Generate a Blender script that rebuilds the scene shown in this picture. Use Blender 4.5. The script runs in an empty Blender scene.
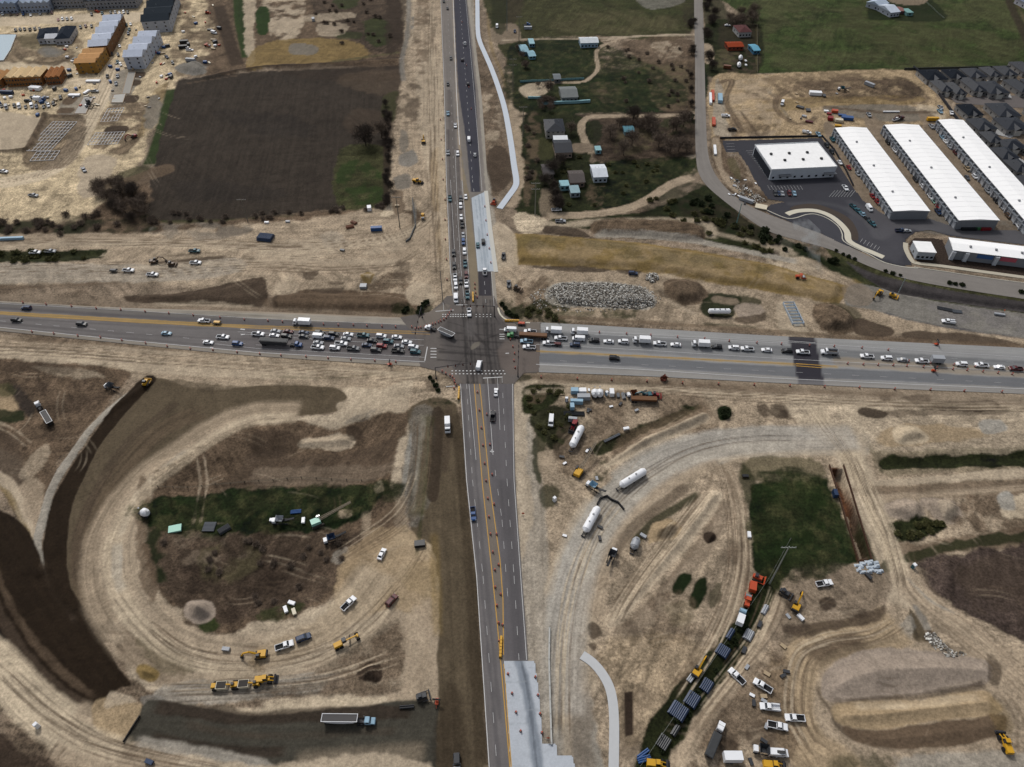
import bpy, bmesh, math, random
import numpy as np
from mathutils import Vector, Matrix
random.seed(7); np.random.seed(7)
R = math.radians
scene = bpy.context.scene
COL = scene.collection

# ------------------------------------------------------------------ camera
W_, H_ = 1024, 767
FPX = 711.0
PITCH = R(45.9)
ALT = 220.0
CP, SP = math.cos(PITCH), math.sin(PITCH)
def G(px, py, z=0.0):
    """point of the level plane z seen at that spot of the photograph"""
    u = px - W_ / 2; v = py - H_ / 2
    t = (ALT - z) / (v * CP + FPX * SP)
    return (u * t, (FPX * CP - v * SP) * t)
def ppm(py):                      # pixels per metre at a row
    return (( py - H_/2) * CP + FPX * SP) / ALT
def proj(x, y, z=0.0):
    d = ALT - z
    zc = y * CP + d * SP
    return W_/2 + FPX * x / zc, H_/2 + FPX * (d * CP - y * SP) / zc

cam = bpy.data.cameras.new('camera'); camo = bpy.data.objects.new('camera', cam)
COL.objects.link(camo); scene.camera = camo
camo.location = (0, 0, ALT); camo.rotation_euler = (math.pi/2 - PITCH, 0, 0)
cam.sensor_fit = 'HORIZONTAL'; cam.sensor_width = 36; cam.lens = 36 * FPX / W_
cam.clip_start = 1; cam.clip_end = 40000

# ------------------------------------------------------------------ colour / noise helpers
def lin1(c):
    c = c / 255.0
    return c / 12.92 if c <= 0.04045 else ((c + 0.055) / 1.055) ** 2.4
KA = 1.0 / 1.34
def alb(c):
    if isinstance(c, str): c = PAL[c]
    return tuple(min(0.86, lin1(v) * KA) for v in c[:3])
PAL = dict(
 tan=(170,153,131), ltan=(188,172,149), ptan=(206,189,163), beige=(136,121,104), sand=(170,149,119), hsand=(202,183,151),
 brown=(104,88,72), mbrown=(79,67,56), dbrown=(57,47,39), field=(60,53,46), choc=(42,33,24), ochre=(134,113,72),
 olive=(66,66,42), dolive=(42,46,26), green=(50,60,30), dgreen=(28,38,19), bgreen=(42,60,26), moss=(92,86,62),
 gravel=(164,157,145), dgravel=(120,114,105), bgravel=(166,163,155), concrete=(196,200,206), grey=(128,124,117),
 asphalt=(119,115,114), dasph=(64,65,74), black=(28,28,30), pink=(160,146,132), prep=(94,83,67), dprep=(72,69,61), rust=(92,62,44), sefield=(74,63,57),
)
_T = np.random.RandomState(3).rand(512, 512).astype(np.float32)
def vn(x, y):
    xi = np.floor(x); yi = np.floor(y)
    fx = (x - xi).astype(np.float32); fy = (y - yi).astype(np.float32)
    xi = xi.astype(np.int64); yi = yi.astype(np.int64)
    fx = fx*fx*(3-2*fx); fy = fy*fy*(3-2*fy)
    x0 = xi & 511; x1 = (xi+1) & 511; y0 = yi & 511; y1 = (yi+1) & 511
    return (_T[y0, x0]*(1-fx) + _T[y0, x1]*fx)*(1-fy) + (_T[y1, x0]*(1-fx) + _T[y1, x1]*fx)*fy
def fbm(x, y, o=4, s=0.0):
    r = 0; a = 1; t = 0
    for i in range(o):
        r = r + a * vn(x + 17.3*i + s, y + 31.7*i + s*1.7); t += a
        a *= 0.55; c, d = 0.8, 0.6
        x, y = (x*c - y*d)*2.03, (x*d + y*c)*2.03
    return r / t * 2 - 1            # about -1..1
def sstep(a, b, x):
    t = np.clip((x - a) / (b - a), 0, 1); return t*t*(3-2*t)
def catmull(p, closed, n=5):
    p = [np.array(q, float) for q in p]; m = len(p); out = []
    rng = range(m) if closed else range(m-1)
    for i in rng:
        if closed: a, b, c, d = p[(i-1) % m], p[i], p[(i+1) % m], p[(i+2) % m]
        else: a, b, c, d = p[max(i-1, 0)], p[i], p[i+1], p[min(i+2, m-1)]
        for k in range(n):
            t = k / n
            out.append(0.5*((2*b) + (c-a)*t + (2*a-5*b+4*c-d)*t*t + (3*b-a-3*c+d)*t**3))
    if not closed: out.append(p[-1])
    return [tuple(q) for q in out]
def pts(s):
    if isinstance(s, str):
        v = [float(a) for a in s.replace(',', ' ').split()]
        return list(zip(v[0::2], v[1::2]))
    return list(s)

# ------------------------------------------------------------------ materials
MATS = {}
def nodes_of(m):
    m.use_nodes = True
    return m.node_tree, m.node_tree.nodes['Principled BSDF']
def mat(name, c, rough=0.6, metal=0.0, var=0.12, scale=1.2, spec=0.25, emis=0):
    """plain procedural paint / metal / stone with a slight uneven tone"""
    if name in MATS: return MATS[name]
    m = bpy.data.materials.new(name); nt, b = nodes_of(m)
    a = alb(c)
    tc = nt.nodes.new('ShaderNodeTexCoord'); nz = nt.nodes.new('ShaderNodeTexNoise')
    nz.inputs['Scale'].default_value = scale; nz.inputs['Detail'].default_value = 4
    nt.links.new(tc.outputs['Object'], nz.inputs['Vector'])
    mx = nt.nodes.new('ShaderNodeMix'); mx.data_type = 'RGBA'
    lo = tuple(v*(1-var) for v in a) + (1,); hi = tuple(min(.88, v*(1+var)) for v in a) + (1,)
    mx.inputs['A'].default_value = lo; mx.inputs['B'].default_value = hi
    nt.links.new(nz.outputs['Fac'], mx.inputs['Factor'])
    nt.links.new(mx.outputs['Result'], b.inputs['Base Color'])
    b.inputs['Roughness'].default_value = rough; b.inputs['Metallic'].default_value = metal
    b.inputs['Specular IOR Level'].default_value = spec
    MATS[name] = m; return m
def vmat(name, rough=0.95, s1=0.9, amp1=0.30, s2=4.0, bump=0.5, bdist=0.25):
    """earth / road material: colour laid on the mesh, finer procedural grain and bump on top"""
    m = bpy.data.materials.new(name); nt, b = nodes_of(m); N = nt.nodes; L = nt.links
    at = N.new('ShaderNodeAttribute'); at.attribute_name = 'tone'
    tc = N.new('ShaderNodeTexCoord')
    n1 = N.new('ShaderNodeTexNoise'); n1.inputs['Scale'].default_value = s1; n1.inputs['Detail'].default_value = 5; n1.inputs['Roughness'].default_value = .78
    L.new(tc.outputs['Object'], n1.inputs['Vector'])
    mr = N.new('ShaderNodeMapRange'); mr.inputs['From Min'].default_value = .25; mr.inputs['From Max'].default_value = .75
    mr.inputs['To Min'].default_value = 1 - amp1; mr.inputs['To Max'].default_value = 1 + amp1
    L.new(n1.outputs['Fac'], mr.inputs['Value'])
    vm = N.new('ShaderNodeVectorMath'); vm.operation = 'SCALE'
    mu = N.new('ShaderNodeMath'); mu.operation = 'SUBTRACT'; mu.inputs[1].default_value = 1.0; L.new(mr.outputs['Result'], mu.inputs[0])
    ma = N.new('ShaderNodeMath'); ma.operation = 'MULTIPLY_ADD'; ma.inputs[2].default_value = 1.0; L.new(mu.outputs[0], ma.inputs[0]); L.new(at.outputs['Alpha'], ma.inputs[1])
    L.new(at.outputs['Color'], vm.inputs[0]); L.new(ma.outputs[0], vm.inputs['Scale'])
    L.new(vm.outputs['Vector'], b.inputs['Base Color'])
    n2 = N.new('ShaderNodeTexNoise'); n2.inputs['Scale'].default_value = s2*.2; n2.inputs['Detail'].default_value = 6; n2.inputs['Roughness'].default_value = .7
    L.new(tc.outputs['Object'], n2.inputs['Vector'])
    bp = N.new('ShaderNodeBump'); bp.inputs['Strength'].default_value = bump; bp.inputs['Distance'].default_value = bdist
    L.new(n2.outputs['Fac'], bp.inputs['Height']); L.new(bp.outputs['Normal'], b.inputs['Normal'])
    b.inputs['Roughness'].default_value = rough; b.inputs['Specular IOR Level'].default_value = 0.08
    MATS[name] = m; return m

# ------------------------------------------------------------------ object helpers
def tag(o, label=None, cat=None, group=None, kind=None):
    if label: o['label'] = label
    if cat: o['category'] = cat
    if group: o['group'] = group
    if kind: o['kind'] = kind
    return o
def link(o, parent=None):
    COL.objects.link(o)
    if parent is not None: o.parent = parent
    return o
def empty(name, loc, rz=0.0):
    o = bpy.data.objects.new(name, None); link(o); o.location = loc; o.rotation_euler = (0, 0, rz)
    o.empty_display_size = 1; return o
class MB:
    """collects simple shapes into one mesh"""
    def __init__(s): s.v = []; s.f = []
    def add(s, vs, fs):
        k = len(s.v); s.v += [tuple(map(float, q)) for q in vs]; s.f += [tuple(i + k for i in f) for f in fs]; return s
    def box(s, x0, x1, y0, y1, z0, z1, tx=0.0, ty=0.0):
        vs = [(x0,y0,z0),(x1,y0,z0),(x1,y1,z0),(x0,y1,z0),(x0+tx,y0+ty,z1),(x1-tx,y0+ty,z1),(x1-tx,y1-ty,z1),(x0+tx,y1-ty,z1)]
        return s.add(vs, [(3,2,1,0),(4,5,6,7),(0,1,5,4),(1,2,6,5),(2,3,7,6),(3,0,4,7)])
    def prof(s, p, hw, tap=0.0, zt=0.8):
        """side outline p (x,z) extruded across, narrowing above zt"""
        n = len(p); L_ = []; R_ = []
        for x, z in p:
            w = hw - max(0, z - zt) * tap
            L_.append((x, w, z)); R_.append((x, -w, z))
        vs = L_ + R_
        fs = [tuple(range(n))[::-1], tuple(range(n, 2*n))]
        for i in range(n):
            j = (i+1) % n; fs.append((i, j, n+j, n+i))
        return s.add(vs, fs)
    def cyl(s, a, b, r, r2=None, n=10, cap=True):
        a = Vector(a); b = Vector(b); r2 = r if r2 is None else r2
        d = (b-a).normalized(); q = d.to_track_quat('Z', 'Y')
        vs = []; fs = []
        for k in range(n):
            t = 2*math.pi*k/n; o = q @ Vector((math.cos(t), math.sin(t), 0))
            vs.append(a + o*r); vs.append(b + o*r2)
        for k in range(n):
            j = (k+1) % n; fs.append((2*k, 2*j, 2*j+1, 2*k+1))
        if cap: fs += [tuple(range(0, 2*n, 2))[::-1], tuple(range(1, 2*n, 2))]
        return s.add(vs, fs)
    def bar(s, a, b, w, h=None):
        a = Vector(a); b = Vector(b); h = w if h is None else h
        q = (b-a).normalized().to_track_quat('X', 'Z'); vs = []
        for p in (a, b):
            for dy, dz in ((-w/2,-h/2),(w/2,-h/2),(w/2,h/2),(-w/2,h/2)):
                vs.append(p + q @ Vector((0, dy, dz)))
        return s.add(vs, [(3,2,1,0),(4,5,6,7),(0,1,5,4),(1,2,6,5),(2,3,7,6),(3,0,4,7)])
    def dome(s, c, r, h, n=10, m=4):
        vs = []; fs = []
        for i in range(m):
            a = math.pi/2*i/m
            for k in range(n):
                t = 2*math.pi*k/n; vs.append((c[0]+r*math.cos(a)*math.cos(t), c[1]+r*math.cos(a)*math.sin(t), c[2]+h*math.sin(a)))
        vs.append((c[0], c[1], c[2]+h))
        for i in range(m-1):
            for k in range(n):
                j = (k+1) % n; fs.append((i*n+k, i*n+j, (i+1)*n+j, (i+1)*n+k))
        for k in range(n): fs.append(((m-1)*n+k, (m-1)*n+(k+1) % n, m*n))
        return s.add(vs, fs)
    def mesh(s, name, material, smooth=False):
        me = bpy.data.meshes.new(name); me.from_pydata(s.v, [], s.f); me.validate(); me.materials.append(material)
        if smooth:
            me.polygons.foreach_set('use_smooth', [True]*len(me.polygons))
        me.update(); return me
    def build(s, name, material, parent=None, smooth=False):
        return link(bpy.data.objects.new(name, s.mesh(name, material, smooth)), parent)
# ------------------------------------------------------------------ the ground: one sheet out to the horizon
us = np.arange(-150, 1176, 1.15)
vs_ = np.concatenate([np.arange(-338, -60, 6.0), np.arange(-60, -8, 2.5), np.arange(-8, 790, 1.15), np.arange(790, 905, 3.0)])
UU, VV = np.meshgrid(us, vs_)
_t = ALT / ((VV - H_/2)*CP + FPX*SP)
X = ((UU - W_/2)*_t); Y = ((FPX*CP - (VV - H_/2)*SP)*_t)
C = np.zeros(X.shape + (3,), np.float32); C[:] = alb('beige')
HT = np.zeros(X.shape, np.float32)        # shaped relief
RG = np.ones(X.shape, np.float32)         # how churned the surface is: 1 loose clods, 0 graded smooth
FL = np.ones(X.shape, np.float32)         # 0 where roads and pads need it level
CANVAS = [None]
def window(P, pad):
    if CANVAS[0]: return slice(None), slice(None)
    xs = [p[0] for p in P]; ys = [p[1] for p in P]
    k = pad * max(ppm(max(ys)+20), 0.2) * 1.3 + 3
    c0 = np.searchsorted(us, min(xs)-k); c1 = np.searchsorted(us, max(xs)+k)
    r0 = np.searchsorted(vs_, min(ys)-k); r1 = np.searchsorted(vs_, max(ys)+k)
    return slice(max(r0,0), max(r1,0)), slice(max(c0,0), max(c1,0))
def sdf(poly, x, y):
    """signed distance, positive inside"""
    d = np.full(x.shape, 1e12); ins = np.zeros(x.shape, bool); n = len(poly)
    for i in range(n):
        ax, ay = poly[i]; bx, by = poly[(i+1) % n]
        ex, ey = bx-ax, by-ay; wx = x-ax; wy = y-ay
        q = ex*ex+ey*ey
        if q < 1e-9: continue
        t = np.clip((wx*ex+wy*ey)/q, 0, 1)
        d = np.minimum(d, (wx-ex*t)**2 + (wy-ey*t)**2)
        c = (ay > y) != (by > y)
        if ey != 0: ins ^= c & (x < ex*(y-ay)/ey + ax)
    d = np.sqrt(d); return np.where(ins, d, -d)
def line_d(P, x, y):
    """distance from a polyline, signed side and length along it"""
    d = np.full(x.shape, 1e12); al = np.zeros(x.shape); sd = np.zeros(x.shape); s0 = 0
    for i in range(len(P)-1):
        ax, ay = P[i]; bx, by = P[i+1]; ex, ey = bx-ax, by-ay; q = ex*ex+ey*ey
        if q < 1e-9: continue
        wx = x-ax; wy = y-ay; t = np.clip((wx*ex+wy*ey)/q, 0, 1)
        dd = (wx-ex*t)**2 + (wy-ey*t)**2; m = dd < d; ln = math.sqrt(q)
        d = np.where(m, dd, d); al = np.where(m, s0+t*ln, al)
        sd = np.where(m, (wx*ey-wy*ex)/ln, sd); s0 += ln
    d = np.sqrt(d); return d, np.where(sd < 0, -d, d), al
_sid = [0]
def lay(W, col, a, x, y, n, ns, ang, st, al=None, cr=None):
    _sid[0] += 1; s = _sid[0]*3.7
    c = np.array(alb(col), np.float32)
    k = 1 + n * fbm(x/ns, y/ns, 4, s)
    if al is not None: k = k + .6*st * fbm(al/30.0, cr/0.9, 3, s+5) - st*.8*np.clip(1-np.abs(fbm(al/90.0, cr/2.6, 2, s+7))*7, 0, 1) + st*.5*np.clip(1-np.abs(fbm(al/80.0, cr/3.1, 2, s+9))*7, 0, 1)
    elif ang is not None:
        ca, sa = math.cos(ang), math.sin(ang)
        k = k + .75*st * fbm((x*ca+y*sa)/22.0, (-x*sa+y*ca)/1.1, 3, s+5)
    k = np.clip(k, .35, 1.9)
    if not CANVAS[0]:
        rg = min(1., max(.22, (n-.10)*5)) if al is None else .25
        RG[W] = RG[W]*(1-a) + rg*a
    C[W] = C[W]*(1-a[..., None]) + (c*k[..., None])*a[..., None]
def ang_of(d):
    a, b = [G(*q) for q in pts(d)]; return math.atan2(b[1]-a[1], b[0]-a[0])
def P(col, p, soft=1.5, warp=2.5, a=1.0, n=.16, ns=7, dir=None, st=.22, sm=True, wsc=9.0, patch=0):
    """lay an irregular patch of soil / grass"""
    q = pts(p); 
    if sm: q = catmull(q, True, 4)
    W = window(q, soft+warp); x = X[W]; y = Y[W]
    if x.size == 0: return
    d = sdf([G(*k) for k in q], x, y)
    _sid[0] += 1
    d = d + warp*fbm(x/wsc, y/wsc, 4, _sid[0]*1.3) + min(warp, 2.4)*.6*fbm(x/3.0, y/2.6, 4, _sid[0]*2.3)
    soft = max(soft*.55, .3); m = sstep(-soft, soft, d)*a
    if patch: m = m * sstep(-.25, .25, fbm(x/patch, y/patch, 4, _sid[0]*2.1) + .1)
    lay(W, col, m.astype(np.float32), x, y, n, ns, ang_of(dir) if dir else None, st)
def T(col, p, w, soft=.6, a=1.0, n=.12, st=.2, warp=.6, sm=True, twin=0):
    """a track, bank or strip along a line; w in metres"""
    q = pts(p); soft *= .7
    if sm: q = catmull(q, False, 5)
    W = window(q, w+soft+warp+twin); x = X[W]; y = Y[W]
    if x.size == 0: return
    d, sd, al = line_d([G(*k) for k in q], x, y)
    _sid[0] += 1
    wob = warp*fbm(x/7, y/7, 3, _sid[0]*1.9) + min(warp, 2)*.5*fbm(x/2.1, y/2.1, 3, _sid[0]*2.9); tl = al.max() if al.size else 0
    if not CANVAS[0]: a = a * sstep(0, 3.5, al) * sstep(0, 3.5, tl-al)
    if not CANVAS[0] and w < 3: a = a * (.55+.45*sstep(-.4, .3, fbm(x/8, y/8, 3, _sid[0]*3.1)))
    e = (w/2 - d) if not twin else (w/2 - np.abs(np.abs(sd) - twin/2))
    m = sstep(-soft, soft, e + wob)*a
    lay(W, col, m.astype(np.float32), x, y, n, 5, None, st, al, sd)
def MOUND(p, h, slope, sm=True, rough=.25):
    """a real heap (or a cut when h < 0)"""
    q = pts(p)
    if sm: q = catmull(q, True, 4)
    W = window(q, 1); x = X[W]; y = Y[W]; d = sdf([G(*k) for k in q], x, y)
    d = d + .5*fbm(x/6, y/6, 3, 9)
    HT[W] += h*sstep(0, slope, d)*(1+rough*fbm(x/9, y/9, 4, h))
def BANK(p, w, h, sm=True):
    q = pts(p)
    if sm: q = catmull(q, False, 5)
    W = window(q, w); x = X[W]; y = Y[W]; d, _, _ = line_d([G(*k) for k in q], x, y)
    HT[W] += h*sstep(w/2, 0, d)*(1+.3*fbm(x/5, y/5, 3, h))
def FLAT(p, pad=2.0, sm=False):
    q = pts(p)
    if sm: q = catmull(q, True, 4)
    W = window(q, pad+6); d = sdf([G(*k) for k in q], X[W], Y[W])
    FL[W] = np.minimum(FL[W], sstep(pad+5, pad, -np.minimum(d, 0)) * -1 + 1)
# ================================================================== soils, fields and haul roads
# broad unevenness everywhere first
k0 = fbm(X/60, Y/60, 4, 1); k1 = fbm(X/14, Y/14, 5, 2)
C *= (1 + .16*k0 + .22*k1)[..., None]
m = sstep(.05, .45, fbm(X/34, Y/34, 5, 77))*.55
C[:] = C*(1-m[..., None]) + np.array(alb('brown'))*m[..., None]
m = sstep(.1, .5, fbm(X/22, Y/40, 5, 177))*.5
C[:] = C*(1-m[..., None]) + np.array(alb('tan'))*m[..., None]

# ---- north-west: housing site
P('hsand', '-140 -50 150 -60 205 -40 222 20 205 62 182 78 165 98 150 135 138 165 100 205 60 230 -140 240', 3, 5, st=.25, dir='100 60 60 165', n=.3)
P('brown', '150 -10 200 -20 225 20 222 60 205 66 180 78 170 60 176 40 160 20', 4, 6, .75, n=.35, patch=9)
P('ptan', '-140 16 -60 17 75 14 150 12 140 22 75 22 -60 30 -140 30', 1.5, 2, n=.1)
P('brown', '-140 32 20 34 45 28 80 38 82 50 72 64 50 66 20 62 0 66 -140 68', 2, 3, .8, n=.3, patch=14)
P('moss', '18 36 40 34 60 42 40 50 22 46', 2, 3, .6)
P('mbrown', '18 58 40 62 60 60 72 55 70 62 50 66 30 65', 1.5, 2, .7)
P('dgravel', '40 48 50 46 64 51 58 56 46 57 38 53', 1.0, 1, .9)
P('grey', '42 49 50 48 60 52 48 55', .8, 1)
P('ptan', '-140 68 0 62 50 66 66 62 70 70 40 76 -140 82', 1.5, 2, .8)
T('ptan', '116 62 112 78 102 95 92 112 82 132 70 152 50 170 20 180 -60 190', 14, 1.5, .95, st=.35)
T('ptan', '-60 86 20 84 60 82 110 80', 13, 2, .8, st=.3)
P('ltan', '-60 112 40 118 26 148 -60 152', 1, 1.2, n=.1)
T('mbrown', '46 113 36 135 24 150 -20 152', 4, 1.2, .85)
T('mbrown', '44 116 86 117', 4, 1, .8)
P('brown', '46 118 84 118 72 164 22 164', 1.5, 2, .75, n=.3)
P('ltan', '84 158 116 158 106 182 96 196 78 194', 1.2, 1.5)
P('grey', '66 98 94 98 80 114 58 114', 1, .5, .75)
P('brown', '66 97 78 97 72 104 62 104', .6, .5); P('brown', '60 108 74 108 71 113 57 113', .6, .5)
P('grey', '118 72 144 70 136 86 126 104 110 104', 1, 1, .75)
P('mbrown', '136 72 145 72 143 77 134 77', .6, .6); P('mbrown', '130 80 141 80 139 85 128 85', .6, .6); P('mbrown', '124 96 138 95 136 102 122 102', .6, .6)
P('brown', '108 106 150 100 162 86 172 80 150 120 138 142 116 160 92 150 100 120', 2, 3, .85, n=.35, patch=8)
P('ochre', '150 96 168 82 158 112 145 135 138 132', 1.5, 2, .45)
P('dgravel', '148 100 158 96 162 112 152 128 144 124', 1.5, 2, .85)
P('mbrown', '108 127 128 126 126 133 106 133', .8, 1)
P('grey', '176 66 196 60 207 64 205 73 190 75 178 71', 1, 1, .95)
P('mbrown', '195 58 210 56 214 64 204 66', 1, 1, .8)
P('brown', '190 36 222 30 226 58 200 58', 3, 4, .5, patch=6)
T('ltan', '215 75 262 64 250 70 180 82', 2.5, 1, .7)
P('olive', '120 172 150 165 138 182 112 184', 1.5, 2, .8)
T('bgreen', '172 88 165 118 156 148 148 166', 8, 1.6, .95, st=.1)
P('brown', '96 180 120 178 150 170 170 166 172 172 150 186 112 200', 2, 3, .8)

# ---- north: rough ground between the housing site and the road
P('brown', '215 -60 400 -60 405 30 400 66 330 66 250 70 205 80 215 40', 3, 5, n=.4)
P('ltan', '268 -20 300 -20 304 20 292 40 270 36 262 10', 2, 3, .9, patch=10)
T('dbrown', '219 5 228 38 238 66', 10, 2, .8)
T('bgreen', '238 -10 240 20 248 58', 9, 1.6, .95)
P('bgreen', '256 10 268 8 268 32 258 34', 1.5, 2)
P('ltan', '244 -40 258 -40 254 30 256 58 246 58', 1.6, 2, .8)
P('mbrown', '304 -40 340 -40 398 0 400 50 372 50 352 38 320 30', 3, 4, .9, n=.4)
P('green', '330 -20 356 -20 356 6 336 6', 2, 3, .8); P('green', '364 22 386 20 390 42 372 46', 2, 4, .8); P('green','336 32 362 32 360 38 338 38',1.5,2,.7)
P('ltan', '302 16 350 12 352 18 310 22', 1, 2, .6); P('ltan', '318 24 346 24 344 34 320 36', 1, 2, .6)
P('ochre', '258 46 300 38 345 40 366 48 366 58 330 64 290 64 248 70', 1.5, 3, .8, dir='258 50 366 52', st=.3)
P('dgravel', '292 44 316 46 314 54 290 54', 1, 2, .9)
T('dbrown', '205 78 258 68 320 64 402 58', 5, 1.5, .85)
T('moss', '330 62 402 52', 3.5, 1, .8)

# ---- the ploughed field and its edges
P('field', '178 80 252 72 403 66 399 98 390 128 388 150 387 204 330 210 240 219 147 223 150 180 165 125', 1.0, 1.2, n=.16, dir='322 75 300 215', st=.38, sm=False)
P('dbrown', '290 66 402 64 400 80 300 78', 3, 3, .5); P('mbrown', '350 110 385 112 384 132 350 132', 3, 5, .6)
P('brown', '338 76 402 70 398 95 360 92', 4, 5, .35); P('black', '215 110 300 118 310 135 260 135', 5, 6, .25); P('black','180 180 280 190 270 200 190 200',5,5,.25)
T('brown', '182 84 240 75', 1.6, .5, .8)
P('olive', '340 150 386 150 387 204 338 205', 1.5, 2, n=.3); P('bgreen', '340 168 360 160 384 178 386 200 340 204', 1.5, 3, .75, patch=8)
P('olive', '385 96 400 92 396 118 384 122', 1.5, 2.5, .8); T('dbrown', '389 110 387 150 388 204', 5, 1.5, .9)
T('olive', '150 222 240 220 330 213 388 207', 3, 1, .8)
P('brown', '150 168 172 164 172 172 150 180', 1.2, 1, .9)

# ---- corridor west of the north leg
P('tan', '402 -60 440 -60 441 100 446 200 448 300 410 300 392 240 390 205 394 130 404 60', 1.6, 2.5, n=.25, dir='432 0 438 200', st=.35)
P('dbrown', '392 -60 408 -60 406 20 398 48 386 44', 2, 3, .8)
T('grey', '409 -20 408 30 402 60 404 82', 4, 1.2, .8); T('ltan', '412 -20 413 30 408 46', 2.4, .8, .8); T('grey','413 16 412 30',2.2,.5,.9)
P('ltan', '418 60 440 60 446 190 430 190 420 120', 2, 4, .7, dir='432 60 438 190', st=.3)
P('mbrown', '400 90 420 84 418 118 398 124', 2, 4, .7, patch=7); P('brown', '416 0 428 0 426 70 416 70', 2, 4, .7, patch=10)
P('grey', '398 158 412 150 418 160 412 166 402 166', 1, 1.5, .9); P('dgravel', '394 178 408 174 410 186 396 190', 1, 1.5, .9); P('dgravel', '400 130 408 134 406 152 400 150', 1, 1.5, .8)
P('sand', '430 160 444 160 446 300 440 306 436 240', 1.5, 1, .8)
T('mbrown', '441 170 443 300', 1.6, .8, .6)

# ---- band between the housing site and the highway (west)
P('brown', '-140 226 60 226 110 196 150 182 152 222 240 220 390 208 392 232 -140 250', 2.5, 4, n=.35, patch=0)
P('mbrown', '60 216 100 214 152 216 150 232 80 236 -60 240', 2, 4, .8, patch=8)
P('dgreen', '-60 232 66 216 100 220 150 216 152 231 90 234 60 238 -60 240', 1.6, 3, .8, patch=9)
P('tan', '-140 240 60 236 150 232 240 224 330 216 392 206 412 230 440 260 444 308 330 300 256 292 110 282 -140 286', 3, 3, n=.25, dir='20 260 240 262', st=.3)
P('tan', '-140 236 120 234 116 244 -140 250', 1.5, 2, .8)
P('brown', '218 228 240 226 250 232 220 238', 1.5, 2, .8); P('dgravel', '150 228 176 224 244 224 250 234 200 240 160 238', 1.5, 2.5, .55, patch=7)
P('dolive', '-140 252 40 251 100 249 106 253 96 259 40 262 -140 266', 1.2, 1.6, n=.35); P('olive','-140 254 90 252 80 258 -140 264',1,3,.5,patch=5)
T('ltan', '98 257 108 252', 4, .6, .9)
P('gravel', '-140 268 60 263 150 265 235 258 240 272 190 280 100 282 -140 284', 2, 2, .55, dir='0 272 200 268', st=.35)
T('mbrown', '148 264 190 260 228 257', 3.2, 1, .85); T('mbrown','165 256 225 252',1.2,.7,.6)
T('brown', '-60 288 30 287 90 284 125 282', 2.4, 1, .7)
P('mbrown', '125 296 170 294 215 286 262 277 268 296 262 306 235 307 160 304 130 302', 1.2, 1.5, n=.2, dir='130 300 260 290', st=.2)
T('ltan', '150 305 205 304 256 308', 3.5, .8, .8)
T('dbrown', '140 302 230 304 262 306', 1, .5, .7)
P('brown', '276 300 290 292 330 290 398 293 432 300 428 308 400 318 340 317 290 315 277 310', 1.2, 1.2, n=.2, dir='280 305 400 308', st=.35)
P('brown', '276 296 400 296 394 314 280 313', 1.2, 1.5, .7, dir='280 305 400 308', st=.35)
T('dbrown', '279 294 275 304 279 311', 2.4, .8, .8); P('mbrown','255 290 262 286 264 306 256 306',1,1,.8)
P('brown', '366 282 386 274 404 274 406 286 396 294 372 292', 1.5, 2.5, .8, n=.3, patch=6); P('mbrown','392 268 408 262 410 280 398 284',1.5,3,.6,patch=5)
P('ochre', '362 276 368 272 374 276 370 283 363 282', .8, .8, .9); P('ltan','362 276 372 274 370 280',.8,.8,.5)
P('mbrown', '303 273 318 271 312 280 304 279', 1, 1.2, .8); P('mbrown', '312 290 340 288 344 286 340 293 320 293', 1, 1.2, .8); P('mbrown','328 282 344 282 342 285 330 285',.8,1,.7)
P('ltan', '290 272 300 290 286 296 276 290 280 278', 2, 3, .6, patch=8)
P('ltan', '292 240 392 236 410 250 330 256 290 262 256 256', 2, 4, .6, dir='256 250 400 246', st=.4, patch=14)
P('gravel', '320 236 336 232 346 242 330 248', 1.5, 3, .3)
T('tan', '256 262 330 266 380 262 420 240 440 210', 8, 2, .8, st=.4); T('brown', '256 268 330 272 390 266 430 244', .8, .5, .5, twin=2.4)
P('ptan', '388 206 396 200 392 214 380 216', .8, 1, .9); P('tan', '398 214 414 216 412 228 398 226', .8, 1, .7)
P('brown', '392 192 402 192 404 210 394 214', 1.2, 2, .8); T('grey', '413 200 415 226 410 238', 2.2, .5, .9); T('dbrown', '412 204 413 228 405 242', 1.4, .4, .8)
P('dolive', '392 308 408 304 420 312 430 300 434 306 424 318 396 317', 1.2, 2, .8, n=.4, patch=4)
P('ltan','408 282 430 286 436 300 420 306 408 300',2,3,.7)

# ---- south-west: outside the big curve
P('tan', '-140 328 80 342 256 354 420 368 436 376 432 400 360 398 256 390 150 384 80 362 -140 356', 1.6, 2, n=.22, dir='60 350 300 378', st=.4)
T('mbrown', '-60 344 60 350 130 362 180 372', 1.6, 1, .6); T('brown', '-60 334 120 346 260 360 400 372', 2.5, 1, .6)
T('ltan', '-60 352 80 362 200 372 320 376', 5, 1.2, .7); T('olive', '256 376 330 378 398 372 428 376', 1.5, .8, .45)
P('brown', '-140 358 80 364 130 372 112 400 84 430 62 462 40 500 24 470 0 450 -140 440', 2, 3, n=.35, dir='100 380 30 480', st=.3)
P('dbrown', '40 378 84 372 112 378 100 404 70 430 48 440 40 410', 3, 4, .55, n=.4, patch=9)
P('ltan', '30 366 90 370 104 378 60 376', 2, 2, .5); P('dbrown', '-60 360 40 362 86 372 40 372 -60 370', 1.5, 2, .5)
P('sand', '-60 386 6 390 16 408 2 416 -60 416', 1.5, 2, .8); P('dgreen', '-60 410 10 410 24 418 14 422 -60 424', 1.2, 2, .9); P('black', '4 386 20 386 34 404 30 418 18 408', 1.5, 2, .75); P('olive','-30 386 6 384 16 392 4 396',1.5,2,.7)
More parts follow.
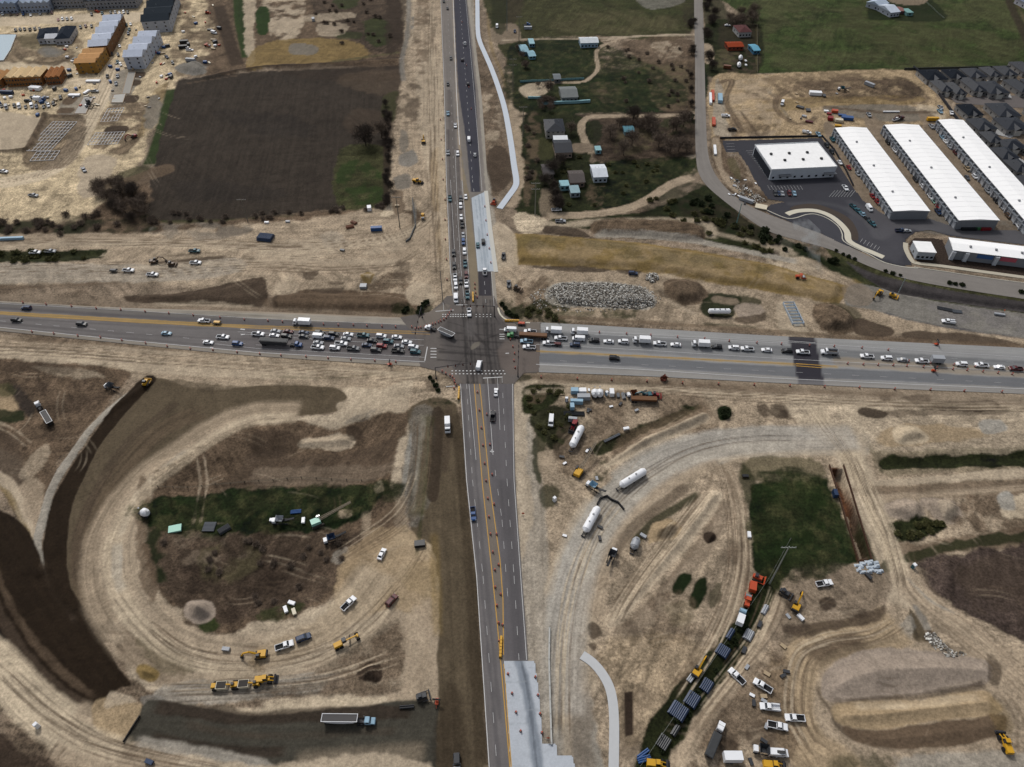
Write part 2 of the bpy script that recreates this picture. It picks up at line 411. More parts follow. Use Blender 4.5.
P('mbrown', '-60 440 10 436 22 462 20 486 4 478 -60 470', 2, 3, .7); T('ltan', '-30 414 10 430 30 446', 1, .6, .5, twin=2.2)
T('ltan', '-60 450 0 478 18 500 30 530 38 548', 4, 1, .9); T('ochre','-20 478 6 492 22 522 34 546',1.6,.8,.6)
P('ltan', '20 470 44 444 50 452 30 480', 1.5, 2, .5); P('tan','22 486 40 480 44 500 36 540 28 520',1.5,2,.8)
# the curve itself: medium soil, dark stripe, grey edge
P('prep', '155 378 200 390 256 386 320 386 343 392 346 402 336 411 300 416 256 414 220 425 180 452 148 472 122 500 104 534 99 560 102 585 110 606 118 618 104 636 84 610 70 590 62 560 64 520 76 484 100 440 128 404', .9, .5, n=.1, dir='100 560 100 500', st=.12)
T('brown', '210 408 165 428 128 462 100 500 86 540 86 580 100 615', 9, 1.5, .45, st=.5); T('mbrown', '180 400 130 440 96 490 78 540 80 585', 4, 1, .5, st=.5)
P('prep', '160 380 256 388 330 388 344 400 330 410 256 412 210 418 180 400', 1, 1, .7, dir='170 396 340 400', st=.2)
T('gravel', '146 386 124 398 96 424 72 456 54 486 44 516 38 545 40 572', 3.2, .4, .95)
P('choc', '146 376 156 380 134 404 104 440 84 476 72 506 68 540 68 572 76 596 104 630 110 640 98 640 74 616 52 590 44 562 46 530 56 494 76 460 104 420 126 394', .5, .4, n=.12, dir='60 540 62 500', st=.2)
P('choc', '-60 500 4 512 26 528 40 556 48 580 70 604 98 634 116 664 132 684 116 690 100 712 94 726 78 724 50 708 22 684 0 656 -60 600', .7, .5, n=.14, dir='20 600 80 690', st=.3)
T('brown', '-10 560 20 622 56 666 98 700', 2.2, .8, .6); T('mbrown', '-30 560 10 632 44 676 90 710', 3, .8, .7); T('black','-30 580 4 642 40 690 80 716',1.2,.5,.6)
T('mbrown', '42 560 52 592 78 624', 1.6, .6, .7); T('choc', '46 560 56 590 74 618', 5, .8, .8)
T('ptan', '-60 620 0 668 36 706 80 736 124 752 200 766 260 780', 12, 1.5, .95, st=.3); T('tan', '60 728 130 748 220 770', 16, 2, .9, st=.3)
P('mbrown', '-60 720 0 732 22 750 60 772 40 860 -60 860', 1.5, 1.5, n=.3); P('dbrown', '0 735 14 745 30 765 0 770',1,1,.6)
T('brown', '72 732 48 762', .8, .3, .7, twin=3.0)
P('sand', '96 702 120 700 144 706 134 724 122 742 100 732 92 722', 1.2, 1.5, n=.2); P('ltan','110 690 130 694 138 702 120 704 104 708',1,1.2,.8)

# the tan ring road round the hollow
P('ltan', '416 380 428 400 428 430 412 470 408 520 420 540 436 548 436 700 300 694 170 690 140 684 112 650 108 626 118 614 104 590 100 560 106 530 124 500 150 472 184 450 222 426 256 414 300 416 340 412 350 400 344 388 380 388', 1.5, 1.6, n=.2)
T('tan', '300 420 256 420 222 432 186 456 152 480 126 512 112 550 116 590 138 624 170 650 220 664 280 662 330 646 370 616 400 580 420 548', 20, 3, .75, st=.35)
T('bgravel', '118 540 117 575 124 594', 3.2, 1, .75, st=.3); T('gravel', '190 448 140 492 118 540', 2.2, 1, .5, st=.3)
T('ptan', '116 600 150 638 200 664 260 668 320 656 360 632 392 596 410 560', 5, 1.2, .6, st=.4)
T('brown', '120 620 160 652 210 676', .8, .4, .5, twin=2.2); T('brown','250 668 310 662 360 636 400 600 424 552',.6,.4,.5,twin=2.2); T('brown','236 650 300 648 350 618 384 586 404 545',.7,.4,.55,twin=2.2)
P('brown', '112 628 150 650 178 664 184 676 160 684 140 676 118 656', 1.5, 3, .45, patch=5); T('mbrown','112 652 120 662 130 666',1,.4,.6); T('mbrown','114 640 124 652 122 660',.9,.4,.6)
P('ochre', '136 668 146 664 158 669 156 680 142 680', .8, .8, .95); P('moss','140 640 176 652 200 664 190 676 160 668',2,3,.4)
P('gravel', '158 688 200 680 260 680 330 674 340 688 260 700 180 706 158 700', 1.5, 1.5, .75, dir='160 690 330 682', st=.35)
T('bgravel', '170 688 256 684 320 676', 2.6, .8, .7, st=.4); T('dgravel', '160 684 226 684', .9, .4, .7)
P('ptan', '150 700 200 706 250 708 388 694 390 704 300 712 240 716 160 708', 1, 1, .8); P('ptan', '272 698 388 694 386 708 276 712', 1, 1.5, .7)
P('grey', '141 698 152 694 166 698 160 706 144 706', .8, 1, .7)

# the hollow inside
P('brown', '150 480 160 468 200 446 256 424 300 422 340 424 380 408 410 398 412 420 396 450 392 490 394 520 372 556 340 596 300 614 262 622 240 630 206 630 178 612 156 588 148 560 146 520', 2, 3, n=.35)
P('mbrown', '160 540 200 526 260 530 320 528 360 530 372 548 340 590 300 610 250 622 206 624 176 604 158 580', 3, 4, .85, n=.45)
P('dbrown', '180 560 230 545 262 560 300 590 280 612 220 620 180 600', 4, 7, .6, n=.4, patch=9); P('dbrown', '262 545 300 536 320 550 300 590 262 600 252 570', 3, 5, .5, patch=6)
P('moss', '200 548 256 540 262 562 230 576 200 568', 3, 4, .6, patch=7); P('beige', '160 534 200 530 250 540 240 556 190 566 170 556', 3, 5, .5, patch=6)
P('ltan', '300 436 346 430 350 444 300 446', 1, 1.5, .8, dir='300 436 350 436', st=.3); P('dbrown', '256 430 294 432 296 446 256 450', 1.5, 2, .6, dir='256 440 300 440', st=.3); P('dbrown','345 426 358 424 362 434 350 438',1,1,.7)
P('mbrown', '262 448 340 450 392 440 390 472 330 482 262 486 220 488 240 460', 2, 3, .65, dir='262 460 380 460', st=.3); P('beige','262 464 380 462 384 474 330 482 262 482',2,2,.45,dir='262 470 380 470',st=.3)
P('ltan', '342 402 400 396 412 402 398 412 350 418 330 424 338 410', 1.5, 2, .8); P('dgravel', '346 420 376 408 372 416 352 422', 1, 2, .6, patch=4)
P('dgreen', '152 498 200 492 256 484 330 484 384 478 386 492 372 500 366 512 330 524 256 530 200 530 150 528', 1.2, 2.6, n=.3); P('green', '160 502 256 490 376 484 366 498 300 506 200 524', 2, 3, .45, patch=7)
P('dgreen', '148 526 164 528 160 550 166 576 154 578 146 552', 1.5, 2.5, .9); P('green', '196 622 212 618 216 628 204 632', 1, 1.5, .9); P('green', '258 612 296 602 300 608 262 626', 1.5, 3, .7, patch=5)
T('tan', '200 454 202 476 200 490 194 522', 1.0, .4, .95, twin=2.6); T('brown', '200 454 202 476 200 490 194 522', 1, .6, .5)
P('brown', '140 476 152 490 146 540 158 590 150 600 138 560 136 510', 1.5, 2, .8)
P('pink', '186 602 194 598 208 598 215 606 214 617 200 624 188 620 184 612', .8, .7, n=.12)
P('ptan', '374 484 380 480 384 490 376 492', .8, .6, .9); P('tan', '338 507 350 506 350 512 340 514', .6, .6, .9)
P('gravel', '330 550 345 546 350 556 338 562', 1, 1.5, .6)
T('brown', '346 568 380 536 400 506 408 480', 9, 2, .6, st=.4); T('tan', '366 506 366 540', 3.5, 1, .6); T('dbrown','352 534 380 528 396 510',1.2,.7,.5,twin=2.2)
P('sand', '340 554 392 524 436 556 436 620 392 606 350 628 300 660 250 664 270 640 330 610', 2, 3, .75, n=.15)
P('dbrown', '262 694 262 686 300 678 330 660 372 636 402 624 405 690 388 695 300 698', 1.5, 1.5, .5, n=.3); P('brown', '270 694 300 680 340 662 380 634 404 628 404 688 330 696', 1.5, 2, .7, n=.3, patch=7)
P('dbrown', '358 668 370 662 379 664 383 680 374 684 360 680', .9, 1.6, n=.3); T('ltan','406 614 416 620 420 640 414 670 404 690',6,1.5,.8); T('brown','418 604 430 625 428 660 408 696',.9,.4,.6,twin=2.2)
P('ochre', '436 560 436 600 400 590 410 566', 3, 4, .25); P('tan', '405 620 437 600 437 706 390 700 404 690', 1.5, 2, .8)
# lower prepared strip
P('dprep', '146 703 166 700 256 716 340 708 438 704 440 766 440 860 256 860 230 770 150 742 126 742 136 722', .9, .6, n=.14, dir='150 730 430 735', st=.25)
T('dbrown', '150 706 200 712 256 718 330 714 416 712', 4.0, .9, .75); T('dbrown', '146 736 180 744 230 752 290 752', 3.2, .9, .7); T('tan', '290 764 360 756 430 752', 5, 2.5, .35); T('mbrown','180 722 256 736 400 730',2,1,.45)
T('gravel', '132 740 200 752 262 766 300 790', 3, 1, .8); T('black', '126 742 140 716', .5, .2, .9)
P('ltan', '180 760 250 764 430 762 436 860 180 860', 1.2, 1.5, .9)

# strip prepared west of the south leg
P('tan', '416 378 458 384 460 406 434 408 412 420', 1.2, 1.5, .9, n=.3)
P('prep', '412 406 456 404 466 484 478 600 488 770 496 860 440 860 438 700 437 560 412 530 408 480 410 440', .8, .8, n=.14, dir='446 420 462 760', st=.35)
P('dgravel', '415 410 434 408 432 440 428 500 420 526 408 524 402 500 404 460', 1.5, 2.2, .7, dir='420 420 412 520', st=.25, n=.3); T('moss', '428 412 424 460 416 520', 6, 1.5, .7, n=.4); T('gravel', '424 412 418 460 412 515', 2.2, 1.2, .6); T('dprep', '421 420 414 470 411 510', 1.4, .8, .6); T('bgravel','412 430 406 470 403 500',2,.8,.7)
P('dbrown', '432 412 444 412 441 460 438 498 427 498 429 460', .6, .5, .75); P('mbrown', '444 414 452 412 448 465 442 466', .6, .5, .6); T('choc', '456 410 466 500 476 640 484 770', 5, 1.2, .45)
T('ochre', '434 530 438 640', 3, 1.5, .5); P('choc','440 700 462 700 466 860 440 860',3,2,.5); T('olive','434 416 416 560',1.2,.5,.6)
P('dgreen', '430 396 456 398 458 404 432 404', 1, 1.5, .7, patch=3); P('mbrown', '426 378 440 378 440 392 428 390', 1.2, 1.5, .7, patch=3)

# ---- south-east quadrant
P('tan', '512 380 1180 420 1180 860 500 860 530 700 524 600 516 480', 2, 2, n=.28)
P('brown', '560 400 720 396 720 430 640 440 600 470 560 470', 3, 4, .6, n=.3, patch=12)
T('gravel', '516 380 520 430 528 500 534 600 540 700 548 860', 12, 1.5, .7, st=.3); T('brown','530 520 538 640 540 700',3,2,.5,patch=0) if False else None
P('ltan', '512 372 540 372 536 384 526 400 532 412 526 440 532 520 520 560 514 470', 1.5, 1.5, .7, dir='520 400 528 500', st=.3)
T('mbrown', '540 380 700 388 800 396', 2.6, 1.2, .6); T('ltan', '540 384 680 390 720 398', 3, 1, .7); T('dolive','520 376 600 382 690 386',1.5,1,.6)
P('dolive', '522 388 540 384 562 386 560 398 540 410 522 412', 1.2, 1.6, n=.35); P('dolive', '530 418 548 408 566 408 576 420 566 440 556 450 540 440 534 430', 1.2, 2, .95, n=.4); P('brown','528 392 544 390 540 402 528 402',1,2,.6,patch=3)
P('dolive', '532 440 544 436 542 480 534 474', 1.2, 2, .85); P('mbrown', '556 426 576 420 570 450 552 460', 1.5, 2, .7, patch=5); P('dolive','540 486 556 484 556 504 540 508',1.2,2,.8); P('tan','538 454 552 454 552 470 540 472',1,1,.8)
P('dolive', '592 446 622 432 660 418 694 404 702 408 670 422 640 434 612 450 596 456', 1, 1.8, .95, n=.35); P('dolive','600 462 614 458 606 478 594 480',1.2,2,.8,patch=4); P('brown','620 436 690 408 702 404 708 420 660 440 616 460',1.5,2,.6)
P('ltan', '604 466 640 442 690 420 702 412 706 422 660 442 620 462', 1.2, 1.6, .8, dir='604 466 700 418', st=.3)
P('dgreen', '718 408 726 406 732 410 731 418 722 421 717 416', .8, .8)
P('mbrown', '756 404 788 402 790 416 766 420', 1.2, 2.5, .8, patch=5); P('dbrown', '770 404 788 406 786 418 772 416',1,1.5,.7)
# the curved grey haul road
P('gravel', '860 424 820 428 768 426 730 430 696 436 660 448 628 466 602 490 580 518 562 552 550 590 546 640 550 700 552 780 556 860 612 860 606 780 598 730 590 690 585 650 590 610 604 572 626 536 652 506 684 480 716 464 768 456 830 456 870 456', 1.6, 1.4, n=.16)
T('ltan', '870 446 800 448 730 452 684 466 640 496 606 536 586 590 580 640 584 700', 9, 2.5, .7, st=.4); T('bgravel', '730 436 680 446 640 464 616 484', 9, 2, .6, st=.35)
T('bgravel', '596 500 574 536 560 580 556 640', 6, 2, .6, st=.5); T('bgravel','612 506 590 545 576 590 566 650',2.4,1,.6,st=.5); T('dgravel','604 500 580 540 566 590 562 640',1.6,.7,.6)
T('ltan', '592 494 570 530 554 570 548 600', 3, 1.2, .6); T('tan', '720 458 690 470 650 500 622 536 600 575 592 620', 7, 1.5, .85, st=.35)
P('prep', '600 500 612 502 622 506 604 520 596 512', 1, 1, .5); P('brown','556 640 584 640 590 720 592 790 560 790 556 700',2.5,3,.45,dir='570 650 575 760',st=.4,patch=8)
T('ltan', '566 600 566 700 568 770', 3, 1.5, .5, st=.3)
# strips and heaps inside the curve
T('dolive', '702 492 680 506 656 520 640 536 630 548', 3.0, 1, .85); T('mbrown', '690 484 660 506 630 530 612 560', 4, 1.2, .6, st=.3)
P('sand', '650 530 660 521 672 519 680 527 676 538 656 542 648 545', .8, 1); P('ltan', '700 496 716 490 722 500 690 545 640 600 616 626 610 620 650 570 680 530', .9, .8, .8, dir='700 500 620 620', st=.25)
T('brown', '704 494 672 532 640 570 612 606', 1.4, .6, .7); T('brown', '726 498 700 540 660 590 620 632', 1.6, .7, .65); T('beige','730 500 706 545 660 600 628 640',5,1.5,.6,st=.3)
T('tan', '722 462 732 480 738 510 742 560 734 600 716 640', 6, 1.5, .8, st=.4); T('brown', '718 462 728 490 734 520 736 560', .7, .4, .6, twin=2.3); T('brown','724 460 738 490 744 520 744 570 738 596',.7,.4,.6,twin=2.3); T('brown','714 468 706 492 700 500',1,.6,.5)
P('dgreen', '672 590 680 574 692 574 690 584 680 594', .9, 1); P('dgreen', '690 604 696 584 706 578 704 596 696 609', .9, 1); P('dolive','708 600 716 582 724 584 718 604 710 610',1,1.5,.7)
P('dbrown', '704 534 710 531 717 534 716 541 708 544 704 540', .6, .6); P('mbrown', '724 552 742 540 740 560 720 566', 1.5, 2, .5, patch=4)
P('brown', '650 598 680 590 700 608 700 630 670 650 650 640', 2, 3, .6, n=.35, patch=5); P('moss','664 606 690 600 690 620 672 626',2,2,.35)
P('dbrown', '588 626 598 624 602 634 592 640', .8, 1, .8); P('dbrown', '588 644 596 644 594 650', .6, .5, .8); P('mbrown','612 620 632 618 640 640 616 650',2,3,.5,patch=4)
P('sand', '600 640 660 630 700 650 690 690 650 730 626 740 614 700 606 670', 3, 4, .4, n=.25)
P('mbrown', '634 690 660 680 640 730 630 767 622 767 624 700', 1.5, 2.5, .5, patch=5); P('dbrown', '624 692 633 691 633 735 625 737', .3, .2, n=.1, sm=False)
P('brown','556 600 600 570 590 700 596 767 560 767',6,5,.12)
# green field, trench surrounds
P('dgreen', '752 484 780 481 822 479 830 488 846 530 858 562 800 570 770 574 756 566 752 520', 1.2, 1.8, n=.25); P('green', '760 486 820 482 840 540 790 560', 4, 5, .3, patch=10)
P('moss', '744 460 790 458 818 462 820 478 750 482', 1.5, 2, .7, dir='744 470 820 470', st=.3); P('dolive','742 460 752 478 750 500 742 490',1.5,2,.8); T('dolive', '752 472 790 473 818 474', 1.5, .7, .7)
P('rust', '831 468 844 468 871 560 858 562', .5, .4, n=.4, sm=False, dir='836 470 864 558', st=.4)
P('mbrown', '846 466 860 480 866 520 876 560 862 560 850 500', 1.2, 1.5, .8, n=.3); P('dolive', '852 496 862 500 872 548 884 568 870 570', 1, 1.5, .8)
# right: haul road and bands
T('ltan', '796 398 812 420 830 434 848 452 860 480 874 512 888 545 902 580 904 612', 12, 2, .95, st=.35); T('sand', '830 434 852 470 876 520 896 570', 3, 1.2, .6, st=.3)
P('ltan', '800 384 860 388 900 400 880 424 850 440 810 430 790 410', 3, 3, .8, n=.25, dir='820 390 840 440', st=.3); T('brown','812 392 838 440 862 490 888 560',.7,.5,.4,twin=2.4)
P('ltan', '860 396 1180 402 1180 456 900 452 868 448', 3, 3, .75, n=.22, dir='870 430 1020 430', st=.3)
P('dbrown', '898 396 930 394 932 400 960 401 994 400 998 410 960 412 930 410 912 404', .8, 1.2, .95); P('dbrown', '856 410 870 408 886 412 884 417 862 417', .8, 1, .9); P('dbrown','880 396 890 396 890 401 882 401',.6,.5,.9); P('mbrown','886 410 998 408 996 414 900 416',1,1.5,.6)
P('sand', '886 430 906 424 960 428 1000 430 980 438 940 440 900 446 880 442', 1.5, 2, .8); P('ptan', '894 428 910 424 924 432 926 440 900 444', 1.2, 1.5, .8); P('bgravel', '980 422 1000 420 1006 430 984 434', .8, 1, .8)
P('olive', '872 444 900 452 1180 440 1180 464 900 474 878 470', 1.5, 2, .4)
P('dolive', '884 458 930 455 1180 446 1180 464 960 468 890 470', 1, 1.6, n=.35); P('dolive','870 456 886 458 886 472 876 470',1,2,.6,patch=3)
P('ltan', '874 480 940 476 1024 468 1180 462 1180 474 1024 480 930 484 876 486', .9, .7, .9); P('brown', '876 486 1180 476 1180 500 900 496', 1.5, 1.5, .7, dir='880 490 1020 484', st=.4)
T('tan', '876 498 940 494 1024 488 1180 480', 3, 1, .8, st=.3)
P('pink', '886 504 910 498 924 506 922 524 900 520 888 514', 1.2, 1.5, .8); P('pink', '922 500 944 498 962 506 958 520 944 524 930 514', 1.2, 2, .8); P('ltan','936 502 950 500 958 512 948 522 938 512',1,1.5,.6)
P('dolive', '890 524 904 520 926 518 944 524 946 530 920 540 900 540 890 534', 1, 1.8, n=.35); P('brown', '958 496 1024 496 1180 490 1180 530 980 534 950 530', 2, 3, .8, n=.35, patch=6); P('ptan', '1000 498 1024 494 1180 494 1180 516 1024 518 1004 512', 1.5, 2, .85); P('bgravel','996 494 1010 492 1016 510 1000 508',1,1.5,.8)
P('brown', '896 542 920 544 950 536 1000 530 1180 520 1180 560 1000 550 905 560', 1.5, 2, .8); P('dolive', '905 556 940 544 1000 534 1180 520 1180 534 1024 542 960 550 910 562', 1, 1.5, .9)
P('sefield', '908 562 960 552 1024 544 1180 530 1180 680 1024 640 990 624 960 612 930 590 912 580', 1.5, 2, n=.3, dir='920 560 1020 620', st=.3); P('mbrown', '960 560 1180 560 1180 640 1010 620 970 600', 4, 5, .5, patch=12)
T('tan', '903 560 915 590 940 614 970 636 1000 664 1040 700 1180 780', 10, 3, .85, st=.45); T('gravel', '904 574 930 600 962 616', 1.2, .4, .8)
P('dolive', '884 560 896 558 890 574 876 572', 1, 1.5, .8)
P('prep', '908 606 914 612 922 624 930 640 922 643 914 640 910 624', .6, .6); P('grey', '914 606 926 616 930 630 920 622', .8, 1, .8); P('mbrown', '930 630 944 644 966 648 950 658 940 650 926 640', 1, 1.5, .9); P('gravel','896 630 912 614 912 640 896 640',1,2,.7)
# lower right loop road and stockpiles
P('tan', '800 620 840 616 880 620 900 600 904 640 1000 650 1180 700 1180 860 790 860 780 700 786 650', 3, 3, .8, n=.2)
T('sand', '900 620 870 636 830 642 800 656 790 690 792 720 810 750 840 770 860 800', 14, 2, .7, st=.45); T('mbrown', '868 640 830 650 812 664', 6, 2.5, .6, st=.5); T('brown', '806 640 790 680 794 730 820 770', .8, .4, .6, twin=2.3); T('brown','880 630 820 652 806 690 812 730 840 752',.7,.4,.6,twin=2.3)
P('pink', '820 690 824 672 850 654 880 648 920 650 940 652 970 656 988 662 992 676 984 684 950 690 900 696 860 700 834 702 822 698', .9, .8, n=.1)
T('mbrown', '826 702 870 702 920 696 960 690 990 682', 2.6, .8, .8); T('mbrown', '818 680 820 696 832 712 840 728 870 744 920 752', 1.6, .7, .8); P('dbrown','988 656 1004 668 1000 684 990 682',1,1.5,.7)
P('sand', '832 716 836 704 870 702 920 700 960 692 988 690 996 700 1002 712 970 718 920 724 870 730 842 726', .9, .8, n=.14, dir='840 712 990 700', st=.2); T('ptan','850 706 920 704 984 696',2.5,1,.6)
P('brown', '844 726 870 730 920 726 970 718 1002 712 1010 726 1000 738 960 746 910 750 870 746 850 738', .9, .8, n=.14, dir='850 736 1000 728', st=.2); P('ochre','990 700 1002 706 1012 726 1000 736',1.5,1.5,.35)
P('gravel', '900 762 960 754 1040 752 1180 750 1180 860 880 860', 1.5, 2, .8); P('dolive', '830 756 880 754 890 767 870 800 826 790', 1.5, 2.5, .6, patch=4)
T('brown','1000 690 1020 720 1022 760',1,.5,.5,twin=2.3)
# yard south of the ditch
P('beige', '776 572 870 566 890 580 884 606 850 620 800 630 776 660 770 620', 2, 2, .85, n=.25); P('mbrown', '784 626 830 622 870 612 884 606 876 622 840 628 796 636', 1.2, 1.5, .85); P('dbrown', '818 600 830 597 838 604 830 614 820 611', .9, 1.2, .9); P('dbrown','782 600 790 592 796 604 790 612',1,1.2,.8); P('dbrown','844 608 870 610 872 618 850 620',1,1.5,.6,patch=3)
P('brown', '740 650 776 640 792 690 800 767 800 860 680 860 690 760 720 700', 2.5, 3, .7, n=.3, patch=7); P('dbrown', '716 742 730 738 740 744 736 754 720 752', 1.2, 1.5, .8); P('mbrown','748 728 770 720 774 740 756 748',1.5,2,.7)
T('tan', '778 590 762 630 736 668 700 714 670 760 650 800', 8, 2, .6, st=.35); T('brown','772 600 750 650 716 700 690 740',.7,.5,.5,twin=2.2)
# diagonal grass ditch with the pipe stacks
P('dolive', '782 560 788 570 772 600 754 636 736 662 712 694 684 734 664 770 640 860 610 860 634 776 640 746 652 716 670 692 694 664 718 640 738 614 752 592 766 566', 1, 1.5, n=.4); P('dgreen', '778 576 768 600 748 640 720 676 690 716 660 770 654 770 690 706 726 652 756 606', 1.5, 2, .7, patch=6)
P('brown','700 650 716 640 706 664 690 676 672 690 676 676',1.5,2,.7,patch=3)

# ---- strip east of the north leg
P('beige', '466 -60 482 -60 484 40 494 70 506 130 512 180 500 212 520 218 516 330 486 320 486 200 476 120', 1.5, 1.5, n=.28)
P('brown', '474 30 484 40 496 76 500 130 508 150 500 192 488 190 484 150 478 90', 1.5, 2, .6, n=.3, dir='478 40 490 190', st=.3); P('mbrown', '488 150 506 148 512 176 504 190 490 188', 1.2, 1.2, .9); P('ltan','484 92 496 100 500 130 490 150 482 120',1.5,2,.6,patch=6)
T('gravel', '469 -40 474 60 480 150 489 200 500 290', 4.5, 1.2, .8, st=.3); T('ochre', '486 -40 490 40 504 80 514 130 522 170 516 195', 2.6, 1.2, .5)
P('tan', '510 90 520 100 530 130 534 160 526 196 508 206 516 180 510 130', 1.2, 1.5, .9); 
# ---- pastures and farmsteads
P('olive', '484 -60 692 -60 690 34 600 36 524 40 514 60 500 50 490 20', 2, 2, n=.28, dir='520 20 680 16', st=.15); P('dbrown', '490 -60 520 -60 524 0 516 20 498 30', 3, 4, .6); P('moss','560 16 640 10 680 24 640 34 560 32',6,6,.5,patch=14); P('green','560 -20 690 -20 688 14 600 10',6,6,.4,patch=20)
P('beige', '494 26 516 24 520 40 500 44 492 38', 1, 1, .9); P('dolive', '492 -10 506 -10 506 30 494 30', 1.5, 1.5, .8)
P('dgreen', '512 44 600 40 592 60 600 74 700 60 694 110 600 112 520 112 514 80', 2, 2, n=.35); P('green', '520 56 590 56 586 76 520 80', 2, 2, .5); P('green','600 60 660 60 650 104 604 96',2,4,.5,patch=10); P('green','522 84 600 80 600 110 524 110',2,2,.4,patch=10)
P('brown', '624 42 690 40 694 108 656 108 650 76 640 64 630 54', 2.5, 4, .8, n=.35, dir='650 40 690 100', st=.2); P('ltan', '650 44 676 42 680 56 660 56', 1.5, 3, .5, patch=5); P('moss','656 66 690 70 692 100 660 106',3,5,.5,patch=6); P('brown','590 84 612 84 618 100 600 102',2,3,.6)
T('beige', '500 40 560 39 600 38 640 36 694 34', 3.0, .6, .95); T('ltan','600 41 640 36 694 35',3,.7,.8); T('ltan', '618 40 602 46 596 54 598 68 592 76 580 82 540 82', 2.8, .6, .95); P('ltan', '522 86 546 82 548 92 530 98 520 92', 1, 1, .9)
T('dbrown', '516 116 600 115 694 112', 3.5, 1, .85, st=.2); T('beige', '700 114 650 116 600 116 584 120 582 134 592 155', 5, .8, .95); T('beige','700 114 640 116 592 118',3.4,.6,.9); P('grey', '570 144 592 144 592 152 572 152', .8, .5, .9)
P('mbrown', '590 120 692 118 696 156 620 164 596 158 588 140', 2, 3, n=.4); P('dgreen', '588 124 600 122 600 140 592 144', 1.5, 2, .8); P('green','656 120 694 120 690 132 664 134',2,3,.6,patch=6); P('moss','618 130 650 130 650 150 620 154',3,4,.5,patch=5)
P('dolive', '524 116 588 118 590 160 600 164 600 212 520 214 526 180', 1.5, 2, n=.35); P('olive', '532 140 552 140 552 158 532 158', 1, 1, .9); P('brown','528 118 540 118 538 160 530 200 524 200',1.5,2,.7,patch=5)
P('dgreen', '598 164 660 162 696 156 690 176 660 196 620 206 600 206', 1.5, 2, n=.3); P('olive', '620 166 680 162 680 178 630 186', 3, 4, .7, patch=9); P('brown','590 184 604 182 604 204 588 204',1,1.5,.6,patch=3)
T('beige', '545 216 600 214 640 204 668 186 694 176', 6.5, .8, .95); P('beige', '660 190 680 176 700 170 700 182 676 196', 1.2, 1.2, .9); P('beige', '540 190 552 190 556 214 542 216', 1, 1, .7); T('ltan','686 158 698 156 702 164',4,.8,.8)
P('dolive', '540 222 600 216 650 210 690 192 710 186 740 214 780 236 830 262 850 276 790 266 720 246 640 232 560 228', 1.5, 2, n=.4); P('dgreen', '640 196 700 182 730 214 790 246 840 268 760 248 700 226 640 210', 1.5, 3, .7, patch=8); P('dbrown','680 200 720 204 760 230 800 250 740 240 690 226',3,4,.5,patch=7)
P('dbrown', '672 -60 694 -60 694 114 690 114 686 40', 1.2, 1.5, .5, patch=6); P('dolive','706 -60 722 -60 722 0 734 20 706 30',1.5,1.5,.8)
# ponds of damp ground
P('grey', '636 -4 676 -6 684 2 660 9 644 7', 1.5, 1.5, .6)
# north-east field
P((60,72,38), '720 -60 1180 -60 1180 70 940 68 915 70 768 73 757 73 756 24 722 0', 1, 1, n=.3, dir='760 40 980 40', st=.2, sm=False); P('moss', '760 -10 1000 -10 1010 60 760 66', 8, 8, .4, dir='760 40 980 40', st=.3, patch=22); P('olive','830 10 930 20 1000 60 860 50',8,8,.4,patch=16)
T('dbrown', '1000 -20 1024 34 1060 110', 7, 1.5, .8); T('brown', '1006 -20 1034 40', 2, .6, .7)
P('dgreen', '850 -30 870 -20 868 16 880 20 946 20 930 -4 925 -30', 1.5, 1.5, .8); P('beige', '880 -20 926 -20 926 3 890 2', 1, 1, .85)
P('dolive', '706 24 758 24 758 74 708 76', 1.5, 1.5, n=.4); P('mbrown', '722 50 756 48 756 72 724 74', 1.5, 2, .7, patch=5); P('dbrown','722 24 756 24 756 44 722 48',2,2,.5); P('moss','716 50 738 50 734 66 716 66',1.5,2,.6,patch=4); T('moss', '757 25 757 72', 1.6, .4, .8)
P('tan','702 44 712 46 714 60 704 62',1,1,.9)
# ---- commercial building site
P('sand', '712 78 768 74 914 70 936 96 950 110 940 122 868 128 838 128 836 140 722 140 712 136', 1.5, 1.5, n=.28)
P('brown', '800 82 860 76 912 82 930 100 900 106 850 104 800 96', 2, 3, .7, n=.35, patch=9, dir='800 86 920 90', st=.3); P('dbrown', '872 80 900 76 924 92 900 98 878 90', 2, 3, .7, patch=6); P('ochre','768 100 840 96 920 96 910 104 830 106 770 112',1.5,2,.5)
P('dgravel', '826 106 880 104 924 108 940 116 900 122 860 118 830 114', 1.5, 1.5, .85); P('brown', '768 76 860 74 850 82 780 84', 1.5, 2, .6, patch=5); T('brown','716 84 728 82 722 100 732 120 740 134',.8,.4,.7,twin=2.4); P('tan','724 84 770 82 780 130 744 136 726 108',2,2,.6,patch=8); T('mbrown','740 110 760 138',2,.6,.8); T('dgravel','768 90 776 100 792 122',2,.6,.6); T('brown','770 82 788 92 796 100',3,1,.6)
P('gravel', '716 80 724 92 726 120 736 134 714 134', 1, 1, .6); P('ptan','918 104 940 108 946 118 930 122 918 112',1.5,2,.7)
P('beige', '824 130 836 128 896 216 876 218 840 170', .8, .6, .95); P('beige', '866 126 884 124 962 224 926 214', .8, .5, .9); P('beige', '922 122 940 120 1030 224 1000 222', .8, .5, .9); P('dgravel', '892 216 928 210 960 224 1000 220 1060 226 1060 246 950 236 890 226', 1, 1, .8); P('brown','960 224 1020 222 1030 236 980 236',1,1.5,.5,patch=3)
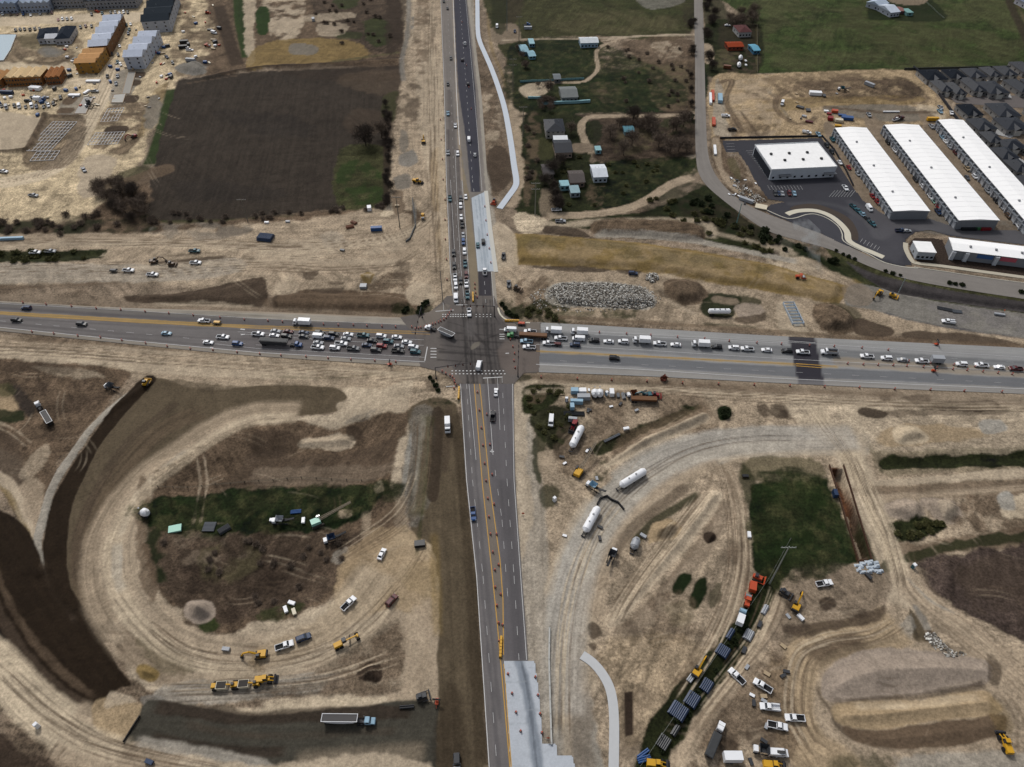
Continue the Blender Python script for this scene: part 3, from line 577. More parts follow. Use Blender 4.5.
P('brown', '712 138 724 138 728 160 748 190 760 200 752 206 730 190 712 160', 1.2, 1.2, .95, n=.3); P('tan','712 140 720 140 724 168 742 190 732 190 714 162',1,1,.8); P('brown', '726 160 740 158 752 184 768 196 760 206 740 190', 1, 1.2, .9, n=.4, patch=3); P('moss','728 160 736 160 742 180 734 176',1,1,.7)
P('beige','844 192 856 184 880 200 896 222 880 226 862 206',1,1,.9)
# ditch and embankment to the east
P('olive', '826 248 850 254 900 272 960 286 1040 296 1180 310 1180 330 1024 318 950 304 890 296 850 278', 1.2, 1.2, n=.35)
P('dgreen', '780 240 816 246 846 262 880 284 940 298 1040 308 1180 322 1180 332 1024 320 950 308 880 296 836 272 800 264', 1.2, 2, .6, patch=7)
P((70,66,66), '846 261 866 270 886 277 950 290 1024 301 1180 321 1180 332 1040 315 960 303 905 293 880 284 858 272', .7, .5, n=.12, dir='880 284 1020 308', st=.2)
P('tan', '690 252 768 262 800 256 824 266 850 280 900 300 1030 316 1180 336 1180 350 1024 346 880 334 768 326 690 318 680 270', 2, 2, .9, n=.25); P('ltan', '768 244 800 254 824 272 810 282 780 272 766 260', 1.5, 2, .7, patch=6); P('ltan','870 296 940 306 1040 318 1040 324 930 310',1.2,1.2,.7); T('ochre','850 278 892 300 960 312',3,1.5,.5)
P('mbrown', '768 236 776 230 780 246 776 262 770 256', 1, 1.2, .8); P('grey', '768 234 792 240 786 256 770 250', 3, 3, .15)
T('ltan', '520 216 560 226 600 222 700 222 710 240', 6, 2.5, .8); P('brown', '594 222 640 219 690 222 704 230 706 242 680 242 640 238 596 236', 1.5, 1.8, .9, n=.3, dir='600 228 690 230', st=.25); P('dbrown', '538 228 560 226 588 234 584 238 548 234', 1.2, 1.5, .8); P('ptan', '514 214 530 214 544 222 540 232 524 232 516 226', 1, 2, .9, n=.3, patch=0)
T('gravel', '592 236 640 236 700 242 768 256 800 262', 4.4, .8, .9, st=.2); T('ltan', '710 232 768 246 800 256', 4, 2, .6)
P('ochre', '513 233 560 236 640 243 700 251 768 264 848 286 846 294 838 306 800 298 768 292 700 282 640 272 580 268 515 265', .7, .5, .95, n=.12, dir='520 250 620 256', st=.3, sm=False)
P('sand', '540 240 600 244 700 256 768 270 836 286 830 300 768 288 660 272 560 264 530 256', 3, 3, .5, dir='540 250 640 258', st=.45, patch=8); P('olive','515 236 620 244 760 270 740 276 600 258 516 250',4,3,.4,dir='520 240 620 246',st=.5,patch=10)
T('dbrown', '514 232 580 236 600 240', 1.2, .5, .7); P('ltan', '494 222 513 232 517 266 500 272 492 250', 1, 1, .8)
P('tan', '496 268 640 272 768 292 845 306 850 316 900 330 850 336 768 332 640 324 540 318 500 310', 1.5, 2, .85, n=.25); P('dbrown', '530 266 570 266 608 269 604 272 560 271', .9, 1, .8); P('dbrown', '616 269 640 271 636 274 620 273', .7, .7, .7)
P('brown', '516 282 550 280 548 316 520 312', 2.5, 3, .7, n=.4, patch=4); P('dolive', '514 306 560 300 572 318 560 324 518 320', 1.5, 2.5, .9, n=.45, patch=5); P('dolive','608 308 634 306 636 318 606 318',1.5,2,.8,patch=4); P('olive','560 312 632 310 630 318 570 320',1.2,1.5,.5,patch=4)
P('gravel', '548 288 560 282 600 282 640 286 654 296 656 306 640 310 600 308 560 306 546 298', 1.2, 1.5, n=.3)
P('brown', '664 284 680 279 700 282 708 294 700 304 680 306 668 300', 1.2, 1.5, .9, n=.25); P('dgreen', '706 298 712 293 740 297 736 308 732 318 708 316 700 306', 1, 1.5, .95); P('beige', '714 296 736 299 736 304 714 302', 1, 1, .8); P('dolive', '740 296 760 300 758 304 742 302', .8, 1.5, .8); P('pink','736 306 760 304 764 314 740 318',1,1.5,.8); P('mbrown','736 318 760 314 766 310 764 320 742 324',1,1.2,.8); P('mbrown', '660 290 668 296 668 298 660 296', .6, .5, .7); T('dolive','700 324 730 325 760 328',1.6,.8,.8); T('ltan','664 298 690 312 700 316',3,1,.6,twin=0)
P('brown', '814 306 830 303 850 312 858 322 850 332 830 334 818 326', 1.5, 2, .9, n=.4, dir='814 306 850 330', st=.2); P('mbrown', '856 318 880 324 894 328 890 336 856 334', .9, 1, .95); P('mbrown', '904 332 940 332 1000 338 1020 346 960 342 908 338', .9, 1, .9); P('dolive','830 304 850 306 862 316 850 318',1,1.2,.6)
P('ltan', '776 306 786 302 796 302 808 330 796 336 782 332', 1.2, 1.2, .8); P('bgravel', '788 305 794 304 801 324 793 324', .5, .3)
P('grey', '846 290 856 284 872 286 900 292 940 301 1024 314 1180 334 1180 358 1024 338 960 330 900 318 866 308 846 304', .8, .8, n=.14, dir='870 296 1020 326', st=.3); P('beige', '842 286 858 283 874 292 870 306 848 302', 1.2, 1.2, .6); P('asphalt','930 302 1030 316 1180 334 1180 356 1024 336 950 326',4,3,.6,dir='940 310 1020 326',st=.3,patch=9); T('dasph','880 312 940 326 1024 338 1060 343',1.6,.8,.6)
# verges of the highway
T('beige', '-60 296 60 300 160 307 256 310 340 313 420 318', 4, 1.2, .7, st=.3); T('brown', '540 316 640 322 768 331 900 340 1024 346 1180 356', 3, 1.2, .7); T('beige', '516 372 640 378 768 386 900 394 1024 399 1180 408', 8, 2, .7, st=.3); T('brown','520 376 640 381 768 389 900 395',2.4,1.4,.6)
P('dolive','500 300 512 300 516 318 506 322 500 314',1,1.5,.7,patch=3); P('dolive','516 382 512 376 530 374 530 380',1,1,.7)
T('ptan', '300 418 256 420 222 434 186 458 152 484 126 516 112 552 118 592 142 626 176 652 220 664', 6, 1.5, .5, st=.25); T('ltan', '380 566 352 604 310 640 256 660', 14, 3, .6, st=.3)
T('ptan', '812 404 832 434 850 456 862 484 876 514 890 546 902 578', 7, 1.4, .7, st=.3); T((178,171,160), '860 438 800 438 740 441 690 452 648 474 616 502 590 540 572 590 564 650 562 720', 13, 3, .75, st=.25); T((190,182,168), '800 446 730 450 680 464 640 490 606 528 584 580', 5, 1.5, .6, st=.2)
T('ptan', '-60 636 0 672 40 710 84 738 130 752', 7, 1.6, .6, st=.25); T('ltan', '444 20 440 100 442 180 446 280', 4, 1.5, .6); T('ltan', '0 246 100 242 200 244 300 248 400 236 436 210', 7, 2, .6, st=.3); T('ltan', '120 270 200 264 300 262 400 262', 5, 1.5, .45, st=.3)
T('ltan', '80 346 200 356 330 367 420 376', 3, 1, .6); T('ptan', '0 352 60 358 140 370', 2.5, 1, .6); T('ltan', '520 392 640 388 760 396 860 402 1000 406', 3, 1.2, .6)
for q_ in ('152 498 384 482 370 508 256 530 150 530', '754 484 822 479 858 560 770 572', '516 46 600 42 690 100 520 110', '600 164 694 158 690 176 606 206'):
    P('olive', q_, 2, 4, .75, n=.4, patch=5); P('dgreen', q_, 2, 4, .7, n=.35, patch=3.4)
T('tan', '618 40 602 46 596 54 598 68 592 76 580 82 540 82', 3.0, .5, .95); T('ltan', '500 40 560 39 600 38 640 36 694 34', 2.8, .5, .9); P('ltan', '522 86 546 82 548 92 530 98 520 92', .8, .8, .9)
T('tan', '700 114 650 116 600 116 584 120 582 134 592 155', 5, .6, .95); T('tan', '545 216 600 214 640 204 668 186 694 176', 6.5, .7, .95); P('beige', '572 144 592 144 592 152 572 152', .8, .5, .9)
for q_ in ('716 84 732 80 726 100 736 120 744 134', '790 90 776 100 780 114 800 124 818 116', '872 82 900 80 918 92 900 100 876 96', '800 86 860 80 920 88', '820 106 880 112 940 112'):
    T('brown', q_, 4, 1.5, .7, st=.5); T('mbrown', q_, .8, .4, .6, twin=2.6)
P('brown', '744 92 780 84 850 82 880 92 840 100 780 104', 3, 5, .6, n=.4, patch=7); P('mbrown', '878 82 906 80 924 94 896 98', 2, 3, .6, n=.4, patch=6); P('brown', '730 120 760 116 770 136 736 138', 2, 3, .6, n=.4, patch=6)
P('bgreen', '752 484 822 479 850 540 762 560', 2, 4, .2, patch=12, dir='760 500 840 500', st=.3)
# loops and churned wheel marks over bare ground
rs = random.Random(5)
def ruts(n, x0, x1, y0, y1, dirx, col='brown', w=.55):
    for i in range(n):
        x = rs.uniform(x0, x1); y = rs.uniform(y0, y1); a = dirx + rs.gauss(0, .45); L = []
        k = rs.gauss(0, .12); st_ = rs.uniform(4, 9)
        for j in range(7):
            L.append((x, y)); x += math.cos(a)*st_; y += math.sin(a)*st_*.75; a += k
        T(rs.choice([col, 'mbrown', 'ltan', 'tan']), L, w, .4, rs.uniform(.15, .38), warp=.3, st=.1, twin=rs.choice([0, 2.0, 2.2]))
ruts(26, 290, 430, 236, 300, 0); ruts(16, 20, 240, 264, 300, 0); ruts(22, 20, 110, 366, 470, 2.0); ruts(40, 160, 380, 430, 610, .2)
ruts(22, 900, 1010, 500, 600, .3); ruts(24, 780, 880, 570, 640, .2); ruts(26, 690, 790, 640, 760, 2.3); ruts(24, 600, 720, 480, 680, 2.4)
ruts(18, 560, 700, 400, 470, 2.7); ruts(16, 640, 780, 270, 320, .1); ruts(18, 730, 930, 76, 136, 0); ruts(14, 400, 440, 20, 220, 1.6); ruts(20, 90, 148, 20, 170, 1); ruts(18, 800, 1010, 640, 760, 0); ruts(14,120,300,620,700,.3)
HR = ['300 418 256 420 222 434 186 458 152 484 126 516 112 552 118 592 142 626 176 652 220 664 280 662 330 646 370 616 400 580 420 548', '-60 636 0 672 40 710 84 738 130 752 220 770', '812 404 832 434 850 456 862 484 876 514 890 546 902 590', '860 438 800 438 740 441 690 452 648 474 616 502 590 540 572 590 564 650 562 740', '0 246 100 242 200 244 300 248 400 236 436 210', '-60 270 60 266 150 270 260 262 330 266 400 262', '903 560 915 590 940 614 970 636 1000 664 1040 700', '900 620 870 636 830 642 800 656 790 690 792 720 810 750', '722 462 732 480 738 510 742 560 734 600 716 640 680 700', '430 20 432 100 434 180 438 280', '-60 346 80 352 200 362 330 370 430 376', '520 390 640 390 760 398 900 406 1100 412', '116 62 102 95 82 132 50 170 0 182', '340 556 400 520 420 480 424 420', '778 590 762 630 736 668 700 714', '170 692 256 688 330 680 390 660', '700 500 640 580 612 628']
rq = random.Random(77)
for h_ in HR:
    for k in range(7):
        q0 = pts(h_); dx, dy = rq.gauss(0, 5), rq.gauss(0, 3.5); q1 = [(a+dx+rq.gauss(0, 1.2), b+dy+rq.gauss(0, .9)) for a, b in q0]
        i0 = rq.randrange(0, max(1, len(q1)-3)); q1 = q1[i0:i0+rq.randrange(3, 9)]
        if len(q1) > 2: T(rq.choice(['mbrown', 'brown', 'brown', 'ptan']), q1, rq.uniform(.35, .6), .25, rq.uniform(.35, .75), warp=.15, st=.05, twin=rq.choice([2.0, 2.1, 2.4]))
# global grain: churned, veined earth
cw = fbm(X/16, Y/16, 4, 71)*7
vein = 1-np.abs(fbm((X+cw)/7, (Y-cw)/5, 5, 52))*3.0
mk = sstep(-.1, .5, fbm(X/45, Y/45, 4, 73))
RG3 = RG[..., None]
C *= 1 - .45*(np.clip(vein, 0, 1)*mk)[..., None]*RG3
sp = fbm(X/5.5, Y/5.5, 5, 81); C *= 1 + (.5*np.clip(sp-.15, 0, 1) - .9*np.clip(-sp-.2, 0, 1))[..., None]*RG3
g1 = fbm(X/3.2, Y/3.2, 4, 41); g2 = fbm(X/.9, Y/.9, 3, 43); g3 = fbm(X/90, Y/90, 3, 47); rid = 1-np.abs(fbm(X/11, Y/11, 5, 51))*2.2
ww = [fbm(X/38, Y/38, 2, 90+i) for i in range(3)]; mxw = np.maximum(np.maximum(ww[0], ww[1]), ww[2]); sw = 0; tw = 0
for i, a_ in enumerate((.1, 1.15, 2.2)):
    wt = np.exp((ww[i]-mxw)*14); wx = X + 5*ww[(i+1) % 3]; sw = sw + wt*fbm((wx*math.cos(a_)+Y*math.sin(a_))/17, (-wx*math.sin(a_)+Y*math.cos(a_))/1.7, 4, 95+i); tw = tw + wt
sw = sw/tw; C *= np.clip(1 + .55*sw*(.12+.88*RG), .4, 1.6)[..., None]
C *= np.clip(1 + (.30*g1 + .30*g2)*(.25+.75*RG) + .07*g3 + .10*np.clip(rid-.55, 0, 1)*2*RG - .04*RG, .4, 1.7)[..., None]

# ================================================================== relief
MOUND('824 692 828 674 852 656 882 650 940 653 986 664 990 676 982 682 900 694 860 698 834 700', 1.8, 8); MOUND('834 718 838 706 870 703 960 693 988 691 1000 712 970 717 870 729 842 725', 2.2, 7)
MOUND('846 727 870 731 970 719 1002 713 1008 726 1000 736 910 748 870 745', .5, 4); MOUND('187 603 194 599 208 599 214 606 213 616 200 623 188 619', 4.5, 4.5)
MOUND('278 294 400 296 394 313 280 312', 2.0, 5); MOUND('662 285 680 280 700 283 707 294 700 303 680 305 668 299', 3.2, 5); MOUND('548 289 560 283 600 283 640 287 653 297 654 306 600 307 560 305', 1.6, 4, rough=.6)
MOUND('594 222 640 220 690 223 703 231 704 241 680 241 640 237 596 235', 2.6, 4); MOUND('513 233 640 243 768 264 846 286 838 305 768 291 640 271 515 264', 2.2, 5, sm=False, rough=.05)
MOUND('816 307 830 304 850 313 857 322 850 331 830 333 818 325', 3.4, 5); MOUND('650 530 660 522 672 520 679 528 675 537 656 541', 3, 4); MOUND('886 505 910 499 923 507 921 523 900 519 888 513', 2.2, 4); MOUND('924 501 944 499 961 507 957 519 944 523 931 513', 2.6, 4)
MOUND('137 669 146 665 157 670 155 679 142 679', 2.0, 3); MOUND('178 67 196 61 206 65 204 72 190 74 179 70', 2.5, 6); MOUND('300 437 345 431 349 443 300 445', 1.6, 4); MOUND('705 535 710 532 716 535 715 540 708 543', 1.6, 1.6)
MOUND('700 412 640 438 608 462 602 468 650 446 706 422', 2.4, 4); MOUND('702 498 716 492 720 500 690 542 640 598 616 624 612 620', 1.4, 4); MOUND('894 429 910 425 924 433 926 439 900 443', 2, 4); MOUND('359 669 370 663 378 665 382 679 374 683 361 679', 1.8, 3)
MOUND('152 484 200 452 256 430 392 410 390 500 370 550 330 596 256 620 206 626 160 588 150 530', -2.6, 14); MOUND('130 298 215 288 260 280 262 303 160 302', 1.0, 4); MOUND('39 50 50 46 62 51 56 56 46 57', -1.2, 4)
MOUND('844 266 896 284 960 296 1040 306 1180 320 1180 328 1040 314 950 302 890 292', -2.5, 5); MOUND('909 608 922 625 929 640 915 639', -1.0, 3)
MOUND('832 470 843 470 868 556 858 560', -4.0, .6, sm=False, rough=0)
BANK('205 78 258 68 320 65 402 60', 8, 1.4); BANK('146 386 96 424 54 486 38 545 40 572', 6, .8); BANK('46 113 36 135 24 150 -20 152', 7, 1.4); BANK('44 116 86 117', 6, 1.2)
BANK('784 566 770 600 738 655 690 724 660 770', 10, -1.2); BANK('884 464 1024 456', 9, -.9); BANK('600 452 660 422 700 406', 8, -.8); BANK('0 258 100 254', 7, -.9); BANK('362 278 372 278', 8, 1.5)
FLAT('-150 300 60 303 160 309 256 314 340 316 430 318 444 300 440 190 436 90 432 -60 474 -60 482 60 490 190 500 300 520 312 640 320 768 332 900 342 1024 346 1180 352 1180 410 1024 398 768 384 516 372 532 480 546 660 580 770 610 900 490 900 462 500 448 376 430 366 256 356 0 334 -150 322', 3)
FLAT('690 -60 708 -60 710 140 724 176 768 206 840 234 900 260 1024 284 1180 300 1180 220 1060 120 940 118 820 126 712 138 712 180 740 214 800 244 850 262 1024 296 1180 312 1180 290', 0)
FLAT('-150 -60 180 -60 178 70 140 110 0 110 -150 110', 1); FLAT('912 60 1180 56 1180 300 1040 296 850 200 820 130 940 118', 1)
FLAT('716 136 826 134 860 186 900 216 1060 222 1180 240 1180 310 1040 304 920 284 850 258 780 236 736 214 706 188 696 150', 0)
FLAT('694 -60 704 -60 707 140 722 180 706 184 696 150', 3)
FLAT('492 262 500 262 524 320 490 316', 2)
FLAT('474 -60 482 -60 492 60 518 140 520 184 500 212 490 190 500 130 484 60', 0)
FLAT('578 650 600 654 618 690 620 800 606 800 604 710 590 668', 0)
und = .35*fbm(X/26, Y/26, 3, 61) + .22*fbm(X/7, Y/7, 3, 63) + .10*fbm(X/2.2, Y/2.2, 3, 65)
Z = (HT + und)*FL + (FL-1)*.10
Z[VV < -120] *= .3
rows, cols = X.shape
co = np.stack([X, Y, Z], -1).reshape(-1, 3).astype(np.float32)
idx = np.arange(rows*cols).reshape(rows, cols)
f = np.stack([idx[1:, :-1], idx[1:, 1:], idx[:-1, 1:], idx[:-1, :-1]], -1).reshape(-1, 4)
me = bpy.data.meshes.new('ground'); me.vertices.add(len(co)); me.vertices.foreach_set('co', co.ravel())
me.loops.add(f.size); me.loops.foreach_set('vertex_index', f.ravel().astype(np.int32))
me.polygons.add(len(f)); me.polygons.foreach_set('loop_start', np.arange(0, f.size, 4, dtype=np.int32)); me.polygons.foreach_set('loop_total', np.full(len(f), 4, np.int32))
me.polygons.foreach_set('use_smooth', np.ones(len(f), bool)); me.update(calc_edges=True)
ca = me.color_attributes.new('tone', 'FLOAT_COLOR', 'POINT')
ca.data.foreach_set('color', np.concatenate([np.clip(C, .004, .8).reshape(-1, 3), (.3+.7*RG).reshape(-1, 1)], 1).ravel().astype(np.float32))
me.materials.append(vmat('earth', .95, 1.1, .85, 4, .6, .35))
ground = link(bpy.data.objects.new('ground', me)); tag(ground, 'bare graded earth, fields and haul tracks of the roadworks', None, None, 'structure')
s = MB(); s.add([(-30000,-30000,-4),(30000,-30000,-4),(30000,30000,-4),(-30000,30000,-4)], [(0,1,2,3)])
tag(s.build('distant_ground', mat('distant_earth', 'beige', .95)), 'earth plain beyond the roadworks', None, None, 'structure')
def zat(x, y):
    """height of the ground at a world point"""
    px, py = proj(x, y)
    c = np.interp(px, us, np.arange(len(us))); r = np.interp(py, vs_, np.arange(len(vs_)))
    return float(Z[int(round(r)), int(round(c))])
# ================================================================== roads, slabs, kerbs and painted lines
asphalt_m = vmat('worn_asphalt', .9, 1.6, .13, 8, .15, .03)
def curve_mesh(name, XX, YY, CC, z, keep=None, material=None, label=None, crown=0.0):
    r, c = XX.shape; me = bpy.data.meshes.new(name)
    co = np.stack([XX, YY, np.full(XX.shape, z)], -1).reshape(-1, 3).astype(np.float32)
    ix = np.arange(r*c).reshape(r, c); f = np.stack([ix[1:, :-1], ix[1:, 1:], ix[:-1, 1:], ix[:-1, :-1]], -1).reshape(-1, 4)
    a = co[f]; area = np.cross(a[:, 1]-a[:, 0], a[:, 2]-a[:, 0])[:, 2]
    if area.mean() < 0: f = f[:, ::-1]
    if keep is not None: f = f[keep[:-1, :-1].reshape(-1)]
    me.vertices.add(len(co)); me.vertices.foreach_set('co', co.ravel()); me.loops.add(f.size); me.loops.foreach_set('vertex_index', np.ascontiguousarray(f).ravel().astype(np.int32))
    me.polygons.add(len(f)); me.polygons.foreach_set('loop_start', np.arange(0, f.size, 4, dtype=np.int32)); me.polygons.foreach_set('loop_total', np.full(len(f), 4, np.int32)); me.update(calc_edges=True)
    ca = me.color_attributes.new('tone', 'FLOAT_COLOR', 'POINT'); ca.data.foreach_set('color', np.concatenate([np.clip(CC, .004, .8).reshape(-1, 3), np.ones((len(co), 1), np.float32)], 1).ravel().astype(np.float32))
    me.materials.append(material or asphalt_m); o = link(bpy.data.objects.new(name, me)); return tag(o, label, None, None, 'structure')
def resamp(Pw, n):
    Pw = np.array(Pw); d = np.r_[0, np.cumsum(np.hypot(*np.diff(Pw, axis=0).T))]
    s = np.linspace(0, d[-1], n); return np.interp(s, d, Pw[:, 0]), np.interp(s, d, Pw[:, 1])
def strip(name, A, B, base, na=14, step=1.2, z=.06, paint=None, label=None, material=None, n=.07, st=.14, sm=True):
    """a road surface between two edge lines"""
    global X, Y, C
    A = pts(A); B = pts(B)
    if sm: A = catmull(A, False, 6); B = catmull(B, False, 6)
    A = [G(*q) for q in A]; B = [G(*q) for q in B]
    L_ = sum(math.dist(A[i], A[i+1]) for i in range(len(A)-1)); nl = max(int(L_/step), 4)
    same = len(A) == len(B)
    if same:      # matched points: keep cross-sections together
        t = np.linspace(0, len(A)-1, nl); k = np.arange(len(A)); A = np.array(A); B = np.array(B)
        ax, ay = np.interp(t, k, A[:, 0]), np.interp(t, k, A[:, 1]); bx, by = np.interp(t, k, B[:, 0]), np.interp(t, k, B[:, 1])
    else: ax, ay = resamp(A, nl); bx, by = resamp(B, nl)
    s = np.linspace(0, 1, na)[:, None]
    sX, sY, sC = X, Y, C
    X = ax*(1-s)+bx*s; Y = ay*(1-s)+by*s; al = np.linspace(0, L_, nl)[None, :]+X*0; wd = float(np.mean(np.hypot(ax-bx, ay-by))); cr = s*wd + X*0
    k = 1 + n*fbm(X/9, Y/9, 4, len(name)) + st*fbm(al/40, cr/1.3, 3, len(name)*3.) + .05*fbm(X/1.5, Y/1.5, 2, 5)
    C = (np.array(alb(base), np.float32)*k[..., None]).astype(np.float32)
    CANVAS[0] = 1
    if paint: paint()
    CANVAS[0] = None
    o = curve_mesh(name, X, Y, C, z, None, material, label)
    X, Y, C = sX, sY, sC; return o
def pad(name, poly, base, res=.7, z=.05, paint=None, label=None, material=None, sm=False, n=.08):
    """a paved area of any outline"""
    global X, Y, C
    q = pts(poly); q = catmull(q, True, 4) if sm else q; w = [G(*a) for a in q]
    xs = [a[0] for a in w]; ys = [a[1] for a in w]; sX, sY, sC = X, Y, C
    X, Y = np.meshgrid(np.arange(min(xs), max(xs)+res, res), np.arange(min(ys), max(ys)+res, res))
    k = 1 + n*fbm(X/9, Y/9, 4, len(name)) + .05*fbm(X/1.5, Y/1.5, 2, 5); C = (np.array(alb(base), np.float32)*k[..., None]).astype(np.float32)
    CANVAS[0] = 1
    if paint: paint()
    CANVAS[0] = None
    keep = sdf(w, X+res/2, Y+res/2) > 0
    o = curve_mesh(name, X, Y, C, z, keep, material, label); X, Y, C = sX, sY, sC; return o
# ---- east-west highway
HT_ = '-150 292 0 301 128 308 256 311.5 400 317.5 470 320 540 322.5 640 328 768 335.5 900 342 1024 348 1180 356.5'
HB_ = '-150 316 0 331 128 344 256 356 430 367 470 369 520 371.5 640 376 768 382.5 900 389 1024 394 1180 403'
def paint_ew():
    T('gravel', '-150 294 0 302 128 310 256 315 400 321 440 322', 6.5, 1.0, .9, st=.3); T('tan', '-150 293 0 301 256 312 430 318', 1.5, .8, .6)
    T((98,95,95), '-150 298 0 306 128 314 256 322 400 328.5 450 331', 5.5, .8, .8)
    T((166,140,92), '-150 303 0 313 128 320.5 256 327 350 330.5 430 333.5', 2.4, .5, .9)
    T((106,101,102), '256 336 350 341 440 346', 16, 3, .45); T((96,91,91), '330 338 450 344', 18, 6, .4)
    for q_ in ('-150 300 0 308.5 128 316 256 324', '256 336 350 337 430 338.5', '0 318 128 325 256 331', '0 323 128 334 256 340 430 344', '0 328 128 338.5 256 348 430 352', '256 344 430 348.5'): T((90,86,86), q_, 1.3, .8, .4)
    T((150,142,130), '-150 314 0 329 128 342 256 354 430 366', 2.4, .8, .85)
    P((152,152,152), '536 318 640 322 768 330 900 337 1180 350 1180 410 900 396 768 388 640 382 536 378', 2, .5, .95, sm=False, n=.07)
    P((122,102,92), '512 316 538 318 537 376 512 376', 1.0, .3, .85, sm=False)
    T((114,116,118), '540 336 640 342 768 350 900 358 1024 366 1180 375', 6.5, 1.2, .75, st=.15); T((120,121,122), '540 345 640 349 768 357', 3, 1, .5)
    T((160,160,158), '540 325 640 331 768 338 1024 351 1180 359', 5, 1, .6, st=.2)
    T((172,150,110), '540 351.5 640 356.5 768 363 836 367', 1.6, .5, .8); T((160,146,126), '840 362 900 366 1024 373 1180 381', 6, 1.5, .7)
    T((108,110,114), '540 357.5 640 362.5 768 370.5 900 376.5 1024 383 1180 391', 6.2, .9, .85, st=.1)
    for q_ in ('540 334 640 339.5 768 347 900 355 1024 363', '540 338 640 344 768 352', '540 347 640 352 768 360 1024 372', '540 360 768 372 1024 384'): T((112,112,114), q_, 1.2, .8, .45)
    T((150,146,140), '540 368 640 372 768 379 900 386 1024 391 1180 400', 4, 1, .7, st=.25)
    P((50,48,56), '787 330 813.5 331 823.8 382 798 382', .3, .0, .95, sm=False, n=.1); P((110,108,110), '798 379 824 380 825 386 798 386', .3, 0, .9, sm=False); P((78,74,76), '787 330 814 331 815.5 341 789 339.5', .5, .5, .6, sm=False)
strip('highway', HT_, HB_, 'asphalt', 64, 1.0, .06, paint_ew, 'wide asphalt highway crossing from west to east')
# ---- north leg
NL = '437 -60 440.5 0 442 45 444 90 445 135 446 180 448 225 450 270 454.5 312'; NR = '467 -60 470.5 0 475.5 45 481 90 484.5 135 487.5 180 491.5 225 494.5 270 498 312'
def paint_n():
    P((66,66,75), '452 -60 464 -60 466.5 0 471 45 475.5 90 478 140 480.5 192 471 192 466 140 458.5 90 455.5 45 453.8 0', .5, .2, sm=False, n=.08, dir='462 0 474 180', st=.14)
    P('gravel', '464.5 -60 470 -60 472 0 483 90 490 180 492 200 486 200 479 100 467.5 0', .7, .5, .9, sm=False); T('tan', '453 0 456.5 90 459 140 462 180', 1.2, .6, .7)
    P((136,124,104), '461 150 466 180 470 200 477.5 270 480 304 471 304 469 270 466 230 463.5 190', .6, .5, .95, sm=False)
    P((90,84,82), '447 90 452 90 460 200 466 300 454 300', 2, .5, .55, sm=False, dir='449 100 458 280', st=.2); T((78,72,72), '448 130 451 200 455 290', 1.2, .6, .6); T((78,72,72), '458 150 462 230 467 300', 1.4, .6, .6)
    P((60,58,64), '478 271.5 491 271.5 493.5 308 479 308', .3, 0, .95, sm=False, n=.1, dir='484 272 486 305', st=.15); P('gravel', '491 271 495 271 498 308 493.5 308', .4, .2, .9, sm=False)
strip('north_road', NL, NR, (126,120,115), 44, 1.0, .08, paint_n, 'asphalt road running north from the crossing')
def paint_cs():
    for a, b in (('475.5 200', '483 270'), ('478.5 195', '486 270'), ('481.3 192', '489 270')): T((150,160,170), a + ' ' + b, .7, .3, .6, st=.1)
strip('concrete_slab_road', '471.5 198 473.8 225 477.8 271.5', '485.8 191.5 489 228 493.8 271.5', (184,192,200), 20, 1, .11, paint_cs, 'fresh pale concrete lanes north of the crossing', n=.05)
# ---- south leg
def paint_s():
    P((124,115,106), '474 378 480 378 490 484 502 576 504 663 500 663 497 625 492 576 482 484', .5, .3, .95, sm=False, dir='478 384 498 600', st=.15); P((124,116,110), '500 663 505 663 512 767 514 800 509 767', .4, .3, .9, sm=False)
    P((98,95,98), '484 378 512 378 514 480 521 576 527 661 505 661 503 576 491 484', .8, .4, .75, sm=False, dir='498 384 512 650', st=.22)
    P((84,82,84), '498 480 512 480 519 576 525 661 514 661 508 576', 2, .4, .5, sm=False, dir='498 384 512 650', st=.3)
    P((114,110,110), '460 378 474 378 482 484 492 576 509 767 492 767 476 576 466 480', .8, .4, .7, sm=False, dir='466 384 490 650', st=.25)
    T((86,84,86), '463 390 470 480 480 576 492 690 498 767', 1.3, .7, .5); T((86,84,86), '469 390 477 484 487 590 500 720', 1.2, .7, .45)
strip('south_road', '456 372 461 400 466 480 476 576 482 660 488.5 767 497 900', '514 372 514 400 515.5 480 522 576 528 660 533 767 540 900', (118,114,113), 60, .8, .08, paint_s, 'asphalt road running south from the crossing')
def paint_pad():
    T((128,136,146), '519 660 528 700 538 767 546 830', 3.2, 1.0, .9, st=.25); T((70,74,82), '521 660 529 700 537 767', .6, .3, .5)
    for k in range(10): T((160,166,172), f'505 {668+k*14} 545 {668+k*14}', .16, .1, .4)
pad('concrete_pad', '504 661 534.5 661 540 700 542 744 556 744 557 755 572 755 575 767 582 860 520 860 511 767', (190,196,204), .35, .12, paint_pad, 'fresh pale concrete lanes at the bottom of the south road', n=.05)
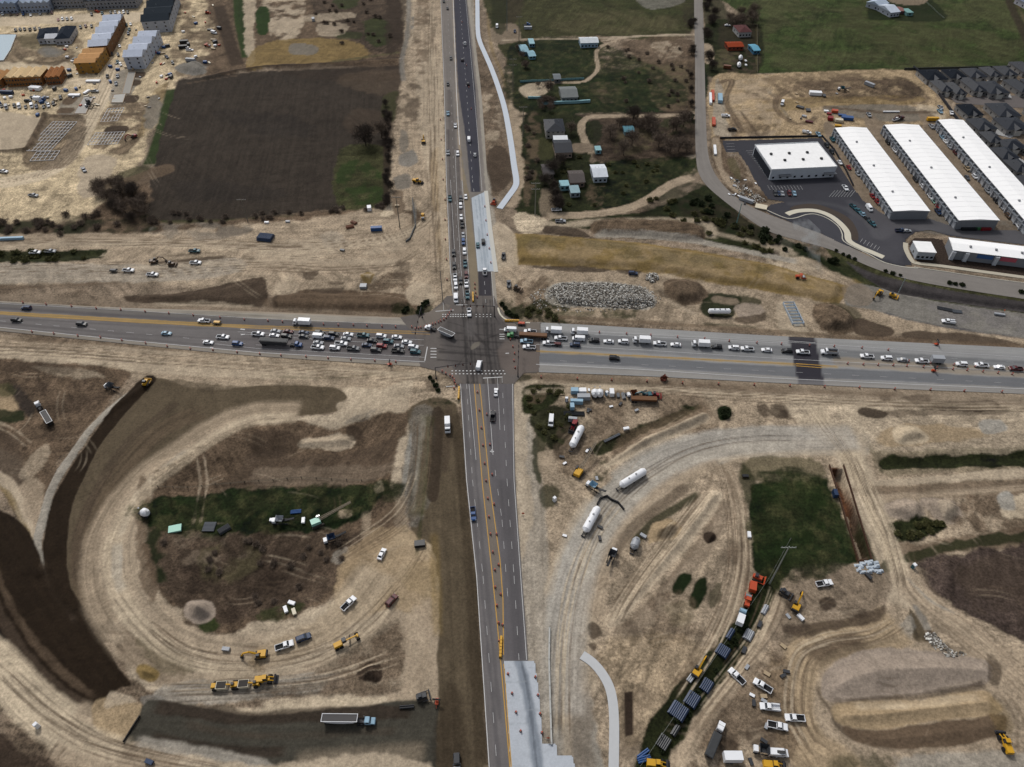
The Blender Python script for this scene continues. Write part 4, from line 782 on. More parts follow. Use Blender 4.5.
# ---- the crossing itself
def paint_x():
    P((84,80,79), '446 318 500 316 508 340 502 372 470 376 446 360', 4, 2, .75, n=.2, dir='470 320 478 372', st=.35)
    T((52,50,50), '462 300 465 340 468 388', 1.0, .5, .75); T((52,50,50), '467 300 470 340 474 388', .9, .5, .75); T((54,52,52), '486 300 488 345 494 388', 1.1, .5, .75); T((54,52,52), '490 300 493 345 499 388', 1, .5, .6); T((50,48,48), '440 352 470 354 508 357', 1.5, .8, .6); T((50,48,48), '440 345 480 349 510 350', 1, .8, .5); T((56,54,54), '456 333 480 335 510 337', 1.4, .6, .6)
    for q_ in ('464 296 467 340 472 388', '469 296 473 340 478 388', '475 296 479 340 484 388', '483 296 485 342 490 388', '493 300 496 342 503 388', '437 338 470 341 512 343', '436 348.5 470 352 510 353.5', '438 360 470 362 508 364', '455 370 475 345 505 332', '448 322 470 330 492 352'): T((46,44,44), q_, .7, .4, .5)
    P((120,114,104), '470 347 474 343 480 342 479 346 472 350', .6, .8, .8); P((108,104,102), '466 322 474 322 474 334 468 336', 3, 1, .5)
    P((124,116,108), '418 318 446 304 450 306 441 318 430 326 418 328', .8, .6, .9, sm=False); P((124,116,108), '500 306 506 314 514 320 540 322 540 330 510 328 502 320', .8, .6, .85, sm=False)
    P((122,112,104), '437 370 452 366 462 384 440 384', .8, .8, .85, sm=False); P((112,102,96), '498 350 506 340 540 344 540 372 512 376 500 368', 2, 1, .7, sm=False)
pad('crossing', '400 317.5 430 312 440 304 447 296 494 296 498 306 506 315 516 321 541 322.8 539 372.4 524 373 514 384 456.5 384 448 376 437 371 420 366.5 418 340', (108,102,98), .4, .10, paint_x, 'worn tyre-marked asphalt of the crossing', sm=False)
# ---- eastern local road and lots
strip('local_road', '694 -60 694 0 695 60 695 120 696 158 700 176 712 191 740 213 768 231 800 241 830 249.5 852 259 880 270.5 920 282 1024 299 1180 320', '703 -60 703 0 704.5 60 706 120 708 152 714 172 728 190 746 204 770 215 800 226 824 235 850 247 884 262.5 920 268.5 1024 283.5 1180 303', (136,131,126), 20, 1.2, .07, None, 'grey two lane local road curving to the east')
def paint_lot():
    P((96,95,98), '880 205 1060 225 1060 250 930 232 900 232 880 240 870 230', 3, 2, .8, n=.2); P((84,83,88), '850 200 900 230 900 262 870 250 850 225', 3, 3, .6, n=.15); P((78,78,84), '800 218 812 214 836 224 844 242 824 236', 1.5, 1, .7); T((92,92,96), '790 204 830 204 858 216 880 236', 4, 2, .4)
pad('car_park', '722 141 790 139 822 138 836 160 853 187 862 200 880 212 893 220 930 219 960 229 1060 232 1060 249 950 236 930 230 915 232 905 240 908 256 912 265 900 266 884 262 868 254 840 243 822 234 800 226 770 214 765 209 770 205 785 202 768 199 756 182 747 165 738 152 726 152', (66,66,72), .7, .09, paint_lot, 'fresh dark asphalt car park round the white buildings')
pad('bark_bed', '909 244 914 238 930 238 942 240 947 251 952 255 1060 268 1060 281 940 265 918 262 911 254', (62,52,46), .7, .12, None, 'brown bark planting strip beside the white storage building', material=MATS['earth'])
strip('housing_street', '950 98 1024 95 1180 90', '956 103 1010 107.5 1180 112', (112,106,104), 8, 2, .06, None, 'street between the dark roofed houses', sm=False)
for A, B in (('944 77 956 76 957 79 950 83', None), ('955 88 961 97 966 99 958 99.5', None), ('983 75 1000 75 1003 80 988 82', None), ('1000 84 1009 93 1012 98 1006 98', None), ('992 128 1020 134 1010 138 994 134', None), ('1015 155 1030 165 1030 170 1016 160', None)):
    pad('driveway', A, (176,176,176), .7, .12, None, 'pale concrete driveway among the dark roofed houses')
mow = mat('kerb_concrete', (206,204,196), .85, var=.08, scale=2)
def ribbon(mb, p, w, z0, z1, sm=True):
    """raised kerb / path of width w metres along a line"""
    q = pts(p); q = catmull(q, False, 5) if sm else q; q = [Vector(G(*a)) for a in q]
    vs = []; fs = []
    for i, a in enumerate(q):
        d = (q[min(i+1, len(q)-1)] - q[max(i-1, 0)]).normalized(); nrm = Vector((-d.y, d.x))*w/2
        for s_, z in ((1, z0), (1, z1), (-1, z1), (-1, z0)): vs.append((a.x+nrm.x*s_, a.y+nrm.y*s_, z))
        if i:
            k = 4*i
            for j in range(3): fs.append((k-4+j, k-4+j+1, k+j+1, k+j))
    fs += [(0, 3, 2, 1), (len(vs)-4, len(vs)-3, len(vs)-2, len(vs)-1)]; return mb.add(vs, [f[::-1] for f in fs])
def path(name, p, w, c, h=.15, label=None, sm=True, z0=-.4):
    return tag(ribbon(MB(), p, w, z0, h, sm).build(name, mat('path_' + str(c), c, .85, var=.06, scale=.7)), label, None, None, 'structure')
path('planting_bed', '793 210.5 800 207.5 815 206.5 832 212 846 220 853 232 853 240', 5, (70,60,52), .14, 'dark bark bed along the curved pavement')
path('sidewalk', '787 214.5 792 212.5 801 210.8 816 211 830 216 841 224.5 847 232.5 849 241 860 247.5 873 253 883.5 257.5', 3.4, (214,208,190), .2, 'cream curved pavement beside the car park')
path('kerb', '763 208.5 776 214.5 787 218.5 796 218 806 214.8 816 214.5 828 219 838 226.5 842 234 843 240.5 852 246.5 868 254 884 262.5 904 267.2 918 268.4', .5, (206,202,188), .22, 'cream kerb of the curved pavement')
path('sidewalk', '905.5 243 906 250 912 261 918 263.5 940 266 980 271.5 1024 277.5 1180 299', 2.4, (196,188,170), .2, 'cream pavement beside the white storage building')
path('kerb', '1180 301 1024 283 940 271 914 267', .4, (196,192,180), .2, 'cream kerb of the local road')
path('footpath', '476 -60 477.3 0 477.8 30 480 42 486 56 492 70 498.5 88 505 110 510.5 140 514 165 516.3 180 515 187 508 197 499.5 208.5', 3.6, (204,212,222), .14, 'new white concrete footpath east of the north road')
path('footpath', '582 655 592 662 601 672 608.5 685 612.5 700 614 720 614 745 613 800', 2.9, (200,202,204), .16, 'new white curved footpath east of the south road')
path('kerb', '494 271 495 240 489 205', .0001, (200,200,200), .05) if False else None
tag(ribbon(MB(), '486 191 490 228 496 272', 2.2, -.1, .14, False).build('kerb_apron', mow), 'white concrete apron along the new north lanes', None, None, 'structure')
path('kerb', '498 308 500 314 505 319 514 321.8 530 323', .8, (214,208,190), .22, 'cream kerb at the north-east corner of the crossing')
# ---- painted lines
mk_white = MB(); mk_yel = MB()
def line(mb, p, w=.2, dash=None, z=.135, sm=False):
    if mb is mk_white and w < .4: w *= .72 if not dash else .6
    q = pts(p); q = catmull(q, False, 5) if sm else q
    q = [G(*a) for a in q]; seg = []
    for (x0, y0), (x1, y1) in zip(q[:-1], q[1:]):
        L_ = math.hypot(x1-x0, y1-y0)
        if not dash: seg.append(((x0, y0), (x1, y1))); continue
        s_ = 0
        while s_ < L_:
            e = min(s_+dash[0], L_); seg.append(((x0+(x1-x0)*s_/L_, y0+(y1-y0)*s_/L_), (x0+(x1-x0)*e/L_, y0+(y1-y0)*e/L_))); s_ += dash[0]+dash[1]
    for (x0, y0), (x1, y1) in seg:
        L_ = math.hypot(x1-x0, y1-y0) or 1; nx, ny = -(y1-y0)/L_*w/2, (x1-x0)/L_*w/2
        mb.add([(x0-nx, y0-ny, z), (x1-nx, y1-ny, z), (x1+nx, y1+ny, z), (x0+nx, y0+ny, z)], [(0, 1, 2, 3)])
wl = lambda p, w=.24, d=None, z=.135, sm=False: line(mk_white, p, w, d, z, sm)
yl = lambda p, w=.24, d=None, z=.135, sm=False: line(mk_yel, p, w, d, z, sm)
wl('-150 315 0 327.5 128 340.5 256 352.5 425 362', .35); wl('-150 309 0 321 128 332.5 256 345 424 353.5', .22, (3, 6)); wl('215 344 256 348.5 425 357.5', .2); wl('240 334 330 340.5 424 345.5', .2); wl('238 332 330 336 424 340', .2); wl('-150 297 0 303.5 128 310.5 256 318.5 400 324.5', .2)
wl('594 334.5 768 342.5 787 343.5', .22); wl('536 344.5 640 350 768 358 1024 372', .24); wl('536 364.5 640 369.5 768 378 900 384 1024 389 1180 398', .35); wl('540 329 640 334 768 341 900 349.5 1024 357.5 1180 366', .2); wl('560 361 768 371 1024 384', .16, (3, 9)); wl('840 352 1024 363', .16, (3, 9)); wl('788 341 815.5 343', .3, None, .145)
yl('536 351.2 640 356 768 362.8 836 366.2', .22); yl('796 363.8 821 365.6', .35, None, .15); yl('796 366 821.6 368', .35, None, .15); yl('-150 304 0 314 128 322 256 328.5 430 334.5', .22); yl('-150 302 0 312 128 319.5 256 326 430 332', .18)
wl('437 -60 440.8 0 444.3 90 446.4 180 450.4 270 454 302', .3); wl('447.5 0 451 90 454 180 459 270 462 303', .14, (3, 9)); wl('453.2 0 456.4 90 459.5 145', .4); wl('455 150 457.5 210 461 270 464.5 303', .2); wl('462 180 466 230 470 300', .24); wl('450.5 180 454.5 250 458.5 303', .2)
wl('465.7 0 473 80 478 140 482 191', .2); wl('459.6 0 466.5 90 472.5 180 474 192', .22, (3, 7)); wl('484 273 486 306', .22, (3, 4)); wl('491.3 272 494 306', .2)
wl('460.5 384 466.6 480 476.6 576 489.2 767 497 880', .34); wl('466.5 384 472.5 480 483 576 497 767', .18, (3, 6)); wl('469 384 476 460', .2); wl('487.5 378 493 455', .24); wl('502 378 507 480 514 576 519 660', .2, (3, 6)); wl('512.5 384 514 480 520.6 576 526.6 660', .25); wl('495 470 502 520 508 600', .18, (3, 6)); wl('497.5 378 500 430', .16)
yl('474.2 384 482.4 484 492.4 576 497.4 625 510 767', .3); yl('479.7 384 489.6 484 500 560 503 600 503.5 655', .3); yl('503.7 664 511.5 767', .24)
for k in range(10): wl(f'{442.2+2.55*k} 314.6 {443.6+2.55*k} 314.6', .55, None, .15); wl(f'{442.2+2.55*k} 316.7 {443.6+2.55*k} 316.7', .55, None, .15)
for k in range(5): wl(f'{475.6+3.6*k} 314.6 {476.8+3.6*k} 314.6', .4, None, .15); wl(f'{475.6+3.6*k} 316.9 {476.8+3.6*k} 316.9', .4, None, .15)
for k in range(15): wl(f'{451.5+3.65*k} 371 {453.0+3.65*k} 371', .55, None, .15); wl(f'{451.5+3.75*k} 374 {453.0+3.75*k} 374', .55, None, .15)
for y in (348.6, 351.4, 354.4, 357.4): wl(f'430.5 {y} 436.5 {y+.1}', .45, None, .15)
for y in (329.5, 334.4, 336.6, 339): wl(f'499.5 {y} 504.5 {y+.1}', .4, None, .15)
wl('456 305 467.5 305.2', .45, None, .15); wl('435.5 311.5 454 310.2', .4, None, .15); wl('427.4 347 424.8 361', .4, None, .15); wl('483 378.3 502.5 377.2', .45, None, .15); wl('446 386.8 455.5 386.2', .4, None, .15); wl('505.5 353.6 509 353.4', .5, None, .15); wl('443 300 443.6 311', .2, None, .15)
wl('490 451.5 494 451.8', .5, None, .15); wl('491.8 449.5 491.9 453', .3, None, .15); wl('240.5 329.3 245 329.8', .7, None, .15); wl('241 335 245 334.4', .6, None, .15); wl('210 347.6 213.5 348.2', .6, None, .15)
for k in range(5): wl(f'{726+.6*k} {144+2.8*k} {734+.6*k} {143.8+2.8*k}', .16)
for k in range(13): wl(f'{746+1.55*k} {151+2.0*k} {753.5+1.5*k} {150.8+2*k}', .16)
for k in range(11): wl(f'{767.5+3.25*k} 185.6 {770.2+3.25*k} 190', .16)
for k in range(8): wl(f'{829+3.0*k} {197+.0*k} {835+2.9*k} {190.5-.0*k}', .16)
for k in range(6): wl(f'{860+3.4*k} {242.5+1.6*k} {862.6+3.4*k} {238.8+1.6*k}', .18)
tag(mk_white.build('lane_markings', mat('road_paint_white', (206,206,206), .6, var=.18, scale=1.5)), 'white painted lane lines', None, None, 'structure')
tag(mk_yel.build('centre_line_markings', mat('road_paint_yellow', (196,152,66), .6, var=.15, scale=1.5)), 'yellow painted centre lines', None, None, 'structure')
# ================================================================== models of things (built once, copied where they stand)
blk = mat('tyre_rubber', (34,34,36), .85); glass_m = mat('dark_glass', (34,40,48), .12, spec=.8, var=.05); steel = mat('galvanised_steel', (150,152,156), .5, .4)
darkst = mat('dark_steel', (56,56,60), .6, .2); lampw = mat('lamp_lens', (220,215,200), .2); red_m = mat('red_lens', (150,30,25), .3)
CLR = dict(white=(250,252,256), silver=(168,172,178), grey=(98,102,108), black=(36,38,42), navy=(40,60,92), blue=(44,84,140), teal=(52,100,112), red=(140,34,40), maroon=(92,34,38), yellow=(216,164,40),
           orange=(190,78,44), cream=(220,210,186), green=(70,140,84), rusty=(120,72,46), brown=(98,78,62), charcoal=(62,64,68), lightblue=(150,184,206), mint=(160,214,196), tan=(180,160,130))
def paint_m(c): return mat('paint_' + c, CLR[c], .4, var=.06, scale=.5, spec=.3)
def wheel_mesh(r=.36, w=.26):
    return MB().cyl((0,-w/2,0), (0,w/2,0), r, n=12).mesh('wheel', blk)
_wm = {}
def whl(r=.36, w=.26):
    k = (r, w)
    if k not in _wm: _wm[k] = wheel_mesh(r, w)
    return _wm[k]
def wheels(xs, y, r=.36, w=.26): return [('wheel', whl(r, w), (x, s*y, r), []) for x in xs for s in (1, -1)]
def M(mb, name, c, smooth=False): return mb.mesh(name, c if not isinstance(c, str) else paint_m(c), smooth)
def lights(x0, x1, y, z):
    h = MB().box(-.05,.05,-.2,.2,-.09,.09).mesh('headlight', lampw) if 'hl' not in _wm else _wm['hl']; t = MB().box(-.05,.05,-.16,.16,-.1,.1).mesh('tail_light', red_m) if 'tl' not in _wm else _wm['tl']
    _wm['hl'] = h; _wm['tl'] = t
    return [('headlight', h, (x0, s*y, z), []) for s in (1,-1)] + [('tail_light', t, (x1, s*y, z+.05), []) for s in (1,-1)]
def m_sedan(c):
    b = MB().prof([(-2.3,.3),(-2.35,.75),(-2.2,.98),(-1.5,1.02),(.95,.98),(1.9,.86),(2.3,.7),(2.35,.35)], .9, .25, .6)
    b.prof([(-1.15,1.40),(-.95,1.46),(.05,1.46),(.3,1.38)], .66, .4, 1.38)
    b.bar((.28,.66,1.39),(1.0,.8,.98),.08); b.bar((.28,-.66,1.39),(1.0,-.8,.98),.08); b.bar((-1.15,.66,1.39),(-1.8,.78,1.0),.1); b.bar((-1.15,-.66,1.39),(-1.8,-.78,1.0),.1)
    g = MB().prof([(-1.75,1.0),(-1.12,1.40),(.28,1.40),(1.0,.97)], .82, .38, 1.0)
    return [('body', M(b,'body',c), (0,0,0), []), ('window', g.mesh('window', glass_m), (0,0,0), [])] + wheels((1.42,-1.38), .8, .33, .22) + lights(2.32,-2.33,.66,.66)
def m_suv(c):
    b = MB().prof([(-2.4,.35),(-2.45,.9),(-2.35,1.12),(1.15,1.1),(2.1,1.0),(2.35,.75),(2.38,.4)], .97, .15, .7)
    b.prof([(-2.15,1.66),(-2.0,1.78),(.2,1.78),(.5,1.68)], .76, .3, 1.66)
    for s in (1,-1): b.bar((.5,.78*s,1.68),(1.15,.9*s,1.1),.09); b.bar((-2.1,.78*s,1.68),(-2.3,.9*s,1.1),.1); b.bar((-.6,.78*s,1.68),(-.6,.92*s,1.1),.1); b.bar((-1.9,.6*s,1.8),(.1,.6*s,1.8),.05)
    g = MB().prof([(-2.3,1.1),(-2.12,1.68),(.48,1.68),(1.15,1.09)], .91, .2, 1.1)
    return [('body', M(b,'body',c), (0,0,0), []), ('window', g.mesh('window', glass_m), (0,0,0), [])] + wheels((1.45,-1.4), .85, .38, .25) + lights(2.34,-2.43,.72,.85)
def m_pickup(c, bed='tyre_rubber'):
    b = MB().prof([(-.3,.45),(-.3,1.15),(1.35,1.15),(2.55,1.08),(2.85,.9),(2.88,.45)], 1.0, .1, .8)
    b.prof([(-.22,1.76),(-.1,1.86),(.75,1.86),(.95,1.78)], .78, .3, 1.76)
    for s in (1,-1): b.bar((.95,.8*s,1.78),(1.5,.9*s,1.15),.09); b.bar((-.2,.8*s,1.76),(-.28,.92*s,1.15),.12); b.bar((.35,.82*s,1.78),(.35,.93*s,1.15),.1)
    g = MB().prof([(-.28,1.15),(-.2,1.77),(.94,1.77),(1.5,1.14)], .92, .2, 1.15)
    d = MB().box(-2.9,-.3,-.99,-.88,.5,1.12).box(-2.9,-.3,.88,.99,.5,1.12).box(-2.93,-2.84,-.99,.99,.5,1.1).box(-2.84,-.3,-.88,.88,.5,.62)
    l = MB().box(-2.8,-.36,-.86,.86,.622,.66)
    return [('body', M(b,'body',c), (0,0,0), []), ('window', g.mesh('window', glass_m), (0,0,0), []), ('cargo_bed', M(d,'cargo_bed',c), (0,0,0), [('bed_liner', l.mesh('bed_liner', MATS[bed]), (0,0,0), [])])] + wheels((1.85,-1.75), .88, .4, .28) + lights(2.86,-2.92,.78,.85)
def m_utility(c):      # crew truck with white tool body
    P_ = m_pickup(c)[:2]; d = MB().box(-3.0,-.4,-1.05,-.6,.5,1.5).box(-3.0,-.4,.6,1.05,.5,1.5).box(-3.0,-.4,-.6,.6,.5,.8)
    return P_ + [('tool_body', M(d,'tool_body',c), (0,0,0), []), ('ladder_rack', MB().bar((-3,.8,1.95),(0,.8,1.95),.07).bar((-3,-.8,1.95),(0,-.8,1.95),.07).bar((-2.8,-.8,1.95),(-2.8,.8,1.95),.07).bar((-.5,-.8,1.95),(-.5,.8,1.95),.07).bar((-2.8,.8,1.5),(-2.8,.8,1.95),.06).bar((-2.8,-.8,1.5),(-2.8,-.8,1.95),.06).mesh('ladder_rack', darkst), (0,0,0), [])] + wheels((1.85,-1.75), .88, .42, .3)
def m_van(c):
    b = MB().prof([(-2.9,.4),(-2.95,1.2),(-2.85,2.15),(-2.6,2.3),(1.3,2.3),(1.6,2.2),(2.2,1.35),(2.85,1.1),(2.95,.5)], 1.0, .1, 1.3)
    g = MB().prof([(1.65,2.1),(2.18,1.36),(2.24,1.38),(1.72,2.14)], .84, 0); g.box(.7,1.5,-.97,-.93,1.4,1.95).box(.7,1.5,.93,.97,1.4,1.95)
    return [('body', M(b,'body',c), (0,0,0), []), ('window', g.mesh('window', glass_m), (0,0,0), [])] + wheels((1.9,-1.8), .9, .38, .26) + lights(2.9,-2.92,.78,.85)
def cab_parts(c, x, hood=True, L=2.3):
    """truck cab with its front at x"""
    h = 1.5 if hood else .2
    b = MB().prof([(x-h-L,.7),(x-h-L,2.5),(x-h-L+.3,2.75),(x-h-.5,2.7),(x-h-.3,2.5),(x-h+.05,1.75),(x-.15,1.6),(x,1.4),(x,.6)], 1.1, .08, 1.4)
    g = MB().prof([(x-h-.26,2.45),(x-h+.04,1.78),(x-h+.1,1.8),(x-h-.2,2.5)], .98, 0).box(x-h-1.5,x-h-.6,1.06,1.09,1.7,2.35).box(x-h-1.5,x-h-.6,-1.09,-1.06,1.7,2.35)
    return [('cab', M(b,'cab',c), (0,0,0), [('windshield', g.mesh('windshield', glass_m), (0,0,0), [])])]
def m_boxtruck(c, L=5.0, W=1.22):
    b = MB().box(-L/2-1.2, L/2-1.2, -W, W, 1.0, 3.3, .03, .03); x = L/2 + 1.6
    ch = MB().box(-L/2-1.2, x-.4, -.5, .5, .6, 1.0)
    return cab_parts(c, x, False, 1.5) + [('cargo_box', M(b,'cargo_box','white'), (0,0,0), []), ('chassis', ch.mesh('chassis', darkst), (0,0,0), [])] + wheels((x-.9,-L/2+.3), .95, .46, .3)
def m_dump(c, bedc='silver'):      # rigid truck with an open steel tipping body
    x = 3.9; o = MB().box(-3.4,1.2,-1.2,-1.1,1.1,2.3).box(-3.4,1.2,1.1,1.2,1.1,2.3).box(-3.4,-3.3,-1.1,1.1,1.1,2.2).box(1.1,1.2,-1.1,1.1,1.1,2.6).box(-3.3,1.1,-1.1,1.1,1.1,1.25)
    return cab_parts(c, x, True, 1.2) + [('dump_body', M(o,'dump_body',bedc), (0,0,0), [('load', MB().box(-3.25,1.05,-1.05,1.05,1.25,1.5,.3,.3).mesh('load', mat('dirt_load',(70,62,54))), (0,0,0), [])]), ('chassis', MB().box(-3.2,3,-.5,.5,.7,1.08).mesh('chassis', darkst), (0,0,0), [])] + wheels((2.9,-1.4,-2.6), 1.0, .52, .32)
def m_tractor(c):
    x = 3.2
    return cab_parts(c, x, True, 2.0) + [('chassis', MB().box(-3.2,2.6,-.5,.5,.7,1.0).box(-2.6,-1.4,-.5,.5,1.0,1.15).mesh('chassis', darkst), (0,0,0), []), ('exhaust_stack', MB().cyl((-.5,.95,1),(-.5,.95,3.4),.09).cyl((-.5,-.95,1),(-.5,-.95,3.4),.09).mesh('exhaust_stack', steel), (0,0,0), [])] + wheels((2.2,-1.4,-2.6), 1.0, .52, .4)
def m_trailer(kind, L=12.5, c='silver'):
    P_ = []
    if kind == 'bottom':   # long hopper with sloping ends
        b = MB().prof([(-L/2,2.9),(L/2,2.9),(L/2-1.5,1.4),(1.2,.8),(-1.2,.8),(-L/2+1.5,1.4)], 1.22, 0)
        r = MB().box(-L/2,L/2,1.2,1.34,2.85,3.05).box(-L/2,L/2,-1.34,-1.2,2.85,3.05).box(-L/2,-L/2+.15,-1.2,1.2,2.85,3.05).box(L/2-.15,L/2,-1.2,1.2,2.85,3.05)
        P_ = [('hopper', M(b,'hopper',c), (0,0,0), [('top_rail', M(r,'top_rail','white'), (0,0,0), []), ('load', MB().box(-L/2+.2,L/2-.2,-1.15,1.15,2.9,2.96).mesh('load', mat('dark_load',(74,72,72))), (0,0,0), [])])]
    elif kind == 'flat':
        P_ = [('deck', MB().box(-L/2,L/2,-1.25,1.25,1.15,1.35).mesh('deck', darkst), (0,0,0), []), ('load', MB().box(-L/2+.4,L/2-.4,-1.1,1.1,1.35,2.3).mesh('load', mat('rust_bars',(112,76,46), var=.4, scale=3)), (0,0,0), [])]
    elif kind == 'belly':  # dark double load
        P_ = [('hopper', M(MB().prof([(-L/2,3.0),(L/2,3.0),(L/2-.6,1.0),(-L/2+.6,1.0)],1.25,0),'hopper',c), (0,0,0), [('tarpaulin', MB().box(-L/2+.1,L/2-.1,-1.2,1.2,3.0,3.12,.2,.2).mesh('tarpaulin', mat('grey_tarp',(62,64,66), var=.4, scale=1.2)), (0,0,0), [])])]
    elif kind == 'tank':
        P_ = [('tank', M(MB().cyl((-L/2+.6,0,2.1),(L/2-.6,0,2.1),1.25,n=18).cyl((-L/2+.6,0,2.1),(-L/2,0,2.1),1.25,.7,n=18).cyl((L/2-.6,0,2.1),(L/2,0,2.1),1.25,.7,n=18),'tank',c), (0,0,0), [('hatch', MB().cyl((0,0,3.3),(0,0,3.5),.35).cyl((2.5,0,3.3),(2.5,0,3.5),.35).cyl((-2.5,0,3.3),(-2.5,0,3.5),.35).mesh('hatch', steel), (0,0,0), [])])]
    elif kind == 'box':
        P_ = [('cargo_box', M(MB().box(-L/2,L/2,-1.25,1.25,1.1,3.6,.03,.03),'cargo_box',c), (0,0,0), [])]
    return P_ + [('chassis', MB().box(-L/2+.4,L/2-.8,-.45,.45,.75,1.12).mesh('chassis', darkst), (0,0,0), [])] + wheels((-L/2+1.2,-L/2+2.4), 1.0, .5, .4)
def m_smalltrailer(c, L=3.6):
    return [('deck', M(MB().box(-L/2,L/2,-1,1,.55,.7).box(-L/2,L/2,-1.02,-.95,.7,1.0).box(-L/2,L/2,.95,1.02,.7,1.0).box(-L/2,-L/2+.06,-.95,.95,.7,1.0),'deck','charcoal'), (0,0,0), []), ('load', M(MB().box(-L/2+.2,L/2-.2,-.8,.8,.7,1.3,.2,.15),'load',c), (0,0,0), []), ('tow_bar', MB().bar((L/2,.5,.6),(L/2+1.2,0,.55),.1).bar((L/2,-.5,.6),(L/2+1.2,0,.55),.1).mesh('tow_bar', darkst), (0,0,0), [])] + wheels((0,), 1.1, .34, .22)
def m_bus(c):
    b = MB().prof([(-4.6,.5),(-4.7,1.2),(-4.6,2.9),(-4.3,3.05),(3.6,3.05),(4.2,2.8),(4.6,1.4),(4.6,.5)], 1.22, .03, 1.4)
    g = MB().box(-4.2,3.4,-1.24,-1.2,1.6,2.4).box(-4.2,3.4,1.2,1.24,1.6,2.4).prof([(4.22,2.72),(4.56,1.5),(4.64,1.5),(4.3,2.75)],1.0,0)
    r = MB().box(-3,-1.8,-.5,.5,3.05,3.3,.1,.1).box(.5,1.6,-.5,.5,3.05,3.3,.1,.1)
    return [('body', M(b,'body',c), (0,0,0), []), ('window', g.mesh('window', glass_m), (0,0,0), []), ('roof_vent', r.mesh('roof_vent', steel), (0,0,0), [])] + wheels((3.0,-2.8), 1.05, .48, .3)
def tracks(L=4.2, y=1.25, w=.6, h=.9):
    m = MB().prof([(-L/2,h*.5),(-L/2+.3,h),(L/2-.3,h),(L/2,h*.5),(L/2-.4,0),(-L/2+.4,0)], w/2, 0).mesh('track', mat('track_steel',(66,60,54)))
    return [('track', m, (0, s*y, 0), []) for s in (1,-1)]
def m_excavator(c):
    b = MB().box(-2.3,1.0,-1.35,1.35,1.0,1.3).box(-2.3,-.4,-1.35,1.35,1.3,2.2,.1,.1).box(-.4,1.0,-1.35,-.3,1.3,1.8)
    g = MB().box(-.2,1.2,.35,1.35,1.3,2.9,.1,.08); bo = MB().bar((.8,0,1.6),(3.4,0,4.0),.55,.6).bar((3.4,0,4.0),(5.6,0,3.3),.45,.5); st = MB().bar((5.5,0,3.5),(6.8,0,1.2),.4,.45)
    bk = MB().prof([(6.5,1.4),(7.2,1.3),(7.2,.4),(6.4,.1),(6.1,.5)],.55,0)
    return tracks() + [('house', M(b,'house',c), (0,0,0), [('counterweight', MB().box(-2.75,-2.3,-1.3,1.3,1.0,2.1,.05,.1).mesh('counterweight', darkst), (0,0,0), [])]), ('cab', g.mesh('cab', glass_m), (0,0,0), []), ('boom', M(bo,'boom',c), (0,0,0), []), ('stick', M(st,'stick',c), (0,0,0), []), ('bucket', bk.mesh('bucket', darkst), (0,0,0), [])]
def m_loader(c):
    b = MB().box(-3.4,-.4,-1.1,1.1,1.0,2.3,.15,.1).box(-.4,1.6,-.7,.7,.8,1.6); g = MB().box(-.6,.9,-.8,.8,1.7,3.2,.15,.1)
    a = MB().bar((1.0,.6,1.8),(3.1,.6,.7),.25,.4).bar((1.0,-.6,1.8),(3.1,-.6,.7),.25,.4); bk = MB().prof([(2.9,.2),(2.9,1.2),(3.3,1.5),(3.6,1.3),(3.3,.5),(4.2,.15)],1.45,0)
    return [('body', M(b,'body',c), (0,0,0), [('roof', M(MB().box(-.5,.8,-.75,.75,3.2,3.3),'roof',c), (0,0,0), [])]), ('cab', g.mesh('cab', glass_m), (0,0,0), []), ('lift_arm', M(a,'lift_arm',c), (0,0,0), []), ('bucket', bk.mesh('bucket', darkst), (0,0,0), [])] + wheels((1.6,-1.9), 1.15, .8, .6)
def m_scraper(c):
    t = MB().box(2.6,5.6,-1.2,1.2,1.1,2.4,.3,.15).bar((2.8,0,2.2),(.9,0,2.6),.5,.5); bo = MB().prof([(-3.2,.6),(-3.4,2.4),(1.0,2.4),(1.4,.7)],1.6,0)
    rr = MB().box(-5.6,-3.2,-1.1,1.1,1.2,2.5,.3,.15)
    return [('tractor_unit', M(t,'tractor_unit',c), (0,0,0), [('cab', MB().box(3.0,4.3,-.6,.6,2.4,3.4,.1,.1).mesh('cab', glass_m), (0,0,0), [])]), ('bowl', M(bo,'bowl','cream'), (0,0,0), [('load', MB().box(-3.1,.8,-1.4,1.4,2.4,2.5).mesh('load', mat('dark_soil',(40,34,30))), (0,0,0), [])]), ('engine', M(rr,'engine',c), (0,0,0), [])] + wheels((4.0,-4.0), 1.45, 1.0, .7)
def m_grader(c):
    b = MB().box(-3.8,-1.0,-.9,.9,1.1,2.1,.1,.1).bar((-1.0,0,1.9),(4.0,0,1.5),.35,.4).box(3.7,4.3,-.5,.5,.9,1.6)
    bl = MB().bar((.8,-1.8,.5),(1.9,1.8,.5),.15,.7); g = MB().box(-1.0,.4,-.75,.75,1.8,3.1,.1,.1)
    return [('body', M(b,'body',c), (0,0,0), []), ('cab', g.mesh('cab', glass_m), (0,0,0), []), ('blade', bl.mesh('blade', darkst), (0,0,0), [])] + wheels((3.9,-1.6,-3.1), 1.0, .65, .4)
